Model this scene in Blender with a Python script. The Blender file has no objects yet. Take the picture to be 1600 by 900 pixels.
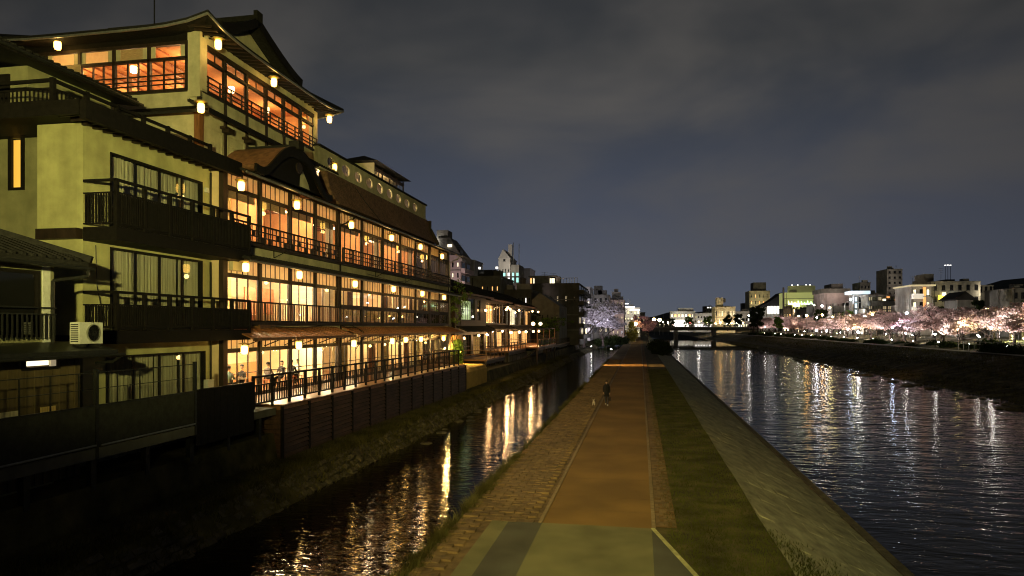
import bpy, bmesh, math, random
from mathutils import Vector, Matrix
R = math.radians
rnd = random.Random(7)
scene = bpy.context.scene
col = scene.collection

# ------------------------------------------------------------------ camera
CAM_H, FOC, YAW, HOR = 5.8, 1067.0, R(10.62), 510.0      # lens in pixels of a 1600 wide frame
cam_data = bpy.data.cameras.new('camera')
cam = bpy.data.objects.new('camera', cam_data); col.objects.link(cam)
cam.location = (0, 0, CAM_H); cam.rotation_euler = (R(90), 0, YAW)
cam_data.sensor_width = 36.0; cam_data.lens = 36.0 * FOC / 1600.0
cam_data.shift_y = (HOR - 450.0) / 1600.0
cam_data.clip_start = 0.3; cam_data.clip_end = 9000
scene.camera = cam
scene.render.resolution_x, scene.render.resolution_y = 1024, 576

# ------------------------------------------------------------------ render
scene.render.engine = 'CYCLES'
cy = scene.cycles
cy.use_denoising = True; cy.filter_width = 1.1
cy.max_bounces = 7; cy.diffuse_bounces = 3; cy.glossy_bounces = 3; cy.transparent_max_bounces = 16; cy.transmission_bounces = 3
cy.sample_clamp_indirect = 4.0; cy.sample_clamp_direct = 0.0
cy.caustics_reflective = False; cy.caustics_refractive = False
scene.view_settings.view_transform = 'Standard'
scene.view_settings.look = 'None'
scene.view_settings.exposure = 0.5
scene.view_settings.gamma = 1.0
scene.view_settings.use_curve_mapping = False

# ------------------------------------------------------------------ night sky
world = bpy.data.worlds.new('World'); scene.world = world; world.use_nodes = True
wn, wl = world.node_tree.nodes, world.node_tree.links
wn.clear()
def wnode(t, **kw):
    n = wn.new(t)
    for k, v in kw.items(): setattr(n, k, v)
    return n
def ramp(n, stops, interp='EASE'):
    r = n.color_ramp; r.interpolation = interp
    while len(r.elements) > 1: r.elements.remove(r.elements[-1])
    r.elements[0].position = stops[0][0]; r.elements[0].color = (*stops[0][1], 1)
    for p, c in stops[1:]:
        e = r.elements.new(p); e.color = (*c, 1)
out = wnode('ShaderNodeOutputWorld')
tc = wnode('ShaderNodeTexCoord')
sep = wnode('ShaderNodeSeparateXYZ'); wl.new(tc.outputs['Generated'], sep.inputs[0])
# clear air: deep blue that pales a little towards the lit city on the horizon
base = wnode('ShaderNodeValToRGB'); wl.new(sep.outputs['Z'], base.inputs[0])
ramp(base, [(0.0, (.066, .074, .090)), (.05, (.059, .068, .093)), (.16, (.043, .051, .074)), (.36, (.029, .032, .036)), (.75, (.016, .016, .018))], 'LINEAR')
# low cloud lit from below by the streets
mp = wnode('ShaderNodeMapping'); wl.new(tc.outputs['Generated'], mp.inputs[0])
mp.inputs['Rotation'].default_value = (0, R(-24), R(20)); mp.inputs['Scale'].default_value = (1.1, 1.0, 2.6)
n1 = wnode('ShaderNodeTexNoise'); wl.new(mp.outputs[0], n1.inputs['Vector'])
n1.inputs['Scale'].default_value = 2.3; n1.inputs['Detail'].default_value = 4.5; n1.inputs['Roughness'].default_value = .5; n1.inputs['Distortion'].default_value = .35
cr = wnode('ShaderNodeValToRGB'); wl.new(n1.outputs['Fac'], cr.inputs[0])
ramp(cr, [(.34, (0, 0, 0)), (.72, (1, 1, 1))])
elev = wnode('ShaderNodeValToRGB'); wl.new(sep.outputs['Z'], elev.inputs[0])
ramp(elev, [(.02, (.05, .05, .05)), (.2, (.7, .7, .7)), (.32, (1, 1, 1)), (.5, (.6, .6, .6)), (.7, (.3, .3, .3))])
cm = wnode('ShaderNodeMath', operation='MULTIPLY'); wl.new(cr.outputs[0], cm.inputs[0]); wl.new(elev.outputs[0], cm.inputs[1])
# the glow of the town lies to the north, up the river
nrm = wnode('ShaderNodeVectorMath', operation='DOT_PRODUCT'); wl.new(tc.outputs['Generated'], nrm.inputs[0]); nrm.inputs[1].default_value = (-.14, .99, 0)
gl = wnode('ShaderNodeMapRange'); wl.new(nrm.outputs['Value'], gl.inputs[0])
for i, v in zip((1, 2, 3, 4), (.5, 1.0, .50, 1.0)): gl.inputs[i].default_value = v
gp = wnode('ShaderNodeMath', operation='POWER'); wl.new(gl.outputs[0], gp.inputs[0]); gp.inputs[1].default_value = 2.0
mix = wnode('ShaderNodeMix', data_type='RGBA'); wl.new(cm.outputs[0], mix.inputs['Factor']); wl.new(base.outputs[0], mix.inputs['A'])
mix.inputs['B'].default_value = (.077, .072, .067, 1)
glow = wnode('ShaderNodeVectorMath', operation='SCALE'); wl.new(mix.outputs['Result'], glow.inputs[0]); wl.new(gp.outputs[0], glow.inputs['Scale'])
sky = wnode('ShaderNodeTexSky'); sky.sky_type = 'NISHITA'; sky.sun_disc = False
SUN_EL, SUN_ROT = R(-4), R(200)
sky.sun_elevation = SUN_EL; sky.sun_rotation = SUN_ROT
b1 = wnode('ShaderNodeBackground'); wl.new(glow.outputs[0], b1.inputs[0]); b1.inputs[1].default_value = 1.0
b2 = wnode('ShaderNodeBackground'); wl.new(sky.outputs[0], b2.inputs[0]); b2.inputs[1].default_value = 0.002
ad = wnode('ShaderNodeAddShader'); wl.new(b1.outputs[0], ad.inputs[0]); wl.new(b2.outputs[0], ad.inputs[1])
wl.new(ad.outputs[0], out.inputs[0])

# the one sky lamp: a trace of light sifting through the cloud
sd = bpy.data.lights.new('sun', 'SUN'); sd.energy = 0.02; sd.angle = R(40); sd.color = (.85, .9, 1.0)
so = bpy.data.objects.new('sun', sd); col.objects.link(so); so.rotation_euler = (R(35), 0, R(200))

# ------------------------------------------------------------------ materials
M = {}
def mat(name, c, rough=.7, var=.25, scale=3.0, bump=0.0, bscale=None, spec=.3, metal=0.0, stretch=(1, 1, 1), c2=None, detail=5, streak=0.0, blotch=.22, bl=.22):
    m = bpy.data.materials.new(name); m.use_nodes = True; M[name] = m
    n, l = m.node_tree.nodes, m.node_tree.links
    p = n['Principled BSDF']
    p.inputs['Roughness'].default_value = rough; p.inputs['Specular IOR Level'].default_value = spec; p.inputs['Metallic'].default_value = metal
    g = n.new('ShaderNodeNewGeometry'); mpn = n.new('ShaderNodeMapping'); mpn.inputs['Scale'].default_value = stretch
    l.new(g.outputs['Position'], mpn.inputs[0])
    t = n.new('ShaderNodeTexNoise'); t.inputs['Scale'].default_value = scale; t.inputs['Detail'].default_value = detail; t.inputs['Roughness'].default_value = .6
    l.new(mpn.outputs[0], t.inputs['Vector'])
    r = n.new('ShaderNodeValToRGB'); l.new(t.outputs['Fac'], r.inputs[0])
    lo = tuple(x * (1 - var) for x in c); hi = tuple(min(1, x * (1 + var)) for x in (c2 or c))
    ramp(r, [(.32, lo), (.68, hi)], 'LINEAR')
    def over(prev, sc, st, lo_, hi_):                   # slow blotches of wear, or rain streaks running down
        mq = n.new('ShaderNodeMapping'); mq.inputs['Scale'].default_value = st; l.new(g.outputs['Position'], mq.inputs[0])
        tq = n.new('ShaderNodeTexNoise'); tq.inputs['Scale'].default_value = sc; tq.inputs['Detail'].default_value = 4; l.new(mq.outputs[0], tq.inputs['Vector'])
        mr = n.new('ShaderNodeMapRange'); l.new(tq.outputs['Fac'], mr.inputs[0])
        for i_, v_ in zip((1, 2, 3, 4), (.36, .64, lo_, hi_)): mr.inputs[i_].default_value = v_
        sc_ = n.new('ShaderNodeVectorMath'); sc_.operation = 'SCALE'; l.new(prev, sc_.inputs[0]); l.new(mr.outputs[0], sc_.inputs['Scale']); return sc_.outputs[0]
    co = r.outputs[0]
    if blotch: co = over(co, bl, (1, 1, 1), 1 - blotch, 1 + blotch * .5)
    if streak: co = over(co, 1.0, (1.5, 1.5, .14), 1 - streak * .55, 1.03)
    l.new(co, p.inputs['Base Color'])
    if bump:
        t2 = n.new('ShaderNodeTexNoise'); t2.inputs['Scale'].default_value = bscale or scale * 6; t2.inputs['Detail'].default_value = 4
        l.new(mpn.outputs[0], t2.inputs['Vector'])
        b = n.new('ShaderNodeBump'); b.inputs['Strength'].default_value = bump; b.inputs['Distance'].default_value = .03
        l.new(t2.outputs['Fac'], b.inputs['Height']); l.new(b.outputs[0], p.inputs['Normal'])
    return m
def emit(name, c, s):
    m = bpy.data.materials.new(name); m.use_nodes = True; M[name] = m
    p = m.node_tree.nodes['Principled BSDF']
    p.inputs['Base Color'].default_value = (*[min(.8, x) for x in c], 1)
    p.inputs['Emission Color'].default_value = (*c, 1); p.inputs['Emission Strength'].default_value = s
    return m
def glass(name, tint=(.9, .92, .9), refl=.12):
    m = bpy.data.materials.new(name); m.use_nodes = True; M[name] = m
    n, l = m.node_tree.nodes, m.node_tree.links; n.clear()
    o = n.new('ShaderNodeOutputMaterial'); mx = n.new('ShaderNodeMixShader'); tr = n.new('ShaderNodeBsdfTransparent'); gl_ = n.new('ShaderNodeBsdfGlossy')
    tr.inputs[0].default_value = (*tint, 1); gl_.inputs['Roughness'].default_value = .02
    fr = n.new('ShaderNodeLayerWeight'); fr.inputs[0].default_value = .5
    pw = n.new('ShaderNodeMath'); pw.operation = 'POWER'; l.new(fr.outputs['Facing'], pw.inputs[0]); pw.inputs[1].default_value = 5.0
    ml = n.new('ShaderNodeMath'); ml.operation = 'MULTIPLY_ADD'; l.new(pw.outputs[0], ml.inputs[0]); ml.inputs[1].default_value = .5; ml.inputs[2].default_value = refl * .35
    l.new(ml.outputs[0], mx.inputs[0]); l.new(tr.outputs[0], mx.inputs[1]); l.new(gl_.outputs[0], mx.inputs[2]); l.new(mx.outputs[0], o.inputs[0])
    return m
def thin(name, c, trans=.5, var=.15, scale=8, stretch=(1, 1, 1)):
    """paper, cloth, petals: diffuse on both faces and letting light through"""
    m = bpy.data.materials.new(name); m.use_nodes = True; M[name] = m
    n, l = m.node_tree.nodes, m.node_tree.links; n.clear()
    o = n.new('ShaderNodeOutputMaterial'); mx = n.new('ShaderNodeMixShader'); d = n.new('ShaderNodeBsdfDiffuse'); t = n.new('ShaderNodeBsdfTranslucent')
    g = n.new('ShaderNodeNewGeometry'); mpn = n.new('ShaderNodeMapping'); mpn.inputs['Scale'].default_value = stretch; l.new(g.outputs['Position'], mpn.inputs[0])
    nz = n.new('ShaderNodeTexNoise'); nz.inputs['Scale'].default_value = scale; l.new(mpn.outputs[0], nz.inputs['Vector'])
    r = n.new('ShaderNodeValToRGB'); l.new(nz.outputs['Fac'], r.inputs[0])
    ramp(r, [(.3, tuple(x * (1 - var) for x in c)), (.7, tuple(min(1, x * (1 + var)) for x in c))], 'LINEAR')
    l.new(r.outputs[0], d.inputs[0]); l.new(r.outputs[0], t.inputs[0]); mx.inputs[0].default_value = trans
    l.new(d.outputs[0], mx.inputs[1]); l.new(t.outputs[0], mx.inputs[2]); l.new(mx.outputs[0], o.inputs[0])
    return m
def water(name, rough, waves, base=(.006, .007, .006), spec=.5):
    m = bpy.data.materials.new(name); m.use_nodes = True; M[name] = m
    n, l = m.node_tree.nodes, m.node_tree.links; p = n['Principled BSDF']
    p.inputs['Base Color'].default_value = (*base, 1); p.inputs['Roughness'].default_value = rough; p.inputs['IOR'].default_value = 1.33; p.inputs['Specular IOR Level'].default_value = spec
    g = n.new('ShaderNodeNewGeometry'); prev = None
    for sx, sy, sc, st, di in waves:
        mpn = n.new('ShaderNodeMapping'); mpn.inputs['Scale'].default_value = (sx, sy, 1); l.new(g.outputs['Position'], mpn.inputs[0])
        t = n.new('ShaderNodeTexNoise'); t.inputs['Scale'].default_value = sc; t.inputs['Detail'].default_value = 3; t.inputs['Distortion'].default_value = .6; l.new(mpn.outputs[0], t.inputs['Vector'])
        b = n.new('ShaderNodeBump'); b.inputs['Strength'].default_value = st; b.inputs['Distance'].default_value = di; l.new(t.outputs['Fac'], b.inputs['Height'])
        if prev: l.new(prev.outputs[0], b.inputs['Normal'])
        prev = b
    l.new(prev.outputs[0], p.inputs['Normal'])
    return m

mat('wood_dark', (.024, .015, .010), .55, .5, 6, .25, 30, stretch=(1, 1, .2))
mat('wood_black', (.009, .0075, .0065), .65, .4, 6, .2, 30, spec=.15)
mat('wood_brown', (.16, .075, .032), .5, .35, 5, .15, 25, stretch=(1, 1, .25))
mat('wood_red', (.30, .105, .045), .45, .3, 4, .1, 20, stretch=(.3, 1, 1))
mat('wood_floor', (.26, .12, .05), .35, .3, 4, stretch=(.3, 2, 1))
mat('plaster_cream', (.52, .47, .31), .85, .14, 2.2, .1, 20, streak=.3)
mat('plaster_warm', (.66, .50, .30), .85, .08, 2)
mat('plaster_orange', (.55, .27, .11), .8, .1, 2)
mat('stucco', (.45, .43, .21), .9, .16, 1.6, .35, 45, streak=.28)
mat('stucco_shade', (.25, .24, .13), .9, .16, 1.6, .35, 45, streak=.28)  # darker stucco copy: shade of the recessed walls put into its colour
mat('tile', (.020, .019, .018), .9, .35, 8, .2, 30, spec=.08)
mat('tile_brown', (.15, .082, .05), .7, .45, 5, .3, 22)
mat('copper', (.30, .13, .055), .5, .4, 3, .2, 18, metal=.25)
mat('metal_dark', (.03, .03, .028), .4, .3, 10, metal=.5)
mat('metal_grey', (.30, .30, .28), .4, .2, 10, metal=.6)
mat('metal_white', (.55, .55, .50), .45, .1, 10)
mat('fence_mesh', (.03, .03, .024), .8, .3, 6, .3, 60)
mat('concrete', (.24, .23, .20), .9, .25, .7, .2, 6, streak=.3)
mat('concrete_pale', (.42, .40, .37), .9, .18, .4, .1, 4, streak=.3)
mat('concrete_dark', (.13, .125, .11), .9, .3, .4, .15, 4, streak=.3)
mat('concrete_pink', (.40, .33, .31), .9, .15, .4)
mat('ochre', (.52, .36, .10), .85, .15, 1.5, .2, 15)
mat('stone', (.105, .092, .06), .9, .45, 3, .6, 12)
mat('stone_pale', (.22, .20, .16), .9, .35, 2, .5, 14)
mat('soil', (.035, .034, .02), .95, .5, .6, .6, 5)
mat('grass_ground', (.05, .05, .016), .95, .55, .9, .7, 14, c2=(.085, .072, .028), blotch=.4, bl=.5)
mat('gravel', (.22, .132, .034), .95, .26, 26, .6, 90, detail=8, blotch=.24, bl=.35)
mat('path_seam', (.15, .09, .028), .95, .3, 8)
mat('pave_green', (.185, .18, .085), .9, .28, 40, .5, 110, detail=8, blotch=.3, bl=.6)
mat('pave_grey', (.095, .095, .07), .9, .3, 40, .5, 110, detail=8, blotch=.3, bl=.6)
mat('kerb', (.25, .19, .10), .9, .25, 5, .3, 30)
mat('cobble_stone', (.165, .112, .05), .85, .4, 2.5, .4, 30)
mat('line_paint', (.42, .42, .2), .8, .35, 7)
mat('slope_stone', (.29, .28, .185), .95, .36, 2.4, .9, 9, stretch=(1, .5, 1), detail=10, blotch=.18, bl=.5)
mat('asphalt', (.055, .055, .055), .9, .25, 5)
mat('bank_path', (.42, .38, .30), .9, .2, 2)
mat('bark', (.055, .042, .035), .9, .4, 8, .4, 20)
mat('hill', (.02, .026, .022), 1, .4, .02)
thin('leaf_dark', (.035, .05, .018), .3, .5, 1.5)
thin('leaf_green', (.12, .20, .035), .35, .4, 2)
thin('leaf_yellow', (.22, .20, .03), .4, .4, 2)
thin('blossom', (.65, .48, .46), .45, .22, .35)
thin('blossom_deep', (.62, .36, .38), .45, .25, .35)
thin('blossom_white', (.58, .54, .58), .45, .2, .5)
thin('grass_blade', (.072, .080, .020), .3, .5, .8)
thin('weed_blade', (.085, .08, .028), .3, .5, .8)
thin('paper', (.90, .84, .66), .8, .06, 4)
thin('curtain', (.62, .55, .42), .35, .3, 5, (1, 7, .05))
thin('curtain_gold', (.70, .52, .22), .45, .3, 5, (1, 7, .05))
thin('blind', (.45, .36, .22), .4, .2, 5, (1, 1, 9))
glass('glass'); glass('glass_dark', (.38, .40, .36), .14)
mat('dark_room', (.03, .032, .024), .9, .3, 2)
emit('lantern_glow', (1.0, .56, .10), 7)
emit('bulb_glow', (1.0, .60, .25), 9)
emit('ceiling_glow', (1.0, .70, .36), 6)
emit('lamp_white', (1.0, .93, .80), 65)
emit('lamp_yellow', (1.0, .80, .30), 55)
emit('lamp_blue', (.70, .82, 1.0), 75)
emit('lamp_orange', (1.0, .52, .14), 45)
emit('win_warm', (1.0, .47, .15), 1.9)
emit('win_cream', (1.0, .86, .58), 1.3)
emit('win_white', (1.0, .97, .92), 1.6)
emit('win_teal', (.45, 1.0, .85), .9)
emit('win_green', (.72, .86, .40), .7)
emit('win_dim', (.95, .75, .45), .22)
emit('sign_green', (.62, 1.0, .60), 2.2)
emit('sign_red', (1.0, .08, .10), 14)
emit('shop_white', (1.0, .96, .84), 1.8)
water('river_water', .06, [(.45, 1, .5, .55, .16), (.42, 1.1, 1.6, .75, .065), (.6, 1.2, 6, .6, .007)], (.004, .004, .004), .28)
water('calm_water', .02, [(.5, 1, .4, .12, .03), (.6, 1.1, 2, .12, .006)])
water('stream_water', .02, [(.6, 1, .7, .35, .07), (.55, 1.2, 2.6, .65, .030), (.8, 1.2, 9, .5, .0022)], (.008, .006, .004))
mat('skin', (.45, .28, .19), .6, .05, 10)
mat('hair', (.012, .009, .008), .5, .2, 30)
mat('cloth_black', (.014, .013, .014), .9, .2, 20)
mat('cloth_navy', (.05, .048, .055), .9, .2, 20)
mat('cloth_teal', (.10, .17, .15), .9, .2, 20)
mat('cloth_grey', (.09, .075, .07), .9, .2, 20)
mat('cloth_white', (.6, .57, .5), .9, .1, 20)
mat('shoe_white', (.62, .58, .48), .7, .1, 20)
mat('fur_white', (.78, .68, .54), .95, .2, 40, .5, 60)

# ------------------------------------------------------------------ helpers
W = {}                                              # world position of each parented object's origin
def wpos(o): return W.get(o.name, Vector((0, 0, 0)))
def tag(o, label=None, cat=None, group=None, kind=None):
    for k, v in (('label', label), ('category', cat), ('group', group), ('kind', kind)):
        if v: o[k] = v
    return o
def thing(name, label, cat, loc, group=None):
    o = bpy.data.objects.new(name, None); col.objects.link(o); o.location = loc; o.empty_display_size = .2
    W[o.name] = Vector(loc)
    return tag(o, label, cat, group)
class MB:
    def __init__(s): s.v, s.f, s.m = [], [], []
    def add(s, vs, fs, mi=0):
        b = len(s.v); s.v += [tuple(v) for v in vs]; s.f += [tuple(i + b for i in f) for f in fs]; s.m += [mi] * len(fs); return s
    def box(s, x0, x1, y0, y1, z0, z1, mi=0):
        return s.add([(x0,y0,z0),(x1,y0,z0),(x1,y1,z0),(x0,y1,z0),(x0,y0,z1),(x1,y0,z1),(x1,y1,z1),(x0,y1,z1)],
                     [(0,3,2,1),(4,5,6,7),(0,1,5,4),(1,2,6,5),(2,3,7,6),(3,0,4,7)], mi)
    def bar(s, p, q, w, h=None, mi=0):
        p, q = Vector(p), Vector(q); h = h or w; d = (q - p).normalized()
        u = d.cross(Vector((0, 0, 1)));  u = u.normalized() if u.length > 1e-4 else Vector((1, 0, 0))
        t = u.cross(d).normalized(); vs = []
        for c in (p, q):
            for a, b in ((-1, -1), (1, -1), (1, 1), (-1, 1)): vs.append(c + u * (a * w / 2) + t * (b * h / 2))
        return s.add(vs, [(0,1,2,3),(7,6,5,4),(0,4,5,1),(1,5,6,2),(2,6,7,3),(3,7,4,0)], mi)
    def tube(s, p, q, r0, r1=None, n=8, mi=0):
        p, q = Vector(p), Vector(q); r1 = r0 if r1 is None else r1; d = (q - p).normalized()
        u = d.cross(Vector((0, 0, 1)));  u = u.normalized() if u.length > 1e-4 else Vector((1, 0, 0))
        t = d.cross(u); vs = []
        for c, r in ((p, r0), (q, r1)):
            for k in range(n):
                a = 2 * math.pi * k / n; vs.append(c + u * (r * math.cos(a)) + t * (r * math.sin(a)))
        fs = [(k, (k + 1) % n, n + (k + 1) % n, n + k) for k in range(n)] + [tuple(range(n - 1, -1, -1)), tuple(range(n, 2 * n))]
        return s.add(vs, fs, mi)
    def path(s, pts, r, n=6, mi=0):
        for a, b in zip(pts, pts[1:]): s.tube(a, b, r, r, n, mi)
        return s
    def lathe(s, prof, c=(0, 0, 0), n=16, mi=0):
        c = Vector(c); vs = []
        for r, z in prof:
            for k in range(n):
                a = 2 * math.pi * k / n; vs.append(c + Vector((r * math.cos(a), r * math.sin(a), z)))
        fs = [(i*n+k, i*n+(k+1)%n, (i+1)*n+(k+1)%n, (i+1)*n+k) for i in range(len(prof) - 1) for k in range(n)]
        fs += [tuple(range(n - 1, -1, -1)), tuple(range((len(prof)-1)*n, len(prof)*n))]
        return s.add(vs, fs, mi)
    def sweep(s, prof, y0, y1, mi=0, ny=1):
        """closed x-z outline carried along y"""
        n = len(prof); vs = []; fs = []
        for j in range(ny + 1):
            y = y0 + (y1 - y0) * j / ny; vs += [(x, y, z) for x, z in prof]
        for j in range(ny):
            fs += [(j*n+i, j*n+(i+1)%n, (j+1)*n+(i+1)%n, (j+1)*n+i) for i in range(n)]
        fs += [tuple(range(n - 1, -1, -1)), tuple(range(ny*n, (ny+1)*n))]
        return s.add(vs, fs, mi)
    def quad(s, a, b, c, d, mi=0): return s.add([a, b, c, d], [(0, 1, 2, 3)], mi)
    def mesh(s, name, mats, smooth=False):
        me = bpy.data.meshes.new(name); me.from_pydata(s.v, [], s.f)
        for m in (mats if isinstance(mats, (list, tuple)) else [mats]): me.materials.append(M[m] if isinstance(m, str) else m)
        if len(me.materials) > 1: me.polygons.foreach_set('material_index', s.m)
        if smooth: me.polygons.foreach_set('use_smooth', [True] * len(me.polygons))
        me.update(); return me
    def build(s, name, mats, parent=None, smooth=False, fix=True):
        if parent is not None:
            w = wpos(parent); s.v = [(x - w.x, y - w.y, z - w.z) for x, y, z in s.v]
        me = s.mesh(name, mats, smooth)
        if fix and len(me.polygons) < 3000:
            bm = bmesh.new(); bm.from_mesh(me); bmesh.ops.recalc_face_normals(bm, faces=bm.faces); bm.to_mesh(me); bm.free()
        o = bpy.data.objects.new(name, me); col.objects.link(o)
        if parent is not None: o.parent = parent; W[o.name] = wpos(parent)
        return o
def put(name, me, loc, parent=None, rz=0.0):
    o = bpy.data.objects.new(name, me); col.objects.link(o); loc = Vector(loc)
    if parent is not None: o.parent = parent; o.location = loc - wpos(parent)
    else: o.location = loc
    W[o.name] = loc; o.rotation_euler.z = rz
    return o
_bc = {}
def box(name, parent, x0, x1, y0, y1, z0, z1, m):
    d = (round(x1 - x0, 3), round(y1 - y0, 3), round(z1 - z0, 3), m)
    if d not in _bc: _bc[d] = MB().box(-d[0]/2, d[0]/2, -d[1]/2, d[1]/2, -d[2]/2, d[2]/2).mesh(name, m)
    return put(name, _bc[d], ((x0+x1)/2, (y0+y1)/2, (z0+z1)/2), parent)
def children(o): return [c for c in o.children]
def copy_tree(o, parent=None, loc=None, rz=None, label=None):
    c = o.copy(); col.objects.link(c)
    if parent is not None: c.parent = parent
    if loc is not None: c.location = loc
    if rz is not None: c.rotation_euler.z = rz
    if label: c['label'] = label
    W[c.name] = Vector(c.location)
    for ch in children(o): copy_tree(ch, c)
    return c
def lamp(kind, loc, power, color, parent=None, size=.2, name='lamp_light', rot=None, spot=None, blend=.5, sy=None):
    d = bpy.data.lights.new(name, kind); d.energy = power; d.color = color
    if kind == 'AREA':
        d.size = size
        if sy: d.shape = 'RECTANGLE'; d.size_y = sy
    else: d.shadow_soft_size = size
    if kind == 'SPOT': d.spot_size = spot; d.spot_blend = blend
    o = bpy.data.objects.new(name, d); col.objects.link(o)
    if parent is not None: o.parent = parent; o.location = Vector(loc) - wpos(parent)
    else: o.location = loc
    if rot is not None: o.rotation_euler = rot
    return o
def aim(p, q): return (Vector(q) - Vector(p)).to_track_quat('-Z', 'Y').to_euler()
# a bearing read off the photograph, turned into metres on a plane that stands in the place
def tb(u): return math.tan(math.atan((u - 800) / FOC) - YAW)
def along(u, x): return x / tb(u)                    # distance up the river where the bearing meets the plane x
def across(u, y): return y * tb(u)
def depth(x, y): return -x * math.sin(YAW) + y * math.cos(YAW)
def height(v, x, y): return CAM_H - (v - HOR) * depth(x, y) / FOC
mat('wood_plank', (.07, .038, .024), .6, .5, 5, .25, 30, stretch=(1, .15, 1))
mat('corrugated', (.09, .066, .032), .7, .3, 2, stretch=(1, 2, .2))
thin('curtain_dim', (.34, .30, .20), .25, .35, 5, (1, 7, .05))
def glossy_pane():
    m = mat('mirror_pane', (.01, .01, .01), .04, .1, 3, spec=.9); return m
glossy_pane()
emit('amber_blind', (1.0, .50, .09), .38)
mat('screen_green', (.20, .26, .12), .8, .2, 3)
mat('bamboo', (.36, .20, .07), .6, .25, 4, stretch=(1, 3, .2))
mat('dark_pane', (.012, .013, .015), .12, .2, 2, spec=.5)
mat('dull_pane', (.20, .21, .14), .4, .3, .5)
emit('win_ice', (.70, .88, 1.0), .75)
emit('win_yellow', (1.0, .80, .10), 1.0)
emit('win_cold', (.78, .88, 1.0), 1.5)
emit('glow_balcony', (1.0, .88, .72), .35)  # balcony fronts glow: the light on them is put into the material
emit('lamp_dim_orange', (1.0, .40, .12), .8)
emit('glow_wall_green', (.70, .74, .25), .24)  # green light falling on the wall, put into its material as a glow
emit('glass_drum', (.55, .58, .25), .05)
mat('metal_fan', (.20, .20, .17), .5, .1, 10)
mat('metal_brass', (.50, .34, .12), .45, .2, 10)
mat('copper_dark', (.21, .10, .05), .7, .4, 4, .3, 20)
# ================================================================== the setting
RIV_Z, STR_Z = -1.95, -0.75
def structure(name, mb, m, smooth=False):
    o = mb.build(name, m, None, smooth); return tag(o, kind='structure')
prof = [(-4000, 2.0), (-90, 2.0), (-40, 1.6), (-15.2, 1.3), (-15.0, .25), (-13.7, .12), (-13.5, -.02), (-12.5, -.95), (-12.2, -1.35), (-5.6, -1.35), (-5.42, -1.2), (-5.36, -.06), (3.55, -.06),
        (8.05, -2.02), (8.3, -2.7), (35.0, -2.7), (37.2, -2.0), (41, -1.2), (48, .55), (54, 1.25), (58, 1.35), (63, 2.0), (70, 3.0), (120, 3.4), (4000, 3.4)]
ys = [-60, 5, 10, 15] + [15 + 3 * i for i in range(1, 60)] + [200 + 25 * i for i in range(1, 20)] + [800, 1500, 5000]
g = MB(); n = len(prof)
jr = random.Random(3)
for y in ys:
    for i, (x, z) in enumerate(prof):
        j = 0 if abs(x) > 80 else .12
        rough_bank = i in (5, 6, 7) or 15 <= i <= 21
        g.v.append((x + (jr.uniform(-j, j) * 1.6 if rough_bank else 0), y, z + (jr.uniform(-j, j) if rough_bank else 0)))
for a in range(len(ys) - 1):
    for i in range(n - 1): g.f.append((a*n+i, a*n+i+1, (a+1)*n+i+1, (a+1)*n+i)); g.m.append(0)
structure('ground', g, 'grass_ground')
structure('river_water', MB().quad((7.0, -60, RIV_Z), (41, -60, RIV_Z), (41, 236, RIV_Z), (7.0, 236, RIV_Z)), 'river_water')
structure('calm_river_water', MB().quad((6.6, 236.6, RIV_Z + .28), (41.5, 236.6, RIV_Z + .28), (41.5, 5000, RIV_Z + .28), (6.6, 5000, RIV_Z + .28)), 'calm_water')
wr = MB(); wr.sweep([(0, 0)] * 3, 0, 0) if False else wr.add([(6.6, 235.6, RIV_Z - .3), (41.5, 235.6, RIV_Z - .3), (41.5, 236.9, RIV_Z + .30), (6.6, 236.9, RIV_Z + .30), (6.6, 237.2, RIV_Z - .3), (41.5, 237.2, RIV_Z - .3)], [(0, 1, 2, 3), (3, 2, 5, 4)]); structure('weir', wr, 'stone')
structure('stream_water', MB().quad((-13.2, -60, STR_Z), (-5.3, -60, STR_Z), (-5.3, 5000, STR_Z), (-13.2, 5000, STR_Z)), 'stream_water')
# the promenade on the strip between stream and river
structure('gravel_path', MB().quad((-2.84, 20.0, 0), (.33, 20.0, 0), (.33, 420, 0), (-2.84, 420, 0)), 'gravel')
structure('paving_apron', MB().quad((-2.84, 8, .0), (.33, 8, .0), (.33, 20.0, .0), (-2.84, 20.0, .0)), 'pave_green')
structure('grey_paving_strip', MB().quad((-3.85, 8, -.002), (-2.84, 8, -.002), (-2.84, 20.0, -.002), (-3.85, 20.0, -.002)), 'pave_grey')
structure('pale_edge_strip', MB().quad((-4.35, 8, -.003), (-3.85, 8, -.003), (-3.85, 20.0, -.003), (-4.35, 20.0, -.003)), 'pave_green')
structure('grey_paving_corner', MB().add([(.33, 8, -.002), (3.4, 8, -.002), (.33, 19.9, -.002)], [(0, 1, 2)]), 'pave_grey')
dl = MB(); dl.bar((.36, 20.0, .006), (3.45, 7.9, .006), .11, .02); structure('edge_line', dl, 'line_paint')
for nm, x in (('kerb', -2.90), ('kerb', .39)):
    k = tag(MB().build(nm, 'kerb'), kind='structure')
    y = 20.0; r = 0
    while y < 62:
        box('kerb_stone', k, x - .055, x + .055, y + .012, y + .988, -.04, .022, 'kerb'); y += 1.0
    o = MB().box(x - .055, x + .055, 62, 420, -.04, .022).build('far_kerb', 'kerb', k); tag(o, kind='stuff')
jt = MB()
for y in (21.6, 23.3, 26.1, 28.0, 31.4, 36.2, 41.0, 47.5, 55.0, 63.0): jt.box(-2.82 + rnd.uniform(0, .1), .31 - rnd.uniform(0, .1), y, y + .03, -.01, .003)
structure('path_joint', jt, 'path_seam')
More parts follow.
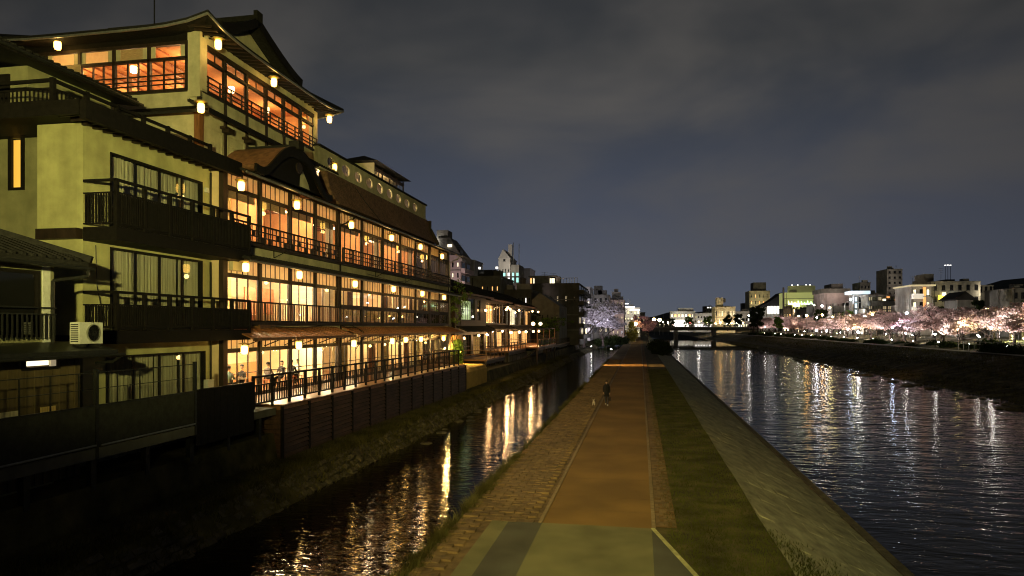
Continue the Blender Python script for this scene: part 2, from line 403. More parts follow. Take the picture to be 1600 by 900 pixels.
# cobbled band along the stream: near stones are single pieces, the far ones one mesh
band = structure('cobbled_band', MB().quad((-5.36, 8, -.035), (-2.95, 8, -.035), (-2.95, 420, -.035), (-5.36, 420, -.035)), 'cobble_stone')
cob = []
for i in range(9):
    q = random.Random(i); m_ = MB(); hx, hy = .246, .146
    t = [(-hx + q.uniform(.004, .028), -hy + q.uniform(.004, .022)), (hx - q.uniform(.004, .028), -hy + q.uniform(.004, .022)), (hx - q.uniform(.004, .028), hy - q.uniform(.004, .022)), (-hx + q.uniform(.004, .028), hy - q.uniform(.004, .022))]
    m_.add([(-hx, -hy, -.04), (hx, -hy, -.04), (hx, hy, -.04), (-hx, hy, -.04)] + [(a, b, q.uniform(.028, .048)) for a, b in t], [(4, 5, 6, 7), (0, 1, 5, 4), (1, 2, 6, 5), (2, 3, 7, 6), (3, 0, 4, 7)])
    cob.append(m_.mesh('cobble', 'cobble_stone'))
far = MB(); cnt = 0; row = 0; y = 13.2
while y < 120:
    x1 = -2.98 if y > 20.1 else -4.40
    x = -5.34 + (.25 if row % 2 else .0)
    while x + .2 < x1:
        q = rnd.random(); w = min(.5, x1 - x)
        cx = x + .25; dz = rnd.uniform(-.02, .012) - .02
        if cx + .235 <= x1 + .01:
            if cnt < 300:
                put('cobble', cob[int(q * 9)], (cx, y + rnd.uniform(-.012, .012), dz), band, rnd.uniform(-.04, .04)); cnt += 1
            else:
                h = dz + rnd.uniform(.02, .05); far.add([(cx-.235, y-.135, -.06), (cx+.235, y-.135, -.06), (cx+.235, y+.135, -.06), (cx-.235, y+.135, -.06), (cx-.21, y-.115, h), (cx+.21, y-.115, h), (cx+.21, y+.115, h), (cx-.21, y+.115, h)], [(4,5,6,7),(0,1,5,4),(1,2,6,5),(2,3,7,6),(3,0,4,7)])
        x += .5
    y += .30; row += 1
tag(far.build('far_cobbles', 'cobble_stone', band, fix=False), kind='stuff')
# narrow brick margin right of the path
mar = structure('brick_margin', MB().quad((.46, 20.2, -.012), (1.05, 20.2, -.012), (1.05, 300, -.012), (.46, 300, -.012)), 'path_seam')
bq = MB(); y = 20.3
while y < 90:
    for i in range(5):
        if rnd.random() < .95 - .12 * i:
            bx = .47 + i * .115; h = rnd.uniform(-.004, .006); bq.box(bx, bx + .107, y, y + .226, -.04, h * .6)
    y += .235
tag(bq.build('margin_bricks', 'cobble_stone', mar, fix=False), kind='stuff')
# the sloping stone revetment down to the river, with a low toe
sl = MB(); yy = [8 + 2.0 * i for i in range(60)] + [130 + 15 * i for i in range(20)]
for y in yy:
    for k in range(7):
        t = k / 6; sl.v.append((3.56 + t * 4.5 + rnd.uniform(-.03, .03), y, -.045 - t * 1.94 + rnd.uniform(-.02, .02) + .03))
for a in range(len(yy) - 1):
    for k in range(6): sl.f.append((a*7+k, a*7+k+1, (a+1)*7+k+1, (a+1)*7+k)); sl.m.append(0)
structure('stone_revetment', sl, 'slope_stone')
tw = structure('revetment_toe', MB().box(8.0, 8.32, 8, 420, -2.5, -1.86), 'stone')
# flat slabs of the revetment standing slightly proud, laid in slanting courses
ss = MB(); y = 13.0
while y < 75:
    for k in range(8):
        if rnd.random() < .35:
            t0 = (k + .06) / 8; t1 = (k + .94) / 8; y0 = y + k * .34 + rnd.uniform(-.1, .1); y1 = y0 + rnd.uniform(.7, 1.25); h = rnd.uniform(.012, .03)
            def P(t, yv, up): return (3.56 + t * 4.5, yv, -.015 - t * 1.94 + up)
            ss.add([P(t0, y0, 0), P(t1, y0 + .05, 0), P(t1, y1, 0), P(t0, y1 - .05, 0), P(t0 + .01, y0 + .04, h), P(t1 - .01, y0 + .09, h), P(t1 - .01, y1 - .04, h), P(t0 + .01, y1 - .09, h)], [(4,5,6,7),(0,1,5,4),(1,2,6,5),(2,3,7,6),(3,0,4,7)])
    y += 1.3
tag(ss.build('revetment_slabs', 'slope_stone', None, fix=False), kind='stuff')
# path along the far bank, raised a few millimetres over the turf
fp = MB(); pts = [(54.2, 60), (54.4, 130), (54.3, 200), (54.0, 280), (52, 340), (49, 375), (44.5, 400)]
for (xa, ya), (xb, yb) in zip(pts, pts[1:]):
    fp.quad((xa, ya, 1.50), (xa + 2.2, ya, 1.53), (xb + 2.2, yb, 1.53), (xb, yb, 1.50))
structure('bank_path', fp, 'bank_path')
# hills beyond the town
def ridge(name, xs, y0, hts, deep):
    m_ = MB(); q = random.Random(5); k = len(xs)
    for j, (dy, f) in enumerate(((0, 0), (deep * .3, .75), (deep * .6, 1), (deep, 0))):
        for x, h in zip(xs, hts): m_.v.append((x, y0 + dy + q.uniform(-.04, .04) * deep, 3.0 + h * f * (1 + q.uniform(-.06, .06))))
    for j in range(3):
        for i in range(k - 1): m_.f.append((j*k+i, j*k+i+1, (j+1)*k+i+1, (j+1)*k+i)); m_.m.append(0)
    structure(name, m_, 'hill', True)
def interp(pts, x):
    for (xa, a), (xb, b) in zip(pts, pts[1:]):
        if xa <= x <= xb: t = (x - xa) / (xb - xa); t = t * t * (3 - 2 * t); return a + (b - a) * t
    return 0
hq = random.Random(9)
xs = [-1500 + 60 * i for i in range(75)]
ridge('hills', xs, 2600, [max(2, interp([(-1500, 30), (-300, 52), (0, 40), (150, 62), (330, 80), (480, 40), (900, 30), (2200, 70), (3000, 60)], x) + hq.uniform(-4, 4)) for x in xs], 900)
xs = [230 + 30 * i for i in range(60)]
ridge('hills', xs, 880, [max(2, interp([(230, 0), (360, 6), (470, 52), (560, 76), (700, 92), (1000, 110), (1500, 70), (2100, 40)], x) + hq.uniform(-2, 2)) for x in xs], 500)
# turf and weeds
def blades(name, n, spot, h, w, m, lean=.5):
    b = MB()
    for _ in range(n):
        x, y, z = spot(); a = rnd.uniform(0, 6.283); hh = h * rnd.uniform(.5, 1.35); dx, dy = math.cos(a) * w, math.sin(a) * w
        lx, ly = rnd.uniform(-lean, lean) * hh, rnd.uniform(-lean, lean) * hh
        b.v += [(x - dx, y - dy, z - .01), (x + dx, y + dy, z - .01), (x + lx, y + ly, z + hh)]; k = len(b.v); b.f.append((k-3, k-2, k-1)); b.m.append(0)
    return tag(b.build(name, m, fix=False), kind='stuff')
def near(y0, y1, p=2.2): return y0 + (y1 - y0) * rnd.random() ** p
def s_turf():
    while True:
        y = near(9, 95); x = rnd.uniform(.75, 3.62) + rnd.gauss(0, .05)
        if y < 20 and x < .36 + (20 - y) * .2554 + .1: continue
        return x, y, -.03 if x < 3.55 else -.04 - (x - 3.55) * .43
blades('grass', 42000, s_turf, .075, .012, 'grass_blade', .8)
def s_patch():
    while True:
        y = rnd.uniform(11, 21); t = abs(rnd.gauss(0, .33)); x = 3.5 + t * 3.2 + (21 - y) * .1 * rnd.random()
        if rnd.random() < (21 - y) / 9: return x, y, .01 - (x - 3.56) * .431
blades('grass', 5000, s_patch, .10, .014, 'grass_blade', .9)
tuft = [(near(14, 120, 1.6), rnd.uniform(.25, 1.1)) for _ in range(110)] + [(19.0, 1.6), (21.3, 1.2), (23.8, 1.5), (25.2, 1.6), (27.2, 1.2)] * 4
def s_edge():
    y0, s_ = rnd.choice(tuft); return -5.40 + rnd.gauss(-.02, .11), y0 + rnd.gauss(0, .45 * s_), rnd.uniform(-.4, .0)
blades('weeds', 15000, s_edge, .30, .014, 'weed_blade', .8)
def s_bank():
    y = near(10, 130, 1.5); x = rnd.uniform(-15.1, -13.35); z = .12 if x < -13.5 else .05
    return x, y, z - .05
blades('weeds', 26000, s_bank, .28, .02, 'weed_blade', .8)
def s_wall():
    y = near(10, 130, 1.4); t = rnd.random() ** 1.5; return -13.5 + t * 1.1, y, .06 - t * 1.0
blades('weeds', 9000, s_wall, .22, .02, 'weed_blade', .8)
def s_far():
    y = near(60, 330, 1.6); x = rnd.uniform(37, 54); z = interp([(35, -2.7), (37.2, -2.0), (41, -1.2), (48, .55), (54, 1.25), (58, 1.3)], x)
    return x, y, z - .05
blades('weeds', 22000, s_far, .38, .05, 'weed_blade', .8)
# stones of the bank wall: irregular courses of fitted blocks
bs = MB()
for r_ in range(5):
    y = 9 + r_ * .17; t0, t1 = r_ / 5 + .012, (r_ + 1) / 5 - .012
    while y < 135:
        w = rnd.uniform(.28, .62) * (1 if y < 60 else 2); up = rnd.uniform(.03, .10)
        def Q(t, yv, u): return (-13.55 + t * 1.12 + u * .7, yv, .03 - t * 1.02 + u * .7)
        j = [rnd.uniform(-.025, .025) for _ in range(8)]; t0 = r_ / 5 + .012 + rnd.uniform(-.05, .02); t1 = (r_ + 1) / 5 - .012 + rnd.uniform(-.02, .05); up = rnd.uniform(.01, .13)
        if rnd.random() < .07: y += w; continue
        bs.add([Q(t0, y + .015, -.05), Q(t1, y + .015, -.05), Q(t1, y + w - .015, -.05), Q(t0, y + w - .015, -.05), Q(t0 + .03, y + .04 + j[0], up + j[4]), Q(t1 - .03, y + .04 + j[1], up + j[5]), Q(t1 - .03, y + w - .05 + j[2], up + j[6]), Q(t0 + .03, y + w - .05 + j[3], up + j[7])], [(4,5,6,7),(0,1,5,4),(1,2,6,5),(2,3,7,6),(3,0,4,7)])
        y += w
tag(bs.build('bank_stones', 'stone', fix=False), kind='stuff')
# ================================================================== the old riverside restaurant
XF = -18.0                                           # its river front
Y0, YM, YR, YN = 27.2, 38.75, 57.0, 62.9             # south corner, joint of the two wings, end of the big roof, north corner
inn = thing('restaurant_building', 'tall old wooden riverside restaurant with every storey glowing and a gabled tower on top', 'restaurant', (XF, 45, 1.3))
def B(name, x0, x1, y0, y1, z0, z1, m, par=None): return box(name, par or inn, x0, x1, y0, y1, z0, z1, m)
FL = [(2.60, 5.30), (6.00, 8.90), (9.70, 12.75)]     # floor and ceiling of the three river storeys
XB = -23.2
# shell of the three storeys
B('floor_slab', XB, XF - .12, Y0, YN, 2.30, 2.60, 'wood_floor'); B('floor_slab', XB, XF - .12, Y0, YN, 5.32, 5.98, 'wood_floor'); B('floor_slab', XB, XF - .12, Y0, YN, 8.93, 9.68, 'wood_floor')
B('back_wall', XB - .3, XB - .004, Y0, YN, 1.3, 13.0, 'plaster_warm'); B('end_wall', XB, XF - .16, Y0 - .15, Y0 - .004, 1.3, 13.05, 'plaster_warm'); B('end_wall', XB, XF - .16, YN + .004, YN + .2, 1.3, 12.6, 'wood_dark')
B('roof_slab', XB - .3, XF - .1, Y0 - .1, YN + .1, 12.78, 13.0, 'wood_dark')
# room dividers, dado boards and red timber ceilings
for k, (z0, z1) in enumerate(FL):
    for y in ((YM, 46.1, 53.3, 57.4) if k == 1 else (33.0, YM, 46.1, 53.3, 57.4) if k else (YM, 46.1, 53.3, 58.2)): B('room_divider', XB + .01, XF - (1.5 if k else 1.0), y - .05, y + .05, z0 + .002, z1 - .006, ('plaster_warm', 'plaster_warm', 'plaster_orange')[k])
    B('dado', XB, XB + .05, Y0 + .02, YN - .02, z0 + .004, z0 + (1.05, .5, .8)[k], ('plaster_orange', 'wood_red', 'wood_red')[k])
    B('ceiling', XB + .02, XF - .2, Y0 + .02, YN - .02, z1 - .03, z1 + .015, ('plaster_warm', 'plaster_warm', 'wood_red')[k])
    if k == 2:
        y = Y0 + .5
        while y < YN: B('ceiling_batten', XB + .06, XF - .3, y - .04, y + .04, z1 - .10, z1 - .031, 'wood_brown'); y += .95
def room_light(x, y, z, p, c=(1, .66, .32), s=.55):
    m_ = MB(); m_.box(x - .3, x + .3, y - .3, y + .3, z - .10, z - .02); o = m_.build('ceiling_light', 'ceiling_glow', inn)
    lamp('POINT', (x + .9, y, z - .42), p * 1.5, c, inn, .2, 'room_lamp')
for y in (28.6, 31.4, 34.3, 37.2, 40.8, 44.3, 48, 51.6, 55.2, 59.2): room_light(-20.6, y, FL[0][1] - .03, 430 if y < 38 else 190, (1, .74, .42))
for y in (29, 31.8, 34.6, 37.2, 40.8, 44.3, 48, 51.6, 55.2, 59.8): room_light(-20.8, y, FL[1][1] - .03, 620 if y < 36 else 200, (1, .80, .52) if y < 36 else (1, .66, .38))
for y in (28.8, 31.6, 34.6, 37.2, 40.8, 44.3, 48, 51.6, 55.2, 60.0): room_light(-20.9, y, FL[2][1] - .10, 190 if y < 38 else 150, (1, .68, .38))

# posts and beams of the river front
south = [27.2, 30.1, 33.0, 35.8, 38.75]; north = [38.75, 42.4, 46.1, 49.7, 53.3, 57.0]; bay = [57.0, 60.0, 62.9]
allp = south + north[1:] + bay[1:]
for y in allp:
    w = .16 if y in (27.2, 38.75, 57.0, 62.9) else .09
    for z0, z1 in FL: B('post', XF - .13, XF + .05 + w * .2, y - w, y + w, z0 - .05, z1 + .05, 'wood_dark')
for (z0, z1), zh in zip(FL, (4.66, 8.05, 11.95)):
    B('beam', XF - .16, XF + .065, Y0 - .1, YN + .1, z1 + .03, z1 + .22, 'wood_dark')
    B('beam', XF - .11, XF + .03, Y0, YN, zh, zh + .14, 'wood_dark')
    B('beam', XF - .16, XF + .075, Y0 - .1, YN + .1, z0 - .16, z0 + .02, 'wood_dark')
for z0, z1 in ((5.50, 5.84), (9.16, 9.54)): B('plaster_band', XF - .14, XF + .02, Y0, YN, z0, z1, 'plaster_cream')
# windows: frame, mullions, panes; papered transoms with upright slats
def window(par, x, y0, y1, z0, z1, nm, pane='glass', rail=None, m='wood_dark', t=.05):
    m_ = MB(); m_.box(x - t/2, x + t/2, y0, y0 + .05, z0, z1).box(x - t/2, x + t/2, y1 - .05, y1, z0, z1).box(x - t/2, x + t/2, y0 + .05, y1 - .05, z0, z0 + .06).box(x - t/2, x + t/2, y0 + .05, y1 - .05, z1 - .05, z1)
    f = m_.build('window', m, par)
    for i in range(1, nm):
        y = y0 + (y1 - y0) * i / nm; box('mullion', f, x - t*.45, x + t*.45, y - .026, y + .026, z0 + .06, z1 - .05, m)
    if rail: box('glazing_bar', f, x - t*.4, x + t*.4, y0 + .05, y1 - .05, z0 + rail, z0 + rail + .035, m)
    box('pane', f, x - .006, x + .006, y0 + .052, y1 - .052, z0 + .062, z1 - .052, pane)
    return f
def transom(par, x, y0, y1, z0, z1, n, lit=True):
    m_ = MB(); m_.box(x - .03, x + .03, y0, y0 + .045, z0, z1).box(x - .03, x + .03, y1 - .045, y1, z0, z1)
    f = m_.build('transom', 'wood_dark', par)
    box('paper_screen', f, x - .03, x - .02, y0 + .047, y1 - .047, z0 + .002, z1 - .002, 'paper' if lit else 'blind')
    for i in range(1, n):
        y = y0 + (y1 - y0) * i / n; box('slat', f, x - .015, x + .012, y - (.03 if i == n // 2 else .012), y + (.03 if i == n // 2 else .012), z0, z1, 'wood_dark')
    return f
def curtain(par, x, y0, y1, z0, z1, m='curtain', name='curtain'):
    m_ = MB(); k = max(6, int((y1 - y0) / .06)); p = []
    for i in range(k + 1): p.append((x + .045 * math.sin(i * 1.9) + .02 * math.sin(i * .7), y0 + (y1 - y0) * i / k))
    for (xa, ya), (xb, yb) in zip(p, p[1:]): m_.quad((xa, ya, z0), (xb, yb, z0), (xb, yb, z1), (xa, ya, z1))
    return m_.build(name, m, par, True, fix=False)
for k, ((z0, z1), zh) in enumerate(zip(FL, (4.66, 8.05, 11.95))):
    for i, (a, b) in enumerate(zip(allp, allp[1:])):
        a2, b2 = a + .1, b - .1
        if i in (0,): a2 += .06
        if i in (3, 8): b2 -= .06
        if i in (4, 9): a2 += .06
        lit = rnd.random() < .8
        transom(inn, XF - .03, a2, b2, zh + .14, z1 + .03, 6 if i < 4 else 8, True)
        zb = z0 + .02
        if k == 1 and i >= 4:                         # the north wing's second storey: dark lower lights below a thick rail
            B('beam', XF - .10, XF + .05, a2, b2, 6.92, 7.08, 'wood_dark')
            window(inn, XF - .03, a2, b2, zb, 6.92, 5, 'glass_dark'); window(inn, XF - .03, a2, b2, 7.08, zh, 4 if i % 2 else 5, 'glass')
        else:
            window(inn, XF - .03, a2, b2, zb, zh, 3 if i < 4 else 4, 'glass', None if k else 1.0)
        # roller blinds half drawn and gathered curtains behind the glass
        if k == 2: B('blind', XF - .20, XF - .19, a2 + .05, b2 - .05, zh - (.35 if i < 4 else .25), zh, 'blind')
        if k == 2 and i in (0, 4, 6, 9): curtain(inn, XF - .25, a2, a2 + .75, zb, zh + .1, 'curtain_gold')
        if k == 2 and i in (3, 5, 7, 8): curtain(inn, XF - .25, b2 - 1.0, b2, zb, zh + .1, 'curtain')
        if k == 1 and i == 0: curtain(inn, XF - .25, a2, a2 + .8, zb, zh, 'curtain_gold')
        if k == 1 and i in (3,): curtain(inn, XF - .25, b2 - 1.5, b2, zb, zh, 'curtain')
        if k == 1 and i in (4, 5, 6, 7, 8, 9):
            m_ = random.Random(i); y = a2 + .1
            for q in range(4):
                w = (b2 - a2 - .2) / 4
                if m_.random() < .6: B('sliding_screen', XF - .62, XF - .60, y, y + w - .02, 7.0, zh, m_.choice(['paper', 'paper', 'plaster_orange', 'wood_red']))
                y += w
        if k == 0 and i >= 4 and i % 2 == 0: B('sliding_screen', XF - .45, XF - .43, a2 + .9, b2 - 1.2, zb, zh, 'blind'); B('sliding_screen', XF - .50, XF - .48, a2 + .1, a2 + .85, zb, zh, 'paper')
        if k == 0 and i in (5, 7): B('sliding_screen', XF - .45, XF - .43, b2 - 1.5, b2 - .2, zb, zh, 'wood_red'); curtain(inn, XF - .3, a2 + .2, a2 + .8, zb, zh, 'curtain')
# dark red screen in the white second-storey room
B('folding_screen', -21.55, -21.48, 34.4, 37.4, 6.5, 8.0, 'wood_red')
# railings in front of the storeys
def rail_y(par, x, y0, y1, zs, w, m, name='rail'):
    for z in zs: box(name, par, x - w/2, x + w/2, y0, y1, z - w/2, z + w/2, m)
def railing(x, y0, y1, z0, z1, kind):
    r = MB().box(x - .04, x + .04, y0, y1, z1 - .07, z1).box(x - .03, x + .03, y0, y1, z0, z0 + .06).build('railing', 'wood_black', inn)
    ny = max(1, round((y1 - y0) / 1.45)); s = (y1 - y0) / ny
    for i in range(ny + 1): box('railing_post', r, x - .045, x + .045, y0 + i*s - .045, y0 + i*s + .045, z0 - .05, z1 - .072, 'wood_dark')
    if kind == 'slats':
        m_ = int((y1 - y0) / .24)
        for i in range(m_):
            y = y0 + .1 + i * .24; box('baluster', r, x - .012, x + .012, y, y + .085, z0 + .062, z1 - .075, 'wood_brown')
    else:
        h = (z1 - z0 - .13) / 3
        for j in (1, 2): box('middle_rail', r, x - .02, x + .02, y0, y1, z0 + .06 + j*h - .025, z0 + .06 + j*h + .025, 'wood_dark')
        m_ = int((y1 - y0) / .36)
        for i in range(m_):
            y = y0 + .2 + i * .36; j = i % 3
            box('lattice_bar', r, x - .017, x + .017, y, y + .05, z0 + .06, z1 - .075, 'wood_dark')
            if kind == 'blocks' and i % 2 == 0: box('lattice_panel', r, x - .012, x + .012, y + .052, y + .30, z0 + .062 + h * (j % 2), z0 + .06 + h * (1 + j % 2), 'wood_dark')
    return r
railing(XF + .22, Y0 + .2, YM - .2, 9.72, 10.62, 'blocks'); railing(XF + .22, YM + .2, YR - .2, 9.72, 10.62, 'lattice'); railing(XF + .22, YR + .2, YN, 9.72, 10.5, 'lattice')
railing(XF + .22, Y0 + .2, YM - .2, 6.02, 6.98, 'slats')
for z in (9.62, 5.93): B('balcony_edge', XF + .08, XF + .34, Y0, YN, z - .05, z + .06, 'wood_dark')
# pent roofs between the storeys
def pent(name, y0, y1, zi, zo, xo, m, thick=.07, rafters=True, lip='wood_dark', xi=None, ry=.48, tilerows=0):
    xi = XF + .07 if xi is None else xi; m_ = MB(); m_.sweep([(xi, zi), (xo, zo), (xo, zo - thick), (xi, zi - thick)], y0, y1); o = m_.build(name, m, inn)
    box('eave_board', o, xo - .012, xo + .04, y0, y1, zo - thick - .07, zo + .012, lip)
    if tilerows:
        n = int((y1 - y0) / tilerows); tm = MB()
        for i in range(n):
            y = y0 + (i + .5) * (y1 - y0) / n; tm.bar((xi, y, zi + .02), (xo + .03, y, zo + .02), .09, .06)
        tag(tm.build('tile_rows', m, o), kind='stuff')
    if rafters:
        n = int((y1 - y0) / ry); L = math.hypot(xo - xi, zo - zi); ang = math.atan2(zo - zi, xo - xi)
        key = ('raf', round(L, 3), round(ang, 4))
        if key not in _bc:
            rm = MB(); rm.bar((-(xo - xi) / 2, 0, -(zo - zi) / 2), ((xo - xi) / 2, 0, (zo - zi) / 2), .06, .07); _bc[key] = rm.mesh('rafter', 'wood_brown')
        for i in range(n): put('rafter', _bc[key], ((xi + xo) / 2, y0 + (i + .5) * (y1 - y0) / n, (zi + zo) / 2 - thick - .037), o)
    return o
pent('storey_eave', Y0 + .1, YN + .6, 9.12, 8.78, XF + 1.15, 'tile', tilerows=.28)
segs = [(27.3, 31.0), (31.15, 38.3), (39.1, 46.2), (46.35, 54.6), (54.8, 63.6)]
for a, b in segs:
    o = pent('copper_eave', a, b, 5.78, 5.28, XF + 1.35, 'copper', .05, False, 'wood_brown')
    n = int((b - a) / .62)
    for i in range(1, n):
        y = a + i * (b - a) / n
        if 'seam' not in _bc: _bc['seam'] = MB().bar((XF + .09, 0, 5.788), (XF + 1.35, 0, 5.294), .03, .03).mesh('roof_seam', 'copper')
        s_ = bpy.data.objects.new('roof_seam', _bc['seam']); col.objects.link(s_); s_.parent = o; s_.location = (-wpos(inn).x, y - wpos(inn).y, -wpos(inn).z)
for y in [28.5 + 1.9 * i for i in range(18)]: MB().bar((XF + .06, y, 4.85), (XF + 1.15, y, 5.26), .045).build('eave_strut', 'wood_dark', inn)
# main eave above the third storey, with gutter
me_ = pent('main_eave', Y0 - .2, YN + .8, 13.02, 12.62, XF + 1.1, 'tile', tilerows=.28)
g_ = MB(); g_.tube((XF + 1.22, Y0 - .2, 12.52), (XF + 1.22, YN + .8, 12.50), .055, n=8); g_.build('gutter', 'metal_grey', inn)
g_ = MB(); g_.tube((XF + 1.22, Y0 + .1, 8.68), (XF + 1.22, YN + .6, 8.66), .05, n=8); g_.build('gutter', 'metal_grey', inn)
for y, z0 in ((YM, 2.6), (62.95, 2.6)):
    MB().path([(XF + 1.22, y, 12.5), (XF + .9, y, 12.2), (XF + .15, y, 11.9), (XF + .15, y, 8.9), (XF + .2, y, z0)], .055, 8).build('downpipe', 'wood_black' if y < 40 else 'metal_grey', inn)
# steep curved roof of the north wing and the plaster parapet with oval openings
cur = [(XF + .75, 12.95), (XF + .45, 13.25), (XF + .2, 13.7), (XF + .02, 14.3), (XF - .1, 14.95), (XF - .6, 14.95), (XF - .6, 12.95)]
rf = MB(); rf.sweep(cur, 37.4, YR - .1); rf = rf.build('curved_roof', 'tile_brown', inn)
tr_ = MB()
for (xa, za), (xb, zb) in zip(cur[:5], cur[1:5]):
    n = max(2, int(math.hypot(xb - xa, zb - za) / .11))
    for i in range(n):
        t = (i + .5) / n; x, z = xa + (xb - xa) * t, za + (zb - za) * t
        y = 37.4
        while y < YR - .12:
            w = .27; tr_.box(x - .05, x + .035 + rnd.uniform(-.006, .008), y + .008, min(y + w, YR - .1), z - .045, z + .045 + rnd.uniform(-.008, .008)); y += w
tag(tr_.build('roof_shingles', 'tile_brown', rf, fix=False), kind='stuff')
B('verge_board', XF - .6, XF + .16, YR - .1, YR + .12, 12.96, 14.96, 'wood_dark'); MB().bar((XF + .1, YR, 14.2), (XF + .8, YR, 12.85), .14, .3).build('verge_board', 'wood_dark', inn)
px_ = XF - .22
ovals = [along(u, XF) for u in (524, 546, 565, 582.5, 598.5, 613.5, 627, 640.5, 652.5)]
def parapet():
    """wall with real oval holes"""
    y0, y1, z0, z1 = 36.6, YR - .35, 14.97, 16.22; a, b = .60, .34; N = 24; zc = 15.62
    bounds = [y0] + [(p + q) / 2 for p, q in zip(ovals, ovals[1:])] + [y1]; front = MB()
    for x in (px_, px_ - .24):
        for c, l, r in zip(ovals, bounds, bounds[1:]):
            ring = [(x, c + a * math.cos(2*math.pi*k/N), zc + b * math.sin(2*math.pi*k/N)) for k in range(N)]
            def edge(t):
                dx, dz = math.cos(t), math.sin(t); s = []
                if dx > 1e-6: s.append((r - c) / dx)
                if dx < -1e-6: s.append((l - c) / dx)
                if dz > 1e-6: s.append((z1 - zc) / dz)
                if dz < -1e-6: s.append((z0 - zc) / dz)
                q = min(s); return (x, c + dx * q, zc + dz * q)
            ang = sorted(set([2*math.pi*k/N for k in range(N)] + [math.atan2(q, p) % (2*math.pi) for p in (r - c, l - c) for q in (z1 - zc, z0 - zc)]))
            vs = [(x, c + a * math.cos(t), zc + b * math.sin(t)) for t in ang] + [edge(t) for t in ang]; k = len(ang)
            front.add(vs, [(i, (i+1) % k, k + (i+1) % k, k + i) for i in range(k)])
    for c in ovals:
        vs = []
        for x in (px_, px_ - .24): vs += [(x, c + a * math.cos(2*math.pi*k/N), zc + b * math.sin(2*math.pi*k/N)) for k in range(N)]
        front.add(vs, [(k, (k+1) % N, N + (k+1) % N, N + k) for k in range(N)])
    front.quad((px_, y1, z0), (px_ - .24, y1, z0), (px_ - .24, y1, z1), (px_, y1, z1)); front.quad((px_, y0, z1), (px_, y1, z1), (px_ - .24, y1, z1), (px_ - .24, y0, z1))
    return front.build('parapet', 'plaster_cream', inn)
pp = parapet()
B('parapet_cap', px_ - .34, px_ + .1, 36.6, YR - .2, 16.222, 16.34, 'tile'); B('parapet_base', px_ - .2, px_ + .1, 36.6, YR - .3, 14.93, 15.03, 'plaster_cream')
B('parapet_backing', px_ - 1.5, px_ - 1.4, 36.6, YR - .35, 14.97, 16.2, 'plaster_warm')
for c in ovals:
    for k in range(-2, 3):
        h = .33 * math.sqrt(max(0, 1 - (k * .2 / .60) ** 2)); box('oval_bar', pp, px_ - .14, px_ - .09, c + k*.2 - .03, c + k*.2 + .03, 15.62 - h, 15.62 + h, 'wood_dark')
for a, b in zip(ovals, ovals[1:]):
    lamp('POINT', (px_ - .8, (a + b) / 2, 15.35), 95, (1, .72, .42), inn, .05)
# glazed lookout hut on the north roof
hx0, hx1, hy0, hy1 = -22.6, -20.4, 50.4, 57.2
B('hut_wall', hx0, hx1 - .02, hy0, hy0 + .12, 14.9, 18.6, 'plaster_cream'); B('hut_wall', hx0, hx0 + .12, hy0 + .124, hy1, 14.9, 18.6, 'plaster_cream'); B('hut_wall', hx0, hx1 - .02, hy1 + .004, hy1 + .12, 14.9, 17.0, 'plaster_cream'); B('hut_wall', hx1 - .14, hx1, hy0 + .124, hy1, 14.9, 16.95, 'wood_dark')
for i in range(5): B('hut_post', hx1 - .1, hx1, hy0 + .13 + i * 1.65, hy0 + .25 + i * 1.65, 16.95, 18.5, 'wood_dark')
for i in range(4): window(inn, hx1 - .05, hy0 + .26 + i * 1.65, hy0 + 1.77 + i * 1.65, 16.96, 18.1, 2, 'glass', .55)
B('hut_screen', hx1 - .8, hx1 - .78, hy0 + .3, hy0 + 3.0, 17.2, 18.2, 'paper'); B('hut_screen', hx1 - .7, hx1 - .68, hy0 + 5.6, hy1 - .1, 16.6, 18.0, 'paper')
B('hut_beam', hx1 - .12, hx1 + .03, hy0 + .13, hy1 + .05, 18.11, 18.3, 'wood_dark')
hr = MB(); hr.add([(hx0 - .5, hy0 - .6, 18.75), (hx1 + .5, hy0 - .6, 18.62), (hx1 + .5, hy1 + .6, 18.62), (hx0 - .5, hy1 + .6, 18.75), (-21.6, hy0 + .9, 19.4), (-21.6, hy1 - .9, 19.4)], [(0,1,4), (1,2,5,4), (2,3,5), (3,0,4,5), (0,3,2,1)]); hr.build('hut_roof', 'tile', inn)
B('added_hut_ceiling', hx0 + .13, hx1 - .15, hy0 + .14, hy1 - .01, 18.2, 18.26, 'plaster_warm')  # slab added to keep the hut lamp off the roof's underside
lamp('POINT', (hx1 - .45, hy0 + 3.2, 17.3), 60, (1, .74, .42), inn, .2)

for k, (pts) in enumerate(([(XF + .2, 38.2, 5.95), (XF + .5, 38.8, 5.75), (XF + .9, 39.6, 5.7), (XF + 1.0, 40.4, 5.3), (XF + .6, 41.0, 4.9), (XF + .3, 40.6, 4.3)], [(XF + .2, 38.4, 5.9), (XF + .7, 39.2, 5.85), (XF + 1.1, 40.0, 5.5), (XF + .8, 40.8, 5.0), (XF + .25, 40.2, 4.5)], [(XF - .1, 41.2, 14.9), (XF + .35, 42.2, 13.9), (XF + 1.0, 42.9, 12.9), (XF + 1.2, 43.0, 12.4)], [(XF + .1, 28.4, 5.9), (XF + .5, 33, 5.72), (XF + .15, 37.6, 5.9)], [(XF + .12, 43, 9.3), (XF + .5, 47, 9.05), (XF + .12, 50, 9.25)])):
    MB().path(pts, .022, 5).build('cable', 'metal_dark', inn)
for y in (31.2, 44.5, 50.5): MB().bar((XF + .1, y, 9.2), (XF + .75, y + .35, 9.62), .035).bar((XF + .1, y, 9.2), (XF + .1, y, 9.6), .035).build('rail_bracket', 'wood_black', inn)
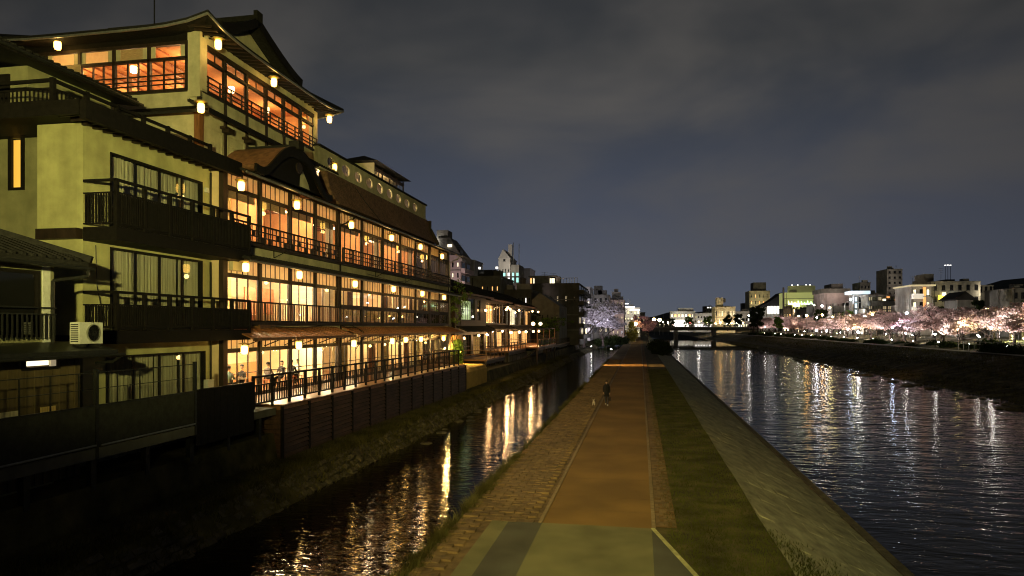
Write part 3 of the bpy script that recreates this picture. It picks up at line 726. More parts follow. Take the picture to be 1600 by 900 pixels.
B('meter_box', XF + .02, XF + .3, 29.6, 31.0, 5.60, 5.92, 'wood_brown'); B('conduit_box', XF + .03, XF + .25, 27.5, 28.4, 8.3, 8.75, 'plaster_cream')
# ------------------------------------------------------------------ tower over the south wing
XT, TY0, TY1, XW = -19.2, 27.25, 38.3, -29.0
b7 = [27.25, 29.1, 30.9, 32.7, 34.5, 36.4, 38.3]
B('tower_floor', XW, XT - .16, TY0 + .1, TY1, 15.75, 15.98, 'wood_floor'); B('tower_back_wall', XW - .2, XW - .004, TY0, TY1, 12.8, 19.0, 'plaster_warm')
B('tower_end_wall', XW, XT - .16, TY1 - .14, TY1 + .05, 12.8, 18.96, 'plaster_orange')
B('tower_wall', XT - .18, XT - .03, TY0 + .02, TY1 - .02, 13.0, 15.74, 'plaster_cream'); B('tower_wall', XW, XT - .184, TY0 - .02, TY0 + .11, 12.0, 15.74, 'plaster_cream')
B('tower_band', XT - .16, XT - .02, TY0 + .03, TY1 - .03, 15.742, 16.3, 'plaster_cream'); B('tower_band', XW, XT - .164, TY0 - .01, TY0 + .1, 15.742, 16.3, 'plaster_cream')
# moulded panels and posts on the closed storey
for i, (a, b) in enumerate(zip(b7, b7[1:])):
    p = MB(); z0, z1 = 13.35, 14.85; x0, x1 = XT - .03, XT + .0
    p.box(x0, x1, a + .22, a + .27, z0, z1).box(x0, x1, b - .27, b - .22, z0, z1).box(x0, x1, a + .27, b - .27, z1 - .05, z1).box(x0, x1, a + .27, b - .27, z0, z0 + .05)
    p.build('panel_moulding', 'plaster_cream', inn)
    if i == 1:                                        # raised crest in the second panel
        c = (a + b) / 2; m_ = MB()
        m_.box(x0, x1 + .01, c - .44, c + .44, 14.40, 14.46); m_.box(x0, x1 + .01, c - .44, c + .44, 13.50, 13.55)
        for k in range(24):
            t0, t1 = 2*math.pi*k/24, 2*math.pi*(k+1)/24
            m_.bar((x1, c + .36*math.cos(t0), 13.97 + .36*math.sin(t0)), (x1, c + .36*math.cos(t1), 13.97 + .36*math.sin(t1)), .045, .04)
        for dy in (-.16, 0, .16): m_.box(x0, x1 + .01, c + dy - .03, c + dy + .03, 13.72, 14.22)
        m_.box(x0, x1 + .012, c - .2, c + .2, 14.1, 14.15); m_.build('crest', 'plaster_cream', inn)
for y in b7: B('tower_post', XT - .1, XT + .06, y - .07, y + .07, 13.0, 16.28, 'wood_dark')
for y in b7[1:-1]:
    m_ = MB(); m_.box(XT - .02, XT + .35, y - .22, y + .22, 14.86, 15.0).box(XT - .02, XT + .26, y - .38, y + .38, 15.002, 15.12); m_.build('corbel', 'wood_dark', inn)
B('tower_corner_post', XT - .2, XT + .07, TY0 - .15, TY0 + .16, 12.9, 15.6, 'wood_brown')
# pent roof round the tower foot of the glazed room
po = pent('tower_pent_roof', TY0 - .9, TY1 + .9, 15.62, 15.16, XT + 1.0, 'tile', .12, False, 'wood_black', XT + .02, tilerows=.28)
m_ = MB(); m_.add([(XW, TY0 - .02, 15.62), (XT + .02, TY0 - .02, 15.62), (XT + 1.0, TY0 - .9, 15.16), (XW, TY0 - .9, 15.2), (XW, TY0 - .02, 15.48), (XT + .02, TY0 - .02, 15.48), (XT + 1.0, TY0 - .9, 15.03), (XW, TY0 - .9, 15.05)], [(0,1,2,3), (7,6,5,4), (3,2,6,7), (1,5,6,2), (0,3,7,4), (0,4,5,1)]); m_.build('tower_pent_roof', 'tile', inn)
# glazed top room
for y in b7: B('tower_post', XT - .12, XT + .05, y - .075, y + .075, 16.28, 18.5, 'wood_dark')
B('tower_corner', XT - .55, XT + .06, TY0 - .10, TY0 + .075, 16.0, 18.9, 'plaster_cream'); B('tower_corner', XT - .12, XT + .06, TY0 + .08, TY0 + .42, 16.3, 18.7, 'plaster_cream')
B('tower_corner', XT - .3, XT + .055, TY1 - .35, TY1 + .06, 13.0, 18.7, 'plaster_cream')
B('beam', XT - .13, XT + .06, TY0 + .08, TY1 - .1, 16.27, 16.40, 'wood_dark'); B('beam', XT - .12, XT + .05, TY0 + .43, TY1 - .36, 17.74, 17.84, 'wood_dark'); B('beam', XT - .13, XT + .065, TY0 + .43, TY1 - .36, 18.28, 18.48, 'wood_dark')
B('tower_band', XT - .1, XT + .02, TY0 + .43, TY1 - .36, 18.481, 18.95, 'plaster_cream')
for a, b in zip(b7, b7[1:]):
    a2, b2 = max(a + .08, TY0 + .44), min(b - .08, TY1 - .37)
    window(inn, XT - .03, a2, b2, 16.41, 17.74, 1 if a > 28 else 1, 'glass'); window(inn, XT - .03, a2, b2, 17.845, 18.28, 2, 'glass')
def rails(x0, x1, y0, y1, zs, m='wood_dark', w=.05, name='tower_rail'):
    for z in zs: box(name, inn, x0, x1, y0, y1, z - w/2, z + w/2, m)
rails(XT + .12, XT + .17, TY0 + .3, TY1 - .1, (16.55, 16.75, 17.0))
for i in range(13): B('rail_post', XT + .115, XT + .175, TY0 + .35 + i * .87, TY0 + .40 + i * .87, 16.38, 17.03, 'wood_dark')
# south side: long glazed openings
xs_ = [-28.9, -27.1, -25.3, -23.5, -21.7, -19.8]
for x in xs_: B('tower_post', x - .07, x + .07, TY0 - .12, TY0 + .05, 16.28, 18.5, 'wood_dark')
B('beam', XW, XT - .56, TY0 - .13, TY0 + .06, 16.27, 16.40, 'wood_dark'); B('beam', XW, XT - .56, TY0 - .12, TY0 + .05, 17.70, 17.82, 'wood_dark'); B('beam', XW, XT - .56, TY0 - .13, TY0 + .06, 18.36, 18.50, 'wood_dark'); B('tower_band', XW, XT - .56, TY0 - .08, TY0 + .04, 18.502, 18.95, 'wood_black')
for i, (a, b) in enumerate(zip(xs_, xs_[1:])):
    m_ = MB(); m_.box(a + .07, b - .07, TY0 - .036, TY0 - .026, 16.41, 17.69); m_.build('pane', 'glass', inn)
    for q in (.36, .66): B('south_mullion', a + (b - a) * q, a + (b - a) * q + .06, TY0 - .06, TY0 + .01, 16.41, 17.69, 'wood_dark')
    if i in (0, 1, 2): B('paper_screen', a + .3, b - .35, TY0 - .03, TY0 - .02, 17.83, 18.35, 'paper')
    B('plaster_panel', b - .34, b - .08, TY0 - .05, TY0 - .01, 17.83, 18.35, 'plaster_cream'); B('plaster_panel', a + .08, a + .29, TY0 - .05, TY0 - .01, 17.83, 18.35, 'plaster_cream')
    if i == 3: B('paper_screen', a + .3, b - .35, TY0 - .03, TY0 - .02, 17.83, 18.35, 'blind')
    for z in (16.6, 16.8, 17.02): B('tower_rail', a + .08, b - .08, TY0 - .16, TY0 - .11, z - .025, z + .025, 'wood_dark')
B('reed_blind', -26.0, -25.1, TY0 - .25, TY0 - .22, 16.5, 17.75, 'blind')
# timber ceiling, inner posts and lights of the top room
B('tower_ceiling', XW, XT - .2, TY0 + .12, TY1 - .16, 18.50, 18.56, 'plaster_orange')
for i in range(12): B('ceiling_batten', XW + .05 + i * .66, XW + .12 + i * .66, TY0 + .14, TY1 - .2, 18.44, 18.499, 'wood_red')
for x in (-22.2, -25.4):
    for y in (30.4, 34.2): B('inner_post', x - .08, x + .08, y - .08, y + .08, 15.982, 18.41, 'wood_brown')
for x in (-21.0, -24.0, -27.0):
    for y in (29.0, 32.4, 35.8):
        m_ = MB(); m_.lathe([(.02, .14), (.15, .12), (.15, -.16), (.02, -.18)], (x, y, 18.2), 10); m_.build('pendant_light', 'ceiling_glow', inn, True)
        lamp('POINT', (x, y, 17.9), 130, (1, .54, .22), inn, .25)
# hipped skirt with up-swept corners and the gabled roof above it
def skirt():
    m_ = MB(); x0, x1, y0, y1 = XW - 1, XT + 1.25, TY0 - 1.25, TY1 + 1.15; N = 12
    def rise(t): return .42 * abs(2 * t - 1) ** 5
    o, i_ = [], []
    def edge(p, q, a, b):
        for k in range(N): t = k / N; o.append((p[0] + (q[0]-p[0])*t, p[1] + (q[1]-p[1])*t, 18.78 + rise(t))); i_.append((a[0] + (b[0]-a[0])*t, a[1] + (b[1]-a[1])*t, 20.05))
    A, B_, C_, D = (x0, y0), (x1, y0), (x1, y1), (x0, y1); a, b, c, d = (x0 + 2, 29.2), (XT - .9, 29.2), (XT - .9, 36.4), (x0 + 2, 36.4)
    edge(A, B_, a, b); edge(B_, C_, b, c); edge(C_, D, c, d); edge(D, A, d, a); n = len(o)
    th = [(x, y, z - .16) for x, y, z in o]; und = [(x, y, 18.97) for x, y, z in i_]
    m_.add(o + i_ + th + und, [(k, (k+1) % n, n + (k+1) % n, n + k) for k in range(n)] + [(2*n + k, 2*n + (k+1) % n, (k+1) % n, k) for k in range(n)] + [(3*n + k, 3*n + (k+1) % n, 2*n + (k+1) % n, 2*n + k) for k in range(n)])
    r = m_.build('skirt_roof', 'tile', inn)
    e = MB()
    for k in range(n): e.bar(th[k], th[(k + 1) % n], .06, .09)
    e.build('eave_board', 'metal_grey', r)
    return r
sk = skirt()
for i in range(26):
    y = TY0 - .8 + i * .47
    if 'rafe' not in _bc: _bc['rafe'] = MB().bar((-.55, 0, .07), (.6, 0, -.10), .06, .08).mesh('rafter', 'wood_dark')
    put('rafter', _bc['rafe'], (XT + .5, y, 18.78), sk)
rx0, rx1, ry, rz = XW + 1, XT - .15, 32.1, 21.55
def curve(t): return 20.0 + (rz - 20.0) * (t ** 1.35)      # concave slope
gm = MB(); K = 8; ls = [29.0 + (ry - 29.0) * k / K for k in range(K + 1)]; rs = [36.7 + (ry - 36.7) * k / K for k in range(K + 1)]
for side in (ls, rs):
    for k in range(K):
        za, zb = curve(k / K), curve((k + 1) / K)
        gm.add([(rx0, side[k], za), (rx1, side[k], za), (rx1, side[k+1], zb), (rx0, side[k+1], zb), (rx0, side[k], za - .2), (rx1, side[k], za - .2), (rx1, side[k+1], zb - .2), (rx0, side[k+1], zb - .2)], [(0,1,2,3), (7,6,5,4), (1,5,6,2), (0,4,7,3), (0,1,5,4)])
gr = gm.build('gable_roof', 'tile', inn)
for side, s_ in ((ls, 1), (rs, -1)):
    bm_ = MB()
    for k in range(K): bm_.bar((rx1 + .05, side[k], curve(k / K) - .1), (rx1 + .05, side[k+1], curve((k + 1) / K) - .1), .12, .42)
    bm_.build('barge_board', 'wood_black', gr)
gw = MB(); gw.add([(XT - .85, ls[k], 19.9 if k == 0 else curve(k / K) - .25) for k in range(K + 1)] + [(XT - .85, rs[k], 19.9 if k == 0 else curve(k / K) - .25) for k in range(K - 1, -1, -1)], [tuple(range(2 * K + 1))]); gw.build('gable_wall', 'plaster_cream', inn)
rd = MB(); rd.box(rx0, rx1 + .1, ry - .16, ry + .16, rz - .05, rz + .22).box(rx1 - .05, rx1 + .16, ry - .26, ry + .26, rz - .1, rz + .40); rd.build('ridge', 'tile', gr)
MB().tube((-26.5, 33.6, 19.5), (-26.5, 33.6, 25.2), .035).build('roof_mast', 'metal_dark', inn)
# curved porch gable over the third-storey eave
def karahafu():
    yc, w, x1, x0 = 31.0, 3.75, XF + 1.45, XT - .02; N = 28
    def top(t):                                       # t in -1..1: ogee: high round middle, flaring ends
        a = abs(t); return 12.75 + 1.75 * (.5 + .5 * math.cos(math.pi * min(1, a * 1.08) ** 1.25)) + .16 * max(0, a - .75) / .25
    ys_ = [yc + w * (2 * i / N - 1) for i in range(N + 1)]; zs = [top(2 * i / N - 1) for i in range(N + 1)]
    r = MB()
    for i in range(N):
        a, b, za, zb = ys_[i], ys_[i+1], zs[i], zs[i+1]
        r.add([(x0, a, za), (x1, a, za), (x1, b, zb), (x0, b, zb), (x0, a, za - .12), (x1, a, za - .12), (x1, b, zb - .12), (x0, b, zb - .12)], [(0,1,2,3), (7,6,5,4)] + ([(0, 4, 5, 1)] if i == 0 else []) + ([(2, 6, 7, 3)] if i == N - 1 else []))
    o = r.build('curved_porch_roof', 'copper_dark', inn, True)
    f = MB()
    for i in range(N):
        a, b, za, zb = ys_[i], ys_[i+1], zs[i], zs[i+1]; da, db = [.30 + .22 * (1 - abs(2 * j / N - 1)) for j in (i, i + 1)]
        f.add([(x1 - .02, a, za + .03), (x1 + .1, a, za + .03), (x1 + .1, b, zb + .03), (x1 - .02, b, zb + .03), (x1 - .02, a, za - da), (x1 + .1, a, za - da), (x1 + .1, b, zb - db), (x1 - .02, b, zb - db)], [(0,1,2,3), (7,6,5,4), (1,5,6,2), (3,7,4,0)] + ([(0,4,5,1)] if i == 0 else []) + ([(2,6,7,3)] if i == N - 1 else []))
    f.build('barge_board', 'wood_black', o)
    m_ = MB(); m_.add([(x1 - .12, ys_[i], zs[i] - .2) for i in range(2, N - 1)] + [(x1 - .12, ys_[N - 2], 12.72), (x1 - .12, ys_[2], 12.72)], [tuple(range(N - 1))]); m_.build('porch_gable', 'wood_black', o)
    d = MB(); d.lathe([(.02, -.04), (.3, -.03), (.3, .03), (.02, .04)], (0, 0, 0), 12)
    d.v = [(x1 + .12 + z, yc + x, 13.56 + y * .9) for x, y, z in d.v]; d.build('gable_pendant', 'wood_dark', o)
    d = MB(); d.add([(x1 - .10, yc + .45, 12.78), (x1 - .10, yc + 1.5, 12.78), (x1 - .10, yc + 1.35, 13.05), (x1 - .10, yc + .8, 13.6), (x1 - .10, yc + .5, 13.3)], [(0, 1, 2, 3, 4)]); d.build('gable_infill', 'plaster_cream', o)
    rb = MB(); rb.box(x0, x1 + .14, yc - .13, yc + .13, 14.48, 14.7).box(x1 - .3, x1 + .24, yc - .26, yc + .26, 14.45, 14.85); rb.build('porch_ridge', 'tile', o)
karahafu()

# ------------------------------------------------------------------ lanterns hung under the eaves
CAP = MB().lathe([(.05, .37), (.28, .33), (.32, .29), (.05, .29)], n=16).mesh('cap', 'metal_brass', True)
GLB = MB().lathe([(.14, .22), (.17, .10), (.165, -.10), (.135, -.20), (.03, -.22)], n=16).mesh('globe', 'lantern_glow', True)
STM = MB().tube((0, 0, .28), (0, 0, .62), .018, n=6).mesh('stem', 'metal_dark')
ORD = ['first', 'second', 'third', 'fourth', 'fifth', 'sixth', 'seventh', 'eighth']
def lantern(x, y, z, label, s=.88):
    t = thing('wall_lantern', label, 'lantern', (x, y, z), 'lanterns on the riverside restaurant')
    for nm, me in (('cap', CAP), ('globe', GLB), ('stem', STM)):
        put(nm, me, (x, y, z), t).scale = (s, s, s)
    lamp('POINT', (x, y, z - .40 * s), 13, (1, .58, .18), t, .1, 'lantern_and_fill_light')
    return t
def row(us, vs, x, txt, s=.88):
    for i, (u, v) in enumerate(zip(us, vs)):
        y = along(u, x); lantern(x, y, height(v, x, y), txt(i), s)
lantern(across(90, 26.6), 26.6, height(71, across(90, 26.6), 26.6), 'glowing lantern under the south eave of the top tower room, left of its glass')
row((341, 428), (70, 129), XT + .75, lambda i: ('glowing lantern under the tower eave beside the near corner post', 'glowing lantern under the tower eave in the middle of its glazed front')[i])
lantern(-18.4, 38.42, 18.27, 'glowing lantern at the far corner of the tower eave against the night sky')
row((314,), (169,), XT + .75, lambda i: 'glowing lantern below the lower tower roof beside the brown corner post')
lantern(XT + .9, 38.9, height(262, XT + .9, 38.9), 'glowing lantern below the lower tower roof right of the curved porch gable')
row((377, 464, 549), (291, 321, 352), XF + .9, lambda i: ('glowing lantern under the third-storey eave above the black balcony', 'glowing lantern under the third-storey eave below the curved porch gable', 'glowing lantern by the third-storey downpipe between the two wings')[i])
row((612, 657, 691), (372, 386, 401), XF + .9, lambda i: ('larger glowing lantern under the brown curved roof in the middle of the third storey', 'glowing lantern under the brown curved roof near its far end', 'glowing lantern in front of the last third-storey window')[i])
row((384, 468, 555, 615, 660, 694), (418, 430, 444, 452, 459, 465), XF + .9, lambda i: 'glowing lantern under the second-storey eave, %s from the near end' % ORD[i])
row((382, 467, 553), (547, 540, 537), XF + 1.0, lambda i: 'glowing lantern under the copper eave at deck level, %s from the near end' % ORD[i])
row((613, 634, 658, 693), (533, 531, 530, 529), XF + .8, lambda i: 'lantern under the copper eave of the far wing, %s from the left of four' % ORD[i])
for u, v in ((587, 375), (632, 389), (668, 402)):
    x = XF - .9; y = along(u, x); o = put('hanging_globe', GLB, (x, y, height(v, x, y)), inn); o.scale = (.85,) * 3
# ================================================================== deck, fence and boarded wall before the restaurant
XD = -14.85
dk = MB(); dk.box(XF + .05, XD, 26.5, 57.2, 2.28, 2.52); dk.build('deck', 'wood_floor', inn)
for i in range(9): B('deck_joist', XD - .14 - i*.36, XD - .02 - i*.36, 26.5, 57.2, 2.05, 2.276, 'wood_dark')
fence = thing('deck_fence', 'long dark wooden slatted fence along the lit restaurant deck', 'fence', (XD - .15, 41, 2.52))
xf = XD - .15
for z, w in ((3.78, .08), (3.45, .05), (2.72, .06)): box('rail', fence, xf - w/2, xf + w/2, 24.6, 55.6, z - w/2, z + w/2, 'wood_black')
n = 22
for i in range(n + 1):
    y = 24.6 + 31 * i / n; box('fence_post', fence, xf - .05, xf + .05, y - .05, y + .05, 2.525, 3.84, 'wood_black')
    if i < n:
        for k in range(6):
            yy_ = y + .17 + k * .195; box('baluster', fence, xf - .011, xf + .011, yy_, yy_ + .07, 2.752, 3.424, 'wood_black')
box('rail', fence, XF + .6, xf - .045, 55.56, 55.63, 3.74, 3.82, 'wood_dark'); box('rail', fence, XF + .6, xf - .045, 55.56, 55.63, 2.7, 2.76, 'wood_dark')
for i in range(12): box('baluster', fence, XF + .7 + i*.19, XF + .76 + i*.19, 55.58, 55.61, 2.762, 3.738, 'wood_brown')
bw = thing('boarded_wall', 'dark boarded wall carrying the restaurant deck above the stream bank', 'wall', (XD, 42, .1))
ph = 57.3; pn = 13; y0 = 26.5; sp = (ph - y0) / pn
for i in range(pn + 1):
    y = y0 + i * sp; box('wall_post', bw, XD - .02, XD + .085, y - .06, y + .06, .05, 2.44, 'wood_black')
for i in range(pn):
    a, b = y0 + i*sp + .07, y0 + (i+1)*sp - .07
    for k in range(11):
        z = .12 + k * .205; m_ = ('bd', round(b - a, 3), k % 2)
        if m_ not in _bc: _bc[m_] = MB().add([(-.02, -(b-a)/2, -.075), (.055 if k % 2 else .045, -(b-a)/2, -.1), (.005, -(b-a)/2, .075), (-.02, -(b-a)/2, .075), (-.02, (b-a)/2, -.075), (.055 if k % 2 else .045, (b-a)/2, -.075), (.005, (b-a)/2, .075), (-.02, (b-a)/2, .075)], [(0,1,2,3), (7,6,5,4), (1,5,6,2), (3,2,6,7), (0,4,5,1), (0,3,7,4)]).mesh('plank', 'wood_plank')
        put('plank', _bc[m_], (XD + .02, (a + b) / 2, z), bw)
box('wall_cap', bw, XD - .12, XD + .16, y0 - .1, ph + .1, 2.445, 2.515, 'wood_brown')
for k in range(11): box('plank', bw, XF, XD - .03, y0 - .05, y0 - .01 + .015 * (k % 2), .02 + k*.205, .21 + k*.205, 'wood_plank')
box('wall_cap', bw, XF, XD - .125, y0 - .1, y0 + .06, 2.445, 2.515, 'wood_brown')
box('backing', bw, XD - .10, XD - .021, y0 + .05, ph, .0, 2.27, 'wood_black'); box('wall_end', bw, XF, XD - .025, ph - .05, ph + .06, .0, 2.44, 'wood_black')

# ================================================================== the stucco house with two black balconies
hb = thing('stucco_house', 'yellowish green stucco house with two long black balconies and a roof terrace', 'house', (-18.5, 23.5, 1.3))
def H(name, *a, par=None): return box(name, par or hb, *a)
XS = -18.5
wins = [(21.2, 26.4, 9.25, 12.0), (21.2, 26.4, 5.72, 8.62), (21.0, 26.6, 2.5, 4.75)]
def wall_with_openings(par, name, x0, x1, y0, y1, z0, z1, ops, m):
    zs = [z0]
    for a, b, c, d in sorted(ops, key=lambda o: o[2]):
        box(name, par, x0, x1, y0, y1, zs[-1], c, m); box(name, par, x0, x1, y0, a, c, d, m); box(name, par, x0, x1, b, y1, c, d, m); zs.append(d)
    box(name, par, x0, x1, y0, y1, zs[-1], z1, m)
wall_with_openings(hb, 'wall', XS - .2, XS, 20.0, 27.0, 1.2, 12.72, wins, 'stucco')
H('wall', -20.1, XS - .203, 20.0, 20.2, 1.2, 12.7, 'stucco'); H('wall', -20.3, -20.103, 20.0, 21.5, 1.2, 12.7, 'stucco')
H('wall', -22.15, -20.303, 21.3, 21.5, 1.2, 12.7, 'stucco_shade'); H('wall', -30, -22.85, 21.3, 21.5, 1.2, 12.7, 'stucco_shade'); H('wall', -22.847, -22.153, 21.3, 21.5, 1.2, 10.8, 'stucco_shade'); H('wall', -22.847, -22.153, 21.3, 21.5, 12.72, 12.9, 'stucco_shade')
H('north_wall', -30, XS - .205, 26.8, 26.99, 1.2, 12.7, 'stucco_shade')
for z in (1.6, 5.62, 9.12): H('floor_slab', -29.8, XS - .21, 21.6, 26.78, z - .1, z + .05, 'wood_floor')
H('partition', -21.6, -21.4, 21.6, 26.7, 1.7, 12.6, 'dark_room')
# tall slit window, lit amber
sw = H('slit_window', -22.70, -22.30, 21.36, 21.40, 10.90, 12.66, 'blind'); sw.data = sw.data.copy(); sw.data.materials[0] = M['amber_blind']
H('window_frame', -22.85, -22.70, 21.26, 21.48, 10.8, 12.72, 'wood_black'); H('window_frame', -22.30, -22.15, 21.26, 21.48, 10.8, 12.72, 'wood_black'); H('window_frame', -22.70, -22.30, 21.26, 21.48, 10.8, 10.9, 'wood_black'); H('window_hood', -23.05, -21.95, 21.1, 21.5, 12.721, 12.86, 'wood_black')
# four-light sliding windows with curtains
for k, (a, b, z0, z1) in enumerate(wins):
    wd = (b - a) / 4
    m_ = MB().box(XS - .16, XS + .03, a, a + .06, z0, z1).box(XS - .16, XS + .03, b - .06, b, z0, z1).box(XS - .16, XS + .03, a + .06, b - .06, z1 - .07, z1).box(XS - .16, XS + .03, a + .06, b - .06, z0, z0 + .06)
    f = m_.build('sliding_window', 'wood_black', hb)
    for i in range(4):
        x = XS - (.06 if i in (0, 3) else .11); box('sash', f, x - .02, x + .02, a + i*wd + .001 + .06*(i == 0), a + i*wd + .08, z0 + .06, z1 - .07, 'wood_black')
        box('pane', f, x - .004, x + .004, a + i*wd + .081, a + (i+1)*wd - (.061 if i == 3 else 0), z0 + .06, z1 - .07, 'glass')
    for i in (0, 1, 2, 3): curtain(hb, XS - (.24 if i in (0, 3) else .32), a + i*wd + .05, a + (i+1)*wd - .02, z0 + .05, z1 - .06, 'curtain')
def balcony(z0, zt):
    x1, x0, ya, yb = -17.2, XS + .001, 20.0, 28.0
    s = MB().box(x0, x1, ya, yb - 1.0, z0 - .45, z0).build('balcony', 'wood_black', hb)
    box('balcony_slab', s, XS + .51, x1, yb - .998, yb, z0 - .45, z0, 'wood_black')
    for z, w in ((zt, .09), (zt - .42, .05), (z0 + .12, .05)):
        box('rail', s, x1 - w, x1 - .001, ya, yb, z - w/2, z + w/2, 'wood_black'); box('rail', s, x0, x1 - w - .001, ya, ya + w, z - w/2, z + w/2, 'wood_black')
    for i in range(7):
        y = ya + .06 + i * 1.315; box('balcony_post', s, x1 - .12, x1 + .01, y - .06, y + .06, z0, zt + .02, 'wood_black')
    i = 0; y = ya + .16
    while y < yb - .1: box('baluster', s, x1 - .055, x1 - .02, y, y + .055, z0 + .145, zt - .445, 'wood_black'); y += .105
    x = x0 + .06
    while x < x1 - .2: box('baluster', s, x, x + .045, ya + .015, ya + .045, z0 + .145, zt - .445, 'wood_black'); x += .1
    box('screen_board', s, x1 - .085, x1 - .065, ya + .15, yb - .1, z0 + .02, zt - .47, 'wood_black')
    return s
balcony(9.15, 10.72); balcony(5.66, 6.95)
H('ledge', -20.1, XS + .001, 19.72, 19.998, 8.75, 9.1, 'wood_dark'); H('ledge', -20.1, XS + .001, 19.8, 19.997, 5.3, 5.5, 'wood_dark')
# eave of the flat terrace, its railing and the set-back roof above
te = MB(); te.box(-30, -17.2, 18.7, 27.2, 12.73, 12.92).box(-17.35, -17.14, 18.65, 27.25, 12.36, 12.96).box(-30, -17.36, 18.6, 18.72, 12.5, 12.97); te.build('terrace_eave', 'wood_black', hb)
for i in range(18): H('rafter', XS + .02, -17.36, 19.0 + i*.46, 19.08 + i*.46, 12.58, 12.728, 'wood_dark')
for z, w in ((13.72, .1), (13.45, .05), (13.05, .05)): H('terrace_rail', XS - w, XS - .001, 18.8, 27.1, z - w/2, z + w/2, 'wood_black'); H('terrace_rail', -24, XS - w - .001, 18.8, 18.8 + w, z - w/2, z + w/2, 'wood_black')
for i in range(7): H('terrace_post', XS - .13, XS + .01, 18.8 + i*1.36, 18.93 + i*1.36, 12.93, 13.8, 'wood_black')
for i in range(50): H('terrace_baluster', XS - .06, XS - .03, 19.0 + i*.163, 19.05 + i*.163, 13.07, 13.43, 'wood_black')
for i in range(34): H('terrace_baluster', -24 + i*.163, -23.95 + i*.163, 18.83, 18.86, 13.07, 13.43, 'wood_black')
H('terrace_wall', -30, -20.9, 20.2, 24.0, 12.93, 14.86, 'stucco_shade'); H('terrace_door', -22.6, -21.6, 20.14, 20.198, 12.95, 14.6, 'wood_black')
rr = MB(); rr.add([(-19.95, 17.0, 14.92), (-19.95, 24.4, 14.92), (-30, 24.4, 16.6), (-30, 17.0, 16.6), (-19.95, 17.0, 14.70), (-19.95, 24.4, 14.70), (-30, 24.4, 16.3), (-30, 17.0, 16.3)], [(0,1,2,3), (7,6,5,4), (0,4,5,1), (1,5,6,2), (2,6,7,3), (3,7,4,0)]); rr = rr.build('upper_roof', 'wood_black', hb)
tm = MB()
for i in range(26): tm.bar((-30, 17.1 + i*.285, 16.62), (-19.92, 17.1 + i*.285, 14.95), .1, .07)
tag(tm.build('tile_rows', 'tile', rr), kind='stuff')
g_ = MB(); g_.tube((-19.85, 17.0, 14.8), (-19.85, 24.5, 14.78), .06); g_.build('gutter', 'metal_dark', hb)
# deck of the stucco house, over the bank
H('house_deck', -18.3, -15.0, 12.0, 26.3, 2.1, 2.4, 'concrete_dark')
for i in range(7): H('deck_support', -15.35, -15.17, 12.4 + i*2.15, 12.58 + i*2.15, .1, 2.1, 'metal_dark')
wl_ = MB(); wl_.box(-18.3, -17.6, 12.0, 26.4, 0.0, 2.09); wl_.build('footing_wall', 'stone', hb)
q = random.Random(4); sm = [MB().lathe([(.02, -.22), (.22, -.15), (.27, .0), (.2, .17), (.02, .22)], n=7).mesh('footing_stone', 'stone_pale') for _ in range(1)]
for i in range(70):
    o = put('footing_stone', sm[0], (-17.6, 17.5 + (i % 24) * .36 + q.uniform(-.08, .08), .35 + (i // 24) * .55 + q.uniform(-.06, .06)), hb); o.scale = (.45, q.uniform(.7, 1.1), q.uniform(.9, 1.2)); o.rotation_euler.x = q.uniform(0, 3)

# netted fence on the edge of that deck
nf = thing('netted_fence', 'dark netted panel fence with a pale pipe along its foot, below the stucco house', 'fence', (-14.95, 16.5, 2.4))
xn = -14.93
fy = [11.6, 14.0, 16.6, 18.0, 19.4, 20.9]
for a, b in ((11.6, 16.6), (16.6, 20.9)): box('net_panel', nf, xn - .02, xn + .02, a + .06, b - .06, 2.42, 3.55, 'fence_mesh')
for y in (11.6, 16.6, 20.9): box('fence_post', nf, xn - .05, xn + .05, y - .05, y + .05, 2.1, 4.6, 'metal_dark')
for a, b in ((11.6, 16.6), (16.6, 20.9)):
    box('rail', nf, xn - .03, xn + .03, a + .05, b - .05, 3.55, 3.61, 'metal_dark'); box('wire', nf, xn - .012, xn + .012, a + .05, b - .05, 4.5, 4.525, 'metal_dark'); box('wire', nf, xn - .01, xn + .01, a + .05, b - .05, 4.05, 4.07, 'metal_dark')
    pm = MB(); pm.tube((xn + .09, a + .1, 2.47), (xn + .09, b - .1, 2.49), .03); pm.build('pipe', 'metal_grey', nf)
    box('kick_board', nf, xn - .03, xn + .03, a + .05, b - .05, 2.1, 2.40, 'concrete_dark')
    k = a + .8
    while k < b - .2: box('thin_post', nf, xn - .015, xn + .015, k - .015, k + .015, 3.611, 4.5, 'metal_dark'); k += .9
bf = thing('board_fence', 'low black board fence between the netted fence and the restaurant deck', 'fence', (-14.95, 22.7, 2.0))
for i in range(18): box('board', bf, xn - .02, xn + .02 + .008 * (i % 2), 20.98 + i*.195, 21.165 + i*.195, 1.7, 3.55, 'wood_black')
box('rail', bf, xn - .07, xn + .07, 20.96, 24.5, 3.552, 3.63, 'wood_black')

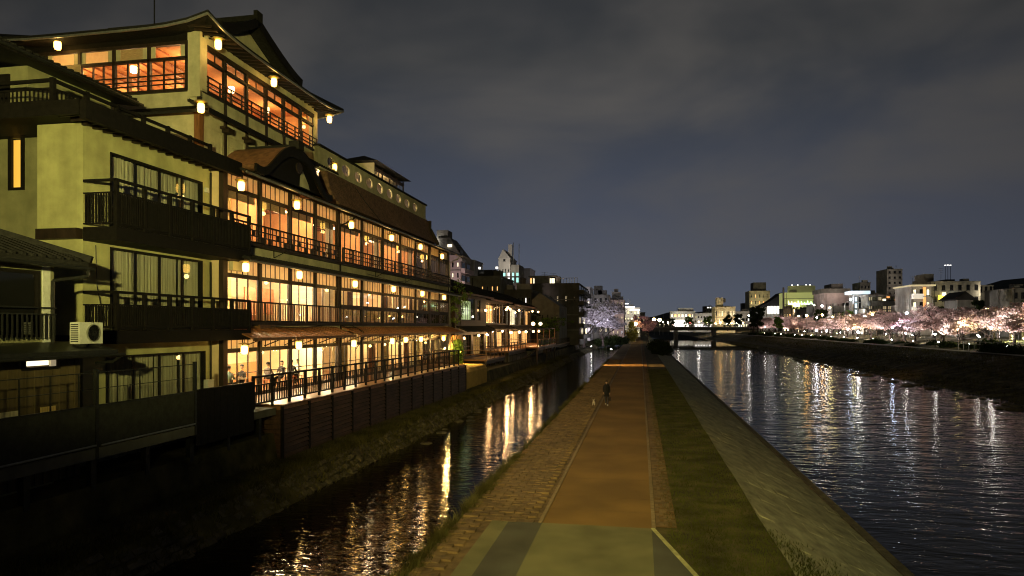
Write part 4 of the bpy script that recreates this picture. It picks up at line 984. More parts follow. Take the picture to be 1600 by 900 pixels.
# ================================================================== small tiled house at the left edge
ha = thing('tiled_house', 'small dark house with a tiled roof and wide glass doors at the left edge', 'house', (-16.5, 14, 1.3))
def A(name, *a, par=None): return box(name, par or ha, *a)
XA = -16.5
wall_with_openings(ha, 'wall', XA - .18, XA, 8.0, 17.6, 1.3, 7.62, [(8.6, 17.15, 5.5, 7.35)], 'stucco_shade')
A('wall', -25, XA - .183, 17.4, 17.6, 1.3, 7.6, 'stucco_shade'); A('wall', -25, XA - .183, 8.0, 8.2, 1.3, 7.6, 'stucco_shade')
A('floor_slab', -24.9, XA - .19, 8.25, 17.35, 5.2, 5.4, 'wood_floor'); A('partition', -19.6, -19.4, 8.25, 17.35, 5.4, 7.5, 'dark_room')
f = MB().box(XA - .12, XA + .02, 8.6, 8.7, 5.5, 7.35).box(XA - .12, XA + .02, 17.05, 17.15, 5.5, 7.35).box(XA - .12, XA + .02, 8.7, 17.05, 7.25, 7.35).box(XA - .12, XA + .02, 8.7, 17.05, 5.5, 5.58).build('glass_doors', 'wood_black', ha)
for i in range(1, 6): box('sash', f, XA - .1, XA, 8.7 + i*1.392 - .05, 8.7 + i*1.392 + .05, 5.58, 7.25, 'wood_black')
for i in range(6): box('pane', f, XA - .05, XA - .042, 8.7 + i*1.392 + .05, 8.7 + (i+1)*1.392 - .05, 5.58, 7.25, 'mirror_pane' if i == 5 else 'glass_dark')
for z in (6.32, 6.14): A('window_rail', XA + .16, XA + .20, 8.6, 17.5, z - .02, z + .02, 'metal_dark')
for i in range(60): A('window_baluster', XA + .165, XA + .195, 8.7 + i*.148, 8.73 + i*.148, 5.45, 6.12, 'metal_dark')
tr = MB(); pr = [(XA + .75, 7.62), (-21, 9.4), (-25.5, 7.6), (-25.5, 7.48), (-21, 9.25), (XA + .75, 7.48)]
tr.add([(XA + .75, 7.6, 7.66), (XA + .75, 18.05, 7.66), (-20.5, 15.4, 9.35), (-20.5, 7.6, 9.35), (-25.5, 18.05, 7.66), (-25.5, 7.6, 7.66), (XA + .75, 7.6, 7.52), (XA + .75, 18.05, 7.52), (-25.5, 18.05, 7.52), (-25.5, 7.6, 7.52)], [(0,1,2,3), (1,4,2), (4,5,3,2), (6,9,8,7), (0,6,7,1), (1,7,8,4)])
tr = tr.build('tiled_roof', 'tile', ha)
tm = MB()
for i in range(34):
    y = 7.8 + i*.3; t = 1.0 if y < 15.4 else (18.05 - y) / 2.65
    if t > .05: tm.bar((XA + .78, y, 7.69), (XA + .75 - 4.75*t, y, 7.69 + 1.69*t), .12, .08)
for i in range(28):
    x = XA + .5 - i*.3; t = 1 - abs((x + 20.5) / 4.75)
    if t > .05: tm.bar((x, 18.08, 7.69), (x, 18.05 - 2.65*t, 7.69 + 1.69*t), .12, .08)
tm.bar((XA + .8, 18.1, 7.74), (-20.5, 15.4, 9.46), .22, .2); tm.bar((-20.5, 15.5, 9.46), (-20.5, 7.6, 9.46), .24, .26)
tag(tm.build('tile_rows', 'tile', tr), kind='stuff')
g_ = MB(); g_.tube((XA + .86, 7.6, 7.5), (XA + .86, 18.1, 7.46), .055); g_.path([(XA + .86, 17.9, 7.45), (XA + .86, 17.9, 7.25), (XA + .12, 17.45, 7.1), (XA + .12, 17.45, 5.3)], .045); g_.build('gutter', 'metal_dark', ha)
A('corner_trim', XA + .002, XA + .05, 17.2, 17.44, 5.3, 7.5, 'metal_white')
lr = MB(); lr.add([(XA, 8, 5.36), (XA, 18.6, 5.36), (XA + 1.25, 18.6, 5.12), (XA + 1.25, 8, 5.12), (XA, 8, 5.24), (XA, 18.6, 5.24), (XA + 1.25, 18.6, 5.0), (XA + 1.25, 8, 5.0)], [(0,3,2,1), (4,5,6,7), (1,2,6,5), (2,3,7,6), (0,1,5,4)]); lr.build('lower_roof', 'metal_dark', ha)
g_ = MB(); g_.tube((XA + 1.3, 8, 5.0), (XA + 1.3, 18.8, 4.96), .05); g_.path([(XA + 1.3, 18.7, 4.95), (XA + 1.0, 18.7, 4.75), (XA + .4, 18.7, 4.7)], .045); g_.build('gutter', 'metal_dark', ha)
A('lower_front', XA + .02, XA + .12, 8, 18.4, 1.4, 4.96, 'corrugated')
for i in range(38): A('lower_batten', XA + .121, XA + .145, 8.2 + i*.27, 8.24 + i*.27, 1.4, 4.95, 'corrugated')
wy0, wy1 = along(41, XA + .2) + .8, along(76, XA + .2) + .8
hw = A('high_window', XA + .15, XA + .2, wy0, wy1, 4.72, 4.85, 'win_cream'); A('window_frame', XA + .146, XA + .19, wy0 - .1, wy1 + .4, 4.6, 4.675, 'wood_black'); A('window_frame', XA + .146, XA + .21, wy0 - .1, wy0 - .004, 4.677, 4.9, 'wood_black')
A('side_window', XA + .15, XA + .2, wy1 + .07, wy1 + .25, 4.68, 4.86, 'win_dim')
for i, (a, b) in enumerate(((12.6, 13.6), (14.2, 15.0), (15.7, 16.3), (17.0, 17.5))): A('low_pane', XA + .15, XA + .18, a, b, 3.0, 3.55, 'curtain' if i != 3 else 'curtain_gold')

ac = thing('air_conditioner', 'pale outdoor air conditioner unit on the lower roof of the small tiled house', 'air conditioner', (XA + .75, 18.0, 5.22))
bm_ = MB(); bm_.box(XA + .58, XA + .9, 17.55, 18.4, 5.30, 5.92); bd = bm_.build('casing', 'metal_white', ac)
fm = MB(); fm.lathe([(.26, 0), (.26, .02), (.23, .03), (.23, .0)], n=20); fm.v = [(XA + .9 + z, 18.05 + x, 5.61 + y) for x, y, z in fm.v]; fg = fm.build('fan_grille', 'metal_fan', ac)
fm = MB()
for k in range(6):
    a = math.pi * k / 6; fm.bar((XA + .925, 18.05 + .24*math.cos(a), 5.61 + .24*math.sin(a)), (XA + .925, 18.05 - .24*math.cos(a), 5.61 - .24*math.sin(a)), .012)
for r_ in (.08, .16): fm.path([(XA + .925, 18.05 + r_*math.cos(t*math.pi/8), 5.61 + r_*math.sin(t*math.pi/8)) for t in range(17)], .006, 4)
fm.build('grille_wire', 'metal_dark', fg)
for k in range(9): box('vent_slat', ac, XA + .62, XA + .86, 17.535, 17.549, 5.36 + k*.06, 5.39 + k*.06, 'metal_dark')
for y in (17.7, 18.25): box('foot', ac, XA + .55, XA + .95, y - .03, y + .03, 5.2, 5.298, 'metal_dark')
ha.location.y -= .8; ac.location.y -= .8
# railing frame of the near bank stair at the bottom left
nr = thing('bank_handrail', 'short pale metal handrail at the bottom left above the dark bank', 'railing', (-14.3, 11.6, .3))
m_ = MB()
for y in (11.2, 12.4): m_.tube((-14.3, y, .1), (-14.3, y, 1.25), .025)
m_.tube((-14.3, 10.0, 1.22), (-14.3, 12.42, 1.25), .022).tube((-14.3, 10.0, .55), (-14.3, 12.42, .58), .018); m_.build('rail_frame', 'metal_grey', nr)

# ================================================================== people at the deck-level tables
def skin_body(name, joints, edges, mats=('cloth_black',), parent=None, sub=1, faces=None):
    bm = bmesh.new(); lay = bm.verts.layers.skin.verify(); vs = []
    for i, (p, r) in enumerate(joints):
        v = bm.verts.new(p); v[lay].radius = (r, r) if not isinstance(r, tuple) else r; v[lay].use_root = (i == 0); vs.append(v)
    for a, b in edges: bm.edges.new((vs[a], vs[b]))
    me = bpy.data.meshes.new(name); bm.to_mesh(me); bm.free()
    o = bpy.data.objects.new(name, me); col.objects.link(o)
    o.modifiers.new('s', 'SKIN').use_smooth_shade = True; o.modifiers.new('u', 'SUBSURF').levels = sub
    dg = bpy.context.evaluated_depsgraph_get(); nm = bpy.data.meshes.new_from_object(o.evaluated_get(dg)); bpy.data.objects.remove(o)
    for m_ in mats: nm.materials.append(M[m_])
    for p in nm.polygons:
        p.use_smooth = True
        if faces: p.material_index = faces(p.center)
    return nm
def hand(c, d, s, side):
    """palm with four curled fingers and a thumb, as one mesh list of tapered tubes"""
    m_ = MB(); c, d = Vector(c), Vector(d).normalized(); u = d.cross(Vector((1, 0, 0))).normalized(); w = u.cross(d)
    m_.bar(c, c + d * .085 * s, .075 * s, .03 * s)
    for k in range(4):
        b = c + d * .085 * s + u * ((k - 1.5) * .019 * s); L = (.062, .072, .068, .052)[k] * s; e = b + d * L * .55 + w * .008 * s; m_.tube(b, e, .009*s, .008*s, 5).tube(e, e + d * L * .4 + w * .03 * s, .008*s, .006*s, 5)
    t = c + d * .03 * s + u * (.036 * side * s); e = t + d * .03 * s + u * (.03 * side * s); m_.tube(t, e, .011*s, .009*s, 5).tube(e, e + d * .025 * s, .009*s, .007*s, 5)
    return m_
def head_mesh(z, hair_len, y=0.0):
    """face towards -y"""
    m_ = MB(); N = 12; prof_ = [(-.115, .035), (-.10, .055), (-.06, .068), (-.02, .075), (.03, .078), (.07, .07), (.10, .045), (.112, .01)]
    for dz, r in prof_:
        for k in range(N):
            a = 2*math.pi*k/N; m_.v.append((r * .92 * math.cos(a), y + r * 1.12 * math.sin(a), z + dz))
    n_ = len(prof_)
    m_.f += [(i*N+k, i*N+(k+1)%N, (i+1)*N+(k+1)%N, (i+1)*N+k) for i in range(n_-1) for k in range(N)] + [tuple(range(N-1, -1, -1)), tuple(range((n_-1)*N, n_*N))]; m_.m += [0] * (len(m_.f))
    m_.add([(-.012, y - .082, z - .035), (.012, y - .082, z - .035), (0, y - .105, z - .03), (0, y - .084, z + .012)], [(0,1,2), (1,3,2), (3,0,2)], 0)
    for s_ in (-1, 1):
        m_.box(s_*.03 - .011, s_*.03 + .011, y - .087, y - .078, z + .004, z + .012, 1); m_.box(s_*.072 - .006, s_*.072 + .006, y - .012, y + .02, z - .03, z + .02, 0)
    m_.box(-.02, .02, y - .083, y - .076, z - .066, z - .058, 2)
    h = MB(); pr = [(.096, -.02), (.102, .03), (.096, .075), (.065, .112), (.012, .126)]
    for r, dz in pr:
        for k in range(N): a = 2*math.pi*k/N; back = max(0, math.sin(a)); m_r = r * (1.0 if back or dz > .05 else .90); h.v.append((m_r*.93*math.cos(a), y + .014 + m_r*1.06*math.sin(a), z + dz + (0 if back or dz > .0 else .055) - back * hair_len * (1 if dz == -.02 else 0)))
    h.f += [(i*N+k, i*N+(k+1)%N, (i+1)*N+(k+1)%N, (i+1)*N+k) for i in range(4) for k in range(N)] + [tuple(range(4*N, 5*N))]; h.m += [0] * len(h.f)
    return m_, h
def diner(loc, rz, label, cloth, hair_len):
    t = thing('person', label, 'person', loc, 'guests dining at deck level'); t.rotation_euler.z = rz
    J = [((0, .0, .50), .14), ((0, .03, .70), .125), ((0, .03, .92), .135), ((0, .02, 1.04), .06), ((0, .0, 1.12), .05),
         ((.16, .02, .98), .06), ((.22, -.05, .74), .047), ((.12, -.27, .76), .036), ((-.16, .02, .98), .06), ((-.22, -.05, .74), .047), ((-.12, -.27, .76), .036),
         ((.10, -.10, .48), .085), ((.11, -.44, .48), .07), ((.11, -.44, .1), .05), ((.11, -.52, .04), .04), ((-.10, -.10, .48), .085), ((-.11, -.44, .48), .07), ((-.11, -.44, .1), .05), ((-.11, -.52, .04), .04)]
    E = [(0,1),(1,2),(2,3),(3,4),(2,5),(5,6),(6,7),(2,8),(8,9),(9,10),(0,11),(11,12),(12,13),(13,14),(0,15),(15,16),(16,17),(17,18)]
    b = skin_body('body', J, E, (cloth, 'cloth_black', 'skin'), faces=lambda c: 1 if c.z < .55 else (2 if c.z > 1.06 or c.y < -.24 else 0))
    for nm, me in [('body', b)]: o = bpy.data.objects.new(nm, me); col.objects.link(o); o.parent = t; W[o.name] = Vector(loc)
    hd, hr_ = head_mesh(1.25, hair_len)
    for nm, mb, ms in (('head', hd, ['skin', 'hair', 'cloth_grey']), ('hair', hr_, ['hair'])): o = bpy.data.objects.new(nm, mb.mesh(nm, ms, True)); col.objects.link(o); o.parent = t
    for s_ in (1, -1): o = bpy.data.objects.new('hand', hand((.12*s_, -.28, .765), (-.3*s_, -1, 0), 1, -s_).mesh('hand', 'skin')); col.objects.link(o); o.parent = t
    return t
def dtable(x, y, label):
    t = thing('dining_table', label, 'table', (x, y, 2.6), 'tables at the deck-level windows')
    box('table_top', t, x - .45, x + .45, y - .4, y + .4, 3.28, 3.33, 'cloth_white')
    for a in (-1, 1):
        for b_ in (-1, 1): box('leg', t, x + a*.4 - .03, x + a*.4 + .03, y + b_*.35 - .03, y + b_*.35 + .03, 2.605, 3.279, 'wood_dark')
    for dx, dy in ((-.1, -.18), (.15, .2), (.2, -.1)):
        d = MB().lathe([(.05, 0), (.11, .025), (.10, .03), (.03, .012)], (x + dx, y + dy, 3.332), 12).build('dish', 'metal_white'); tag(d, 'white dish on the %s' % label.replace('white-topped ', ''), 'dish', 'dishes on the restaurant tables'); d.name = 'dish'
    return t
def stool(x, y, label):
    t = thing('dining_chair', label, 'chair', (x, y, 2.6), 'chairs at the deck-level tables')
    box('seat', t, x - .2, x + .2, y - .2, y + .2, 3.02, 3.06, 'wood_red')
    for a in (-1, 1):
        for b_ in (-1, 1): box('leg', t, x + a*.17 - .02, x + a*.17 + .02, y + b_*.17 - .02, y + b_*.17 + .02, 2.605, 3.019, 'wood_red')
xg = XF - .95
ppl = [(358, .5, 'person in a teal top at the deck-level window, cut by the near corner post', 'cloth_teal', .0), (378, -.5, 'person in dark clothes facing the teal-topped guest at the deck-level window', 'cloth_black', .03),
       (419, .5, 'person in grey brown seen from behind at the middle deck-level table', 'cloth_grey', .0), (440, -.5, 'person with long hair and a dark top facing the guest in grey brown', 'cloth_navy', .14),
       (456, .5, 'person with head low behind the timber post at deck level', 'cloth_black', .02), (465, -.5, 'person in white with tied hair right of the timber post at deck level', 'cloth_white', .08)]
tabs = [(361+7, 'white-topped table between the teal-topped guest and the guest in black'), (430, 'white-topped table between the guest in grey brown and the long-haired guest'), (461, 'white-topped table of the guest in white')]
for u, txt in tabs: dtable(xg, along(u, xg), txt)
for u, s_, txt, cl, hl in ppl:
    y = along(u, xg); diner((xg, y, 2.6), math.pi if s_ > 0 else 0, txt, cl, hl); stool(xg, y + .0, 'wooden chair under the %s' % txt.split(' at ')[0].split(' beside')[0].split(' facing')[0].split(' right')[0].split(' behind')[0].replace('person', 'guest'))

MB().path([(XS + .09, 26.85, 12.5), (XS + .09, 26.85, 9.2)], .045, 7).path([(XS + .09, 26.85, 8.6), (XS + .09, 26.85, 7.0)], .045, 7).path([(XS + .09, 26.85, 5.2), (XS + .09, 26.85, 2.5)], .045, 7).build('downpipe', 'metal_dark', hb)
MB().path([(XS + .05, 20.5, 8.6), (XS + .06, 20.55, 7.2), (XS + .2, 20.7, 6.0)], .015, 5).build('cable', 'metal_dark', hb)
H('vent_cover', XS + .002, XS + .1, 26.55, 26.75, 11.6, 11.8, 'metal_white'); H('meter_box', XS + .002, XS + .22, 26.5, 26.9, 3.0, 3.5, 'metal_white')
# ================================================================== timber houses further up the stream
def wooden_house(label, x, y0, y1, ze, deck, win, roof='tile', wall='wood_dark', depth_=9.0, low_roof=None, ridge_up=2.4, xo=.9):
    t = thing('timber_house', label, 'house', (x, (y0 + y1) / 2, 1.3), None)
    hb_ = lambda nm, *a: box(nm, t, *a)
    hb_('wall', x - depth_, x - .35, y0, y0 + .2, 1.0, ze, wall); hb_('wall', x - depth_, x - .35, y1 - .2, y1, 1.0, ze, wall); hb_('back_wall', x - depth_, x - depth_ + .2, y0 + .21, y1 - .21, 1.0, ze, wall)
    hb_('floor_slab', x - depth_ + .21, x - .36, y0 + .21, y1 - .21, deck - .2, deck, 'wood_floor'); hb_('ceiling', x - depth_ + .21, x - .36, y0 + .21, y1 - .21, ze - .12, ze - .02, 'wood_brown'); hb_('room_back', x - 3.4, x - 3.3, y0 + .21, y1 - .21, deck, ze - .13, 'plaster_orange')
    ops = [(a, b, c, d) for a, b, c, d, *_ in win]
    # front wall round the openings, laid out floor by floor
    lev = sorted(set((c, d) for a, b, c, d in ops)); zs = 1.0
    for c, d in lev:
        if c > zs: hb_('front_wall', x - .3, x, y0, y1, zs, c, wall)
        row_ = sorted(o for o in ops if (o[2], o[3]) == (c, d)); y = y0
        for a, b, _, _ in row_:
            if a > y + .01: hb_('front_wall', x - .3, x, y, a, c, d, wall)
            y = b
        if y1 > y + .01: hb_('front_wall', x - .3, x, y, y1, c, d, wall)
        zs = d
    hb_('front_wall', x - .3, x, y0, y1, zs, ze, wall)
    for a, b, c, d, n_, inner, pane in win:
        f = window(t, x - .1, a, b, c, d, n_, pane, (d - c) * .45, 'wood_dark')
        if inner: box('lit_screen', f, x - .55, x - .53, a + .05, b - .05, c + .06, d - .3, inner)
    m_ = MB(); m_.sweep([(x + xo, ze - .02), (x + xo, ze + .12), (x - depth_ / 2, ze + ridge_up), (x - depth_ - .6, ze + .12), (x - depth_ - .6, ze - .02), (x - depth_ / 2, ze + ridge_up - .2)], y0 - .5, y1 + .5); r_ = m_.build('roof', roof, t)
    tm = MB(); n = int((y1 - y0 + 1) / .4)
    for i in range(n + 1): tm.bar((x + xo + .02, y0 - .5 + i * (y1 - y0 + 1) / n, ze + .16), (x - depth_ / 2, y0 - .5 + i * (y1 - y0 + 1) / n, ze + ridge_up + .04), .13, .08)
    tag(tm.build('tile_rows', roof, r_), kind='stuff'); box('eave_board', r_, x + xo - .02, x + xo + .05, y0 - .5, y1 + .5, ze - .1, ze + .10, 'wood_brown')
    if low_roof:
        a, b, z = low_roof; m_ = MB(); m_.sweep([(x + .01, z + .55), (x + 1.3, z), (x + 1.3, z - .1), (x + .01, z + .42)], a, b); m_.build('lower_roof', roof, t)
    return t
g_dark = 'glass_dark'
w1 = wooden_house('dark timber house with a green white lit bay window, first beyond the clipped bush', -19.0, 69.0, 83.6, 9.3, 2.3, [(71.6, 77.8, 6.5, 9.0, 6, 'win_green', 'glass'), (79.0, 80.6, 6.5, 9.0, 2, 'win_dim', g_dark), (71.4, 76.0, 2.4, 4.9, 4, 'win_dim', g_dark), (77.0, 82.4, 2.4, 4.9, 4, 'win_warm', g_dark)], low_roof=(69.5, 84.0, 5.3))
w2 = wooden_house('timber house with red lit upper windows and a bright deck, second beyond the clipped bush', -19.3, 84.2, 98.5, 9.2, 2.8, [(85.2, 91.2, 6.2, 8.9, 5, 'win_warm', 'glass'), (91.8, 93.0, 6.2, 8.9, 1, 'win_dim', g_dark), (93.4, 95.0, 6.2, 8.9, 1, 'win_warm', 'glass'), (95.8, 98.0, 6.2, 8.9, 2, 'win_warm', g_dark), (85.0, 88.2, 2.9, 5.3, 3, 'win_warm', 'glass'), (89.0, 91.0, 2.9, 5.3, 1, 'win_cream', 'glass'), (92.0, 97.6, 2.9, 5.3, 5, 'win_warm', 'glass')], wall='wood_dark', low_roof=(84.4, 98.2, 5.5))
w3 = wooden_house('timber house with pale lit upper windows behind the round river terrace', -19.0, 99.0, 120.0, 9.0, 2.8, [(100, 106.8, 6.0, 8.7, 5, 'win_cream', 'glass'), (108.2, 112.0, 6.0, 8.7, 3, 'win_dim', 'glass'), (113.8, 119.0, 6.0, 8.7, 4, 'win_warm', 'glass'), (100, 109, 2.9, 5.3, 6, 'win_warm', 'glass'), (110, 118.6, 2.9, 5.3, 6, 'win_warm', 'glass')], wall='wood_dark', low_roof=(99.2, 119.8, 5.4))
w4 = wooden_house('dark timber house with two small white lit windows, last of the stream row', -20.0, 132, 156, 7.8, 2.6, [(135, 139, 5.0, 7.2, 3, 'win_cream', 'glass'), (144, 147.5, 5.0, 7.2, 3, 'win_white', 'glass')], low_roof=(132, 156, 4.2))
w5 = wooden_house('low dark timber house with an orange lit front beyond the small leafy tree', -19.5, 158, 186, 6.6, 2.2, [(160, 168, 2.6, 4.9, 5, 'win_dim', 'glass'), (170, 182, 2.6, 4.9, 6, 'win_warm', 'glass')])
# decks on stilts over the bank
def river_deck(label, x0, x1, y0, y1, z, rail_m='wood_brown', skirt_m='wood_dark', posts=5):
    t = thing('river_deck', label, 'deck', (x1, (y0 + y1) / 2, .2))
    box('deck_floor', t, x0, x1, y0, y1, z - .2, z, 'wood_floor')
    n = max(2, int((y1 - y0) / 1.9))
    for i in range(n + 1):
        y = y0 + .05 + (y1 - y0 - .1) * i / n; box('rail_post', t, x1 - .1, x1, y - .05, y + .05, z, z + 1.05, rail_m)
    for zz in (z + .95, z + .5): box('rail', t, x1 - .09, x1 - .02, y0, y1, zz, zz + .07, rail_m); box('rail', t, x0, x1 - .1, y0, y0 + .06, zz, zz + .07, rail_m)
    for i in range(posts):
        y = y0 + .3 + (y1 - y0 - .6) * i / max(1, posts - 1); box('stilt', t, x1 - .35, x1 - .15, y - .1, y + .1, -.2, z - .2, 'wood_dark')
    box('skirt_board', t, x1 - .06, x1 - .005, y0, y1, z - .55, z - .201, skirt_m)
    return t
river_deck('dark railed deck in front of the timber house with the green white window', -18.9, -16.4, 72.5, 83.0, 2.2)
river_deck('bright deck with a dark railing before the house with red lit windows', -19.2, -16.0, 83.2, 96, 2.75, 'wood_dark')
rdk = river_deck('projecting terrace on a stilt with a pale green screen, under a string of bulbs', -18.9, -14.2, 96.2, 117, 2.9, 'wood_brown', 'wood_brown', 3)
box('green_screen', rdk, -14.32, -14.28, 96.5, 116.6, 3.0, 3.75, 'screen_green'); box('terrace_beam', rdk, -14.5, -14.35, 96.3, 117, 5.35, 5.5, 'wood_brown')
for y in (96.6, 103, 110, 116.6): box('terrace_post', rdk, -14.5, -14.35, y - .07, y + .07, 2.9, 5.35, 'wood_brown')
MB().bar((-17.8, 97, .4), (-14.4, 97, 2.6), .12).build('brace', 'wood_dark', rdk)
river_deck('low fenced terrace with tan boards beyond the small leafy tree', -19.4, -14.6, 160, 186, 2.3, 'wood_brown', 'ochre')
river_deck('dark empty deck between the two terraces up the stream', -19.0, -15.4, 120.5, 157, 2.4, 'wood_dark')
for y in (84.5, 100.5, 121): box('bank_wall', w2, -19.2, -16.2, y, y + 14, .2, 2.1, 'concrete_dark')
# strings of bulbs
BULB = MB().lathe([(.03, .16), (.15, .08), (.17, 0), (.13, -.1), (.03, -.15)], n=10).mesh('bulb', 'bulb_glow', True)
def bulbs(label, pts):
    t = thing('string_lights', label, 'string lights', pts[0])
    w_ = MB()
    for a, b in zip(pts, pts[1:]): w_.tube((a[0], a[1], a[2] + .2), (b[0], b[1], b[2] + .2), .02, n=5)
    w_.build('wire', 'metal_dark', t)
    for p in pts: put('bulb', BULB, p, t)
bulbs('string of orange bulbs over the projecting terrace', [(-14.45, along(u, -14.45), 5.1) for u in (798.5, 811.5, 822, 833.5, 842)])
bulbs('orange bulbs along the upper eave of the house with pale lit windows', [(-18.3, along(u, -18.3), height(v, -18.3, along(u, -18.3))) for u, v in ((791, 484), (797, 483), (811, 485), (832, 486.5), (841, 487.5))])
bulbs('orange bulbs under the upper eave of the house with red lit windows', [(-18.6, along(u, -18.6), height(v, -18.6, along(u, -18.6))) for u, v in ((759, 485), (793.5, 480.5))])
def globe_lamp(x, y, z, label, m='bulb_glow', s=1.6):
    t = thing('globe_lamp', label, 'lamp', (x, y, z)); o = put('globe', BULB, (x, y, z), t); o.scale = (s, s, s)
    if m != 'bulb_glow': o.data = BULB.copy(); o.data.materials[0] = M[m]
    put('stem', STM, (x, y, z), t); return t
globe_lamp(-14.6, along(833, -14.6), height(506, -14.6, along(833, -14.6)), 'orange paper globe lamp above the projecting terrace'); globe_lamp(-16.5, along(844.5, -16.5), height(506, -16.5, along(844.5, -16.5)), 'pale round lamp beside the small leafy tree', 'win_cream', 2)
for x, y, z, p in ((-17.2, 88, 4.6, 260), (-16.4, 103, 5.0, 260), (-16.4, 111, 5.0, 260), (-17.6, 94, 4.6, 160), (-17.8, 91, 8.3, 60), (-16.2, 140, 4.0, 120), (-18.3, 104, 8.4, 45), (-18.5, 88, 8.4, 26), (-17, 116, 8.2, 70), (-17.5, 173, 4.4, 120), (-17.6, 79, 4.4, 60)): lamp('POINT', (x, y, z), p, (1, .55, .22), None, .15, 'bulb_light')

# ------------------------------------------------------------------ garden at the restaurant's far corner
gw_ = thing('garden_block', 'yellow lit plastered block with a rounded top between the boarded wall and the stilted deck', 'wall', (-15.6, 62, .1))
m_ = MB(); m_.sweep([(-18.2, .0), (-15.0, .0), (-15.0, 1.72), (-15.2, 1.98), (-15.6, 2.08), (-18.2, 2.1)], 57.42, 66.4); m_.build('body', 'ochre', gw_)
bfn = thing('bamboo_fence', 'orange lit tan fence panel behind the clipped bush', 'fence', (-18.2, 66.5, 2.1))
for i in range(26): box('cane', bfn, -18.25 + .02 * (i % 2), -18.18 + .02 * (i % 2), 63.2 + i * .222, 63.41 + i * .222, 2.1, 4.9, 'bamboo')
box('rail', bfn, -18.16, -18.10, 63.2, 69, 4.3, 4.38, 'wood_brown')
lamp('POINT', (-16.6, 57.7, 4.6), 380, (1, .66, .22), inn, .12, 'lantern_and_fill_light');  # added fill lamp brightening the clipped bush; no lantern hangs here

gl_ = thing('garden_lamp', 'small garden lamp between the clipped bush and the yellow plastered block', 'lamp', (-17.3, 64.9, 2.1))
MB().tube((-17.3, 64.9, 2.1), (-17.3, 64.9, 3.1), .035).build('post', 'metal_dark', gl_); o = put('lamp_globe', GLB, (-17.3, 64.9, 3.3), gl_); o.scale = (.5, .5, .5)
lamp('POINT', (-17.25, 64.7, 3.62), 520, (1, .62, .16), gl_, .1)
# ------------------------------------------------------------------ plants
def leaf_cloud(mb, centre, rad, n, s, q, squash=.8, mi=0):
    for _ in range(n):
        while True:
            p = Vector((q.uniform(-1, 1), q.uniform(-1, 1), q.uniform(-1, 1)))
            if p.length <= 1: break
        p = p * (.55 + .45 * q.random()); p = Vector((p.x * rad, p.y * rad, p.z * rad * squash)) + Vector(centre)
        a = Vector((q.gauss(0, 1), q.gauss(0, 1), q.gauss(0, 1))).normalized(); b = a.orthogonal().normalized(); c = a.cross(b); k = s * q.uniform(.6, 1.3)
        mb.v += [p - b*k*.5, p + c*k*.35, p + b*k*.5, p - c*k*.35]; n_ = len(mb.v); mb.f.append((n_-4, n_-3, n_-2, n_-1)); mb.m.append(mi)
def limb(mb, p, d, L, r, depth_, q, tips, spread=.75, up=.12):
    p = Vector(p); d = Vector(d).normalized(); mid = p + d * L * .5 + Vector((q.gauss(0, .04), q.gauss(0, .04), q.gauss(0, .03))) * L; e = p + d * L + Vector((q.gauss(0, .07), q.gauss(0, .07), q.gauss(0, .05))) * L
    mb.tube(p, mid, r, r * .85, 6).tube(mid, e, r * .85, r * .65, 6)
    if depth_ == 0: tips.append(e); return
    if depth_ <= 2: tips.append(mid)
    for k in range(q.choice((2, 3, 3))):
        nd = (d + Vector((q.gauss(0, spread), q.gauss(0, spread), q.gauss(up, spread * .5)))).normalized(); limb(mb, e, nd, L * q.uniform(.62, .85), r * .62, depth_ - 1, q, tips, spread, up)
def tree_meshes(seed, H, r0, trunk_h, depth_, leaf_m, ls, per, cr, spread=.75, up=.15, name='tree', lean=(0, 0)):
    q = random.Random(seed); tb_ = MB(); tips = []
    base = Vector((0, 0, 0)); top = Vector((lean[0] + q.gauss(0, .15), lean[1] + q.gauss(0, .15), trunk_h))
    tb_.tube(base, base.lerp(top, .3), r0 * 1.35, r0, 8).tube(base.lerp(top, .3), top, r0, r0 * .8, 8)
    k = q.choice((3, 4, 4))
    for i in range(k):
        a = 6.283 * (i + q.random() * .6) / k; limb(tb_, top, (math.cos(a) * spread * 1.2, math.sin(a) * spread * 1.2, .8 + up), H * q.uniform(.24, .34), r0 * .62, depth_, q, tips, spread, up)
    lf = MB()
    for tpos in tips: leaf_cloud(lf, tpos, cr * q.uniform(.6, 1.25), int(per * q.uniform(.5, 1.4)), ls, q, .6)
    return tb_.mesh('trunk', 'bark', True), lf.mesh('crown', leaf_m), max(v[2] for v in lf.v)
def plant(name, label, cat, meshes, loc, s=1.0, rz=0.0, group=None):
    t = thing(name, label, cat, loc, group)
    for nm, me in (('trunk', meshes[0]), ('crown', meshes[1])):
        o = put(nm, me, loc, t, 0); o.scale = (s, s, s) if not isinstance(s, tuple) else s; o.rotation_euler.z = rz
    return t
maple = tree_meshes(21, 6.2, .10, 1.6, 3, 'leaf_green', .16, 26, .5, .6, .3)
plant('maple_tree', 'slender lit green tree at the far corner of the restaurant', 'tree', maple, (-17.9, 64.2, 2.05), (.62, .62, 1.2))
def bush_mesh(seed, blobs, ls, m, n):
    q = random.Random(seed); b = MB()
    for c, r in blobs: leaf_cloud(b, c, r, n, ls, q, 1.0)
    st = MB(); st.tube((0, 0, -.1), (.02, .02, .5), .06, .04)
    for k in range(5): a = k * 1.256; st.tube((0, 0, .2), (math.cos(a)*.3, math.sin(a)*.3, .8), .03, .015, 5)
    return st.mesh('stem', 'bark'), b.mesh('foliage', m)
def bush(name, label, meshes, loc, s=1.0, group=None, cat='bush', rz=0):
    t = thing(name, label, cat, loc, group)
    for nm, me in (('stem', meshes[0]), ('foliage', meshes[1])): o = put(nm, me, loc, t, rz); o.scale = (s, s, s) if not isinstance(s, tuple) else s
    return t
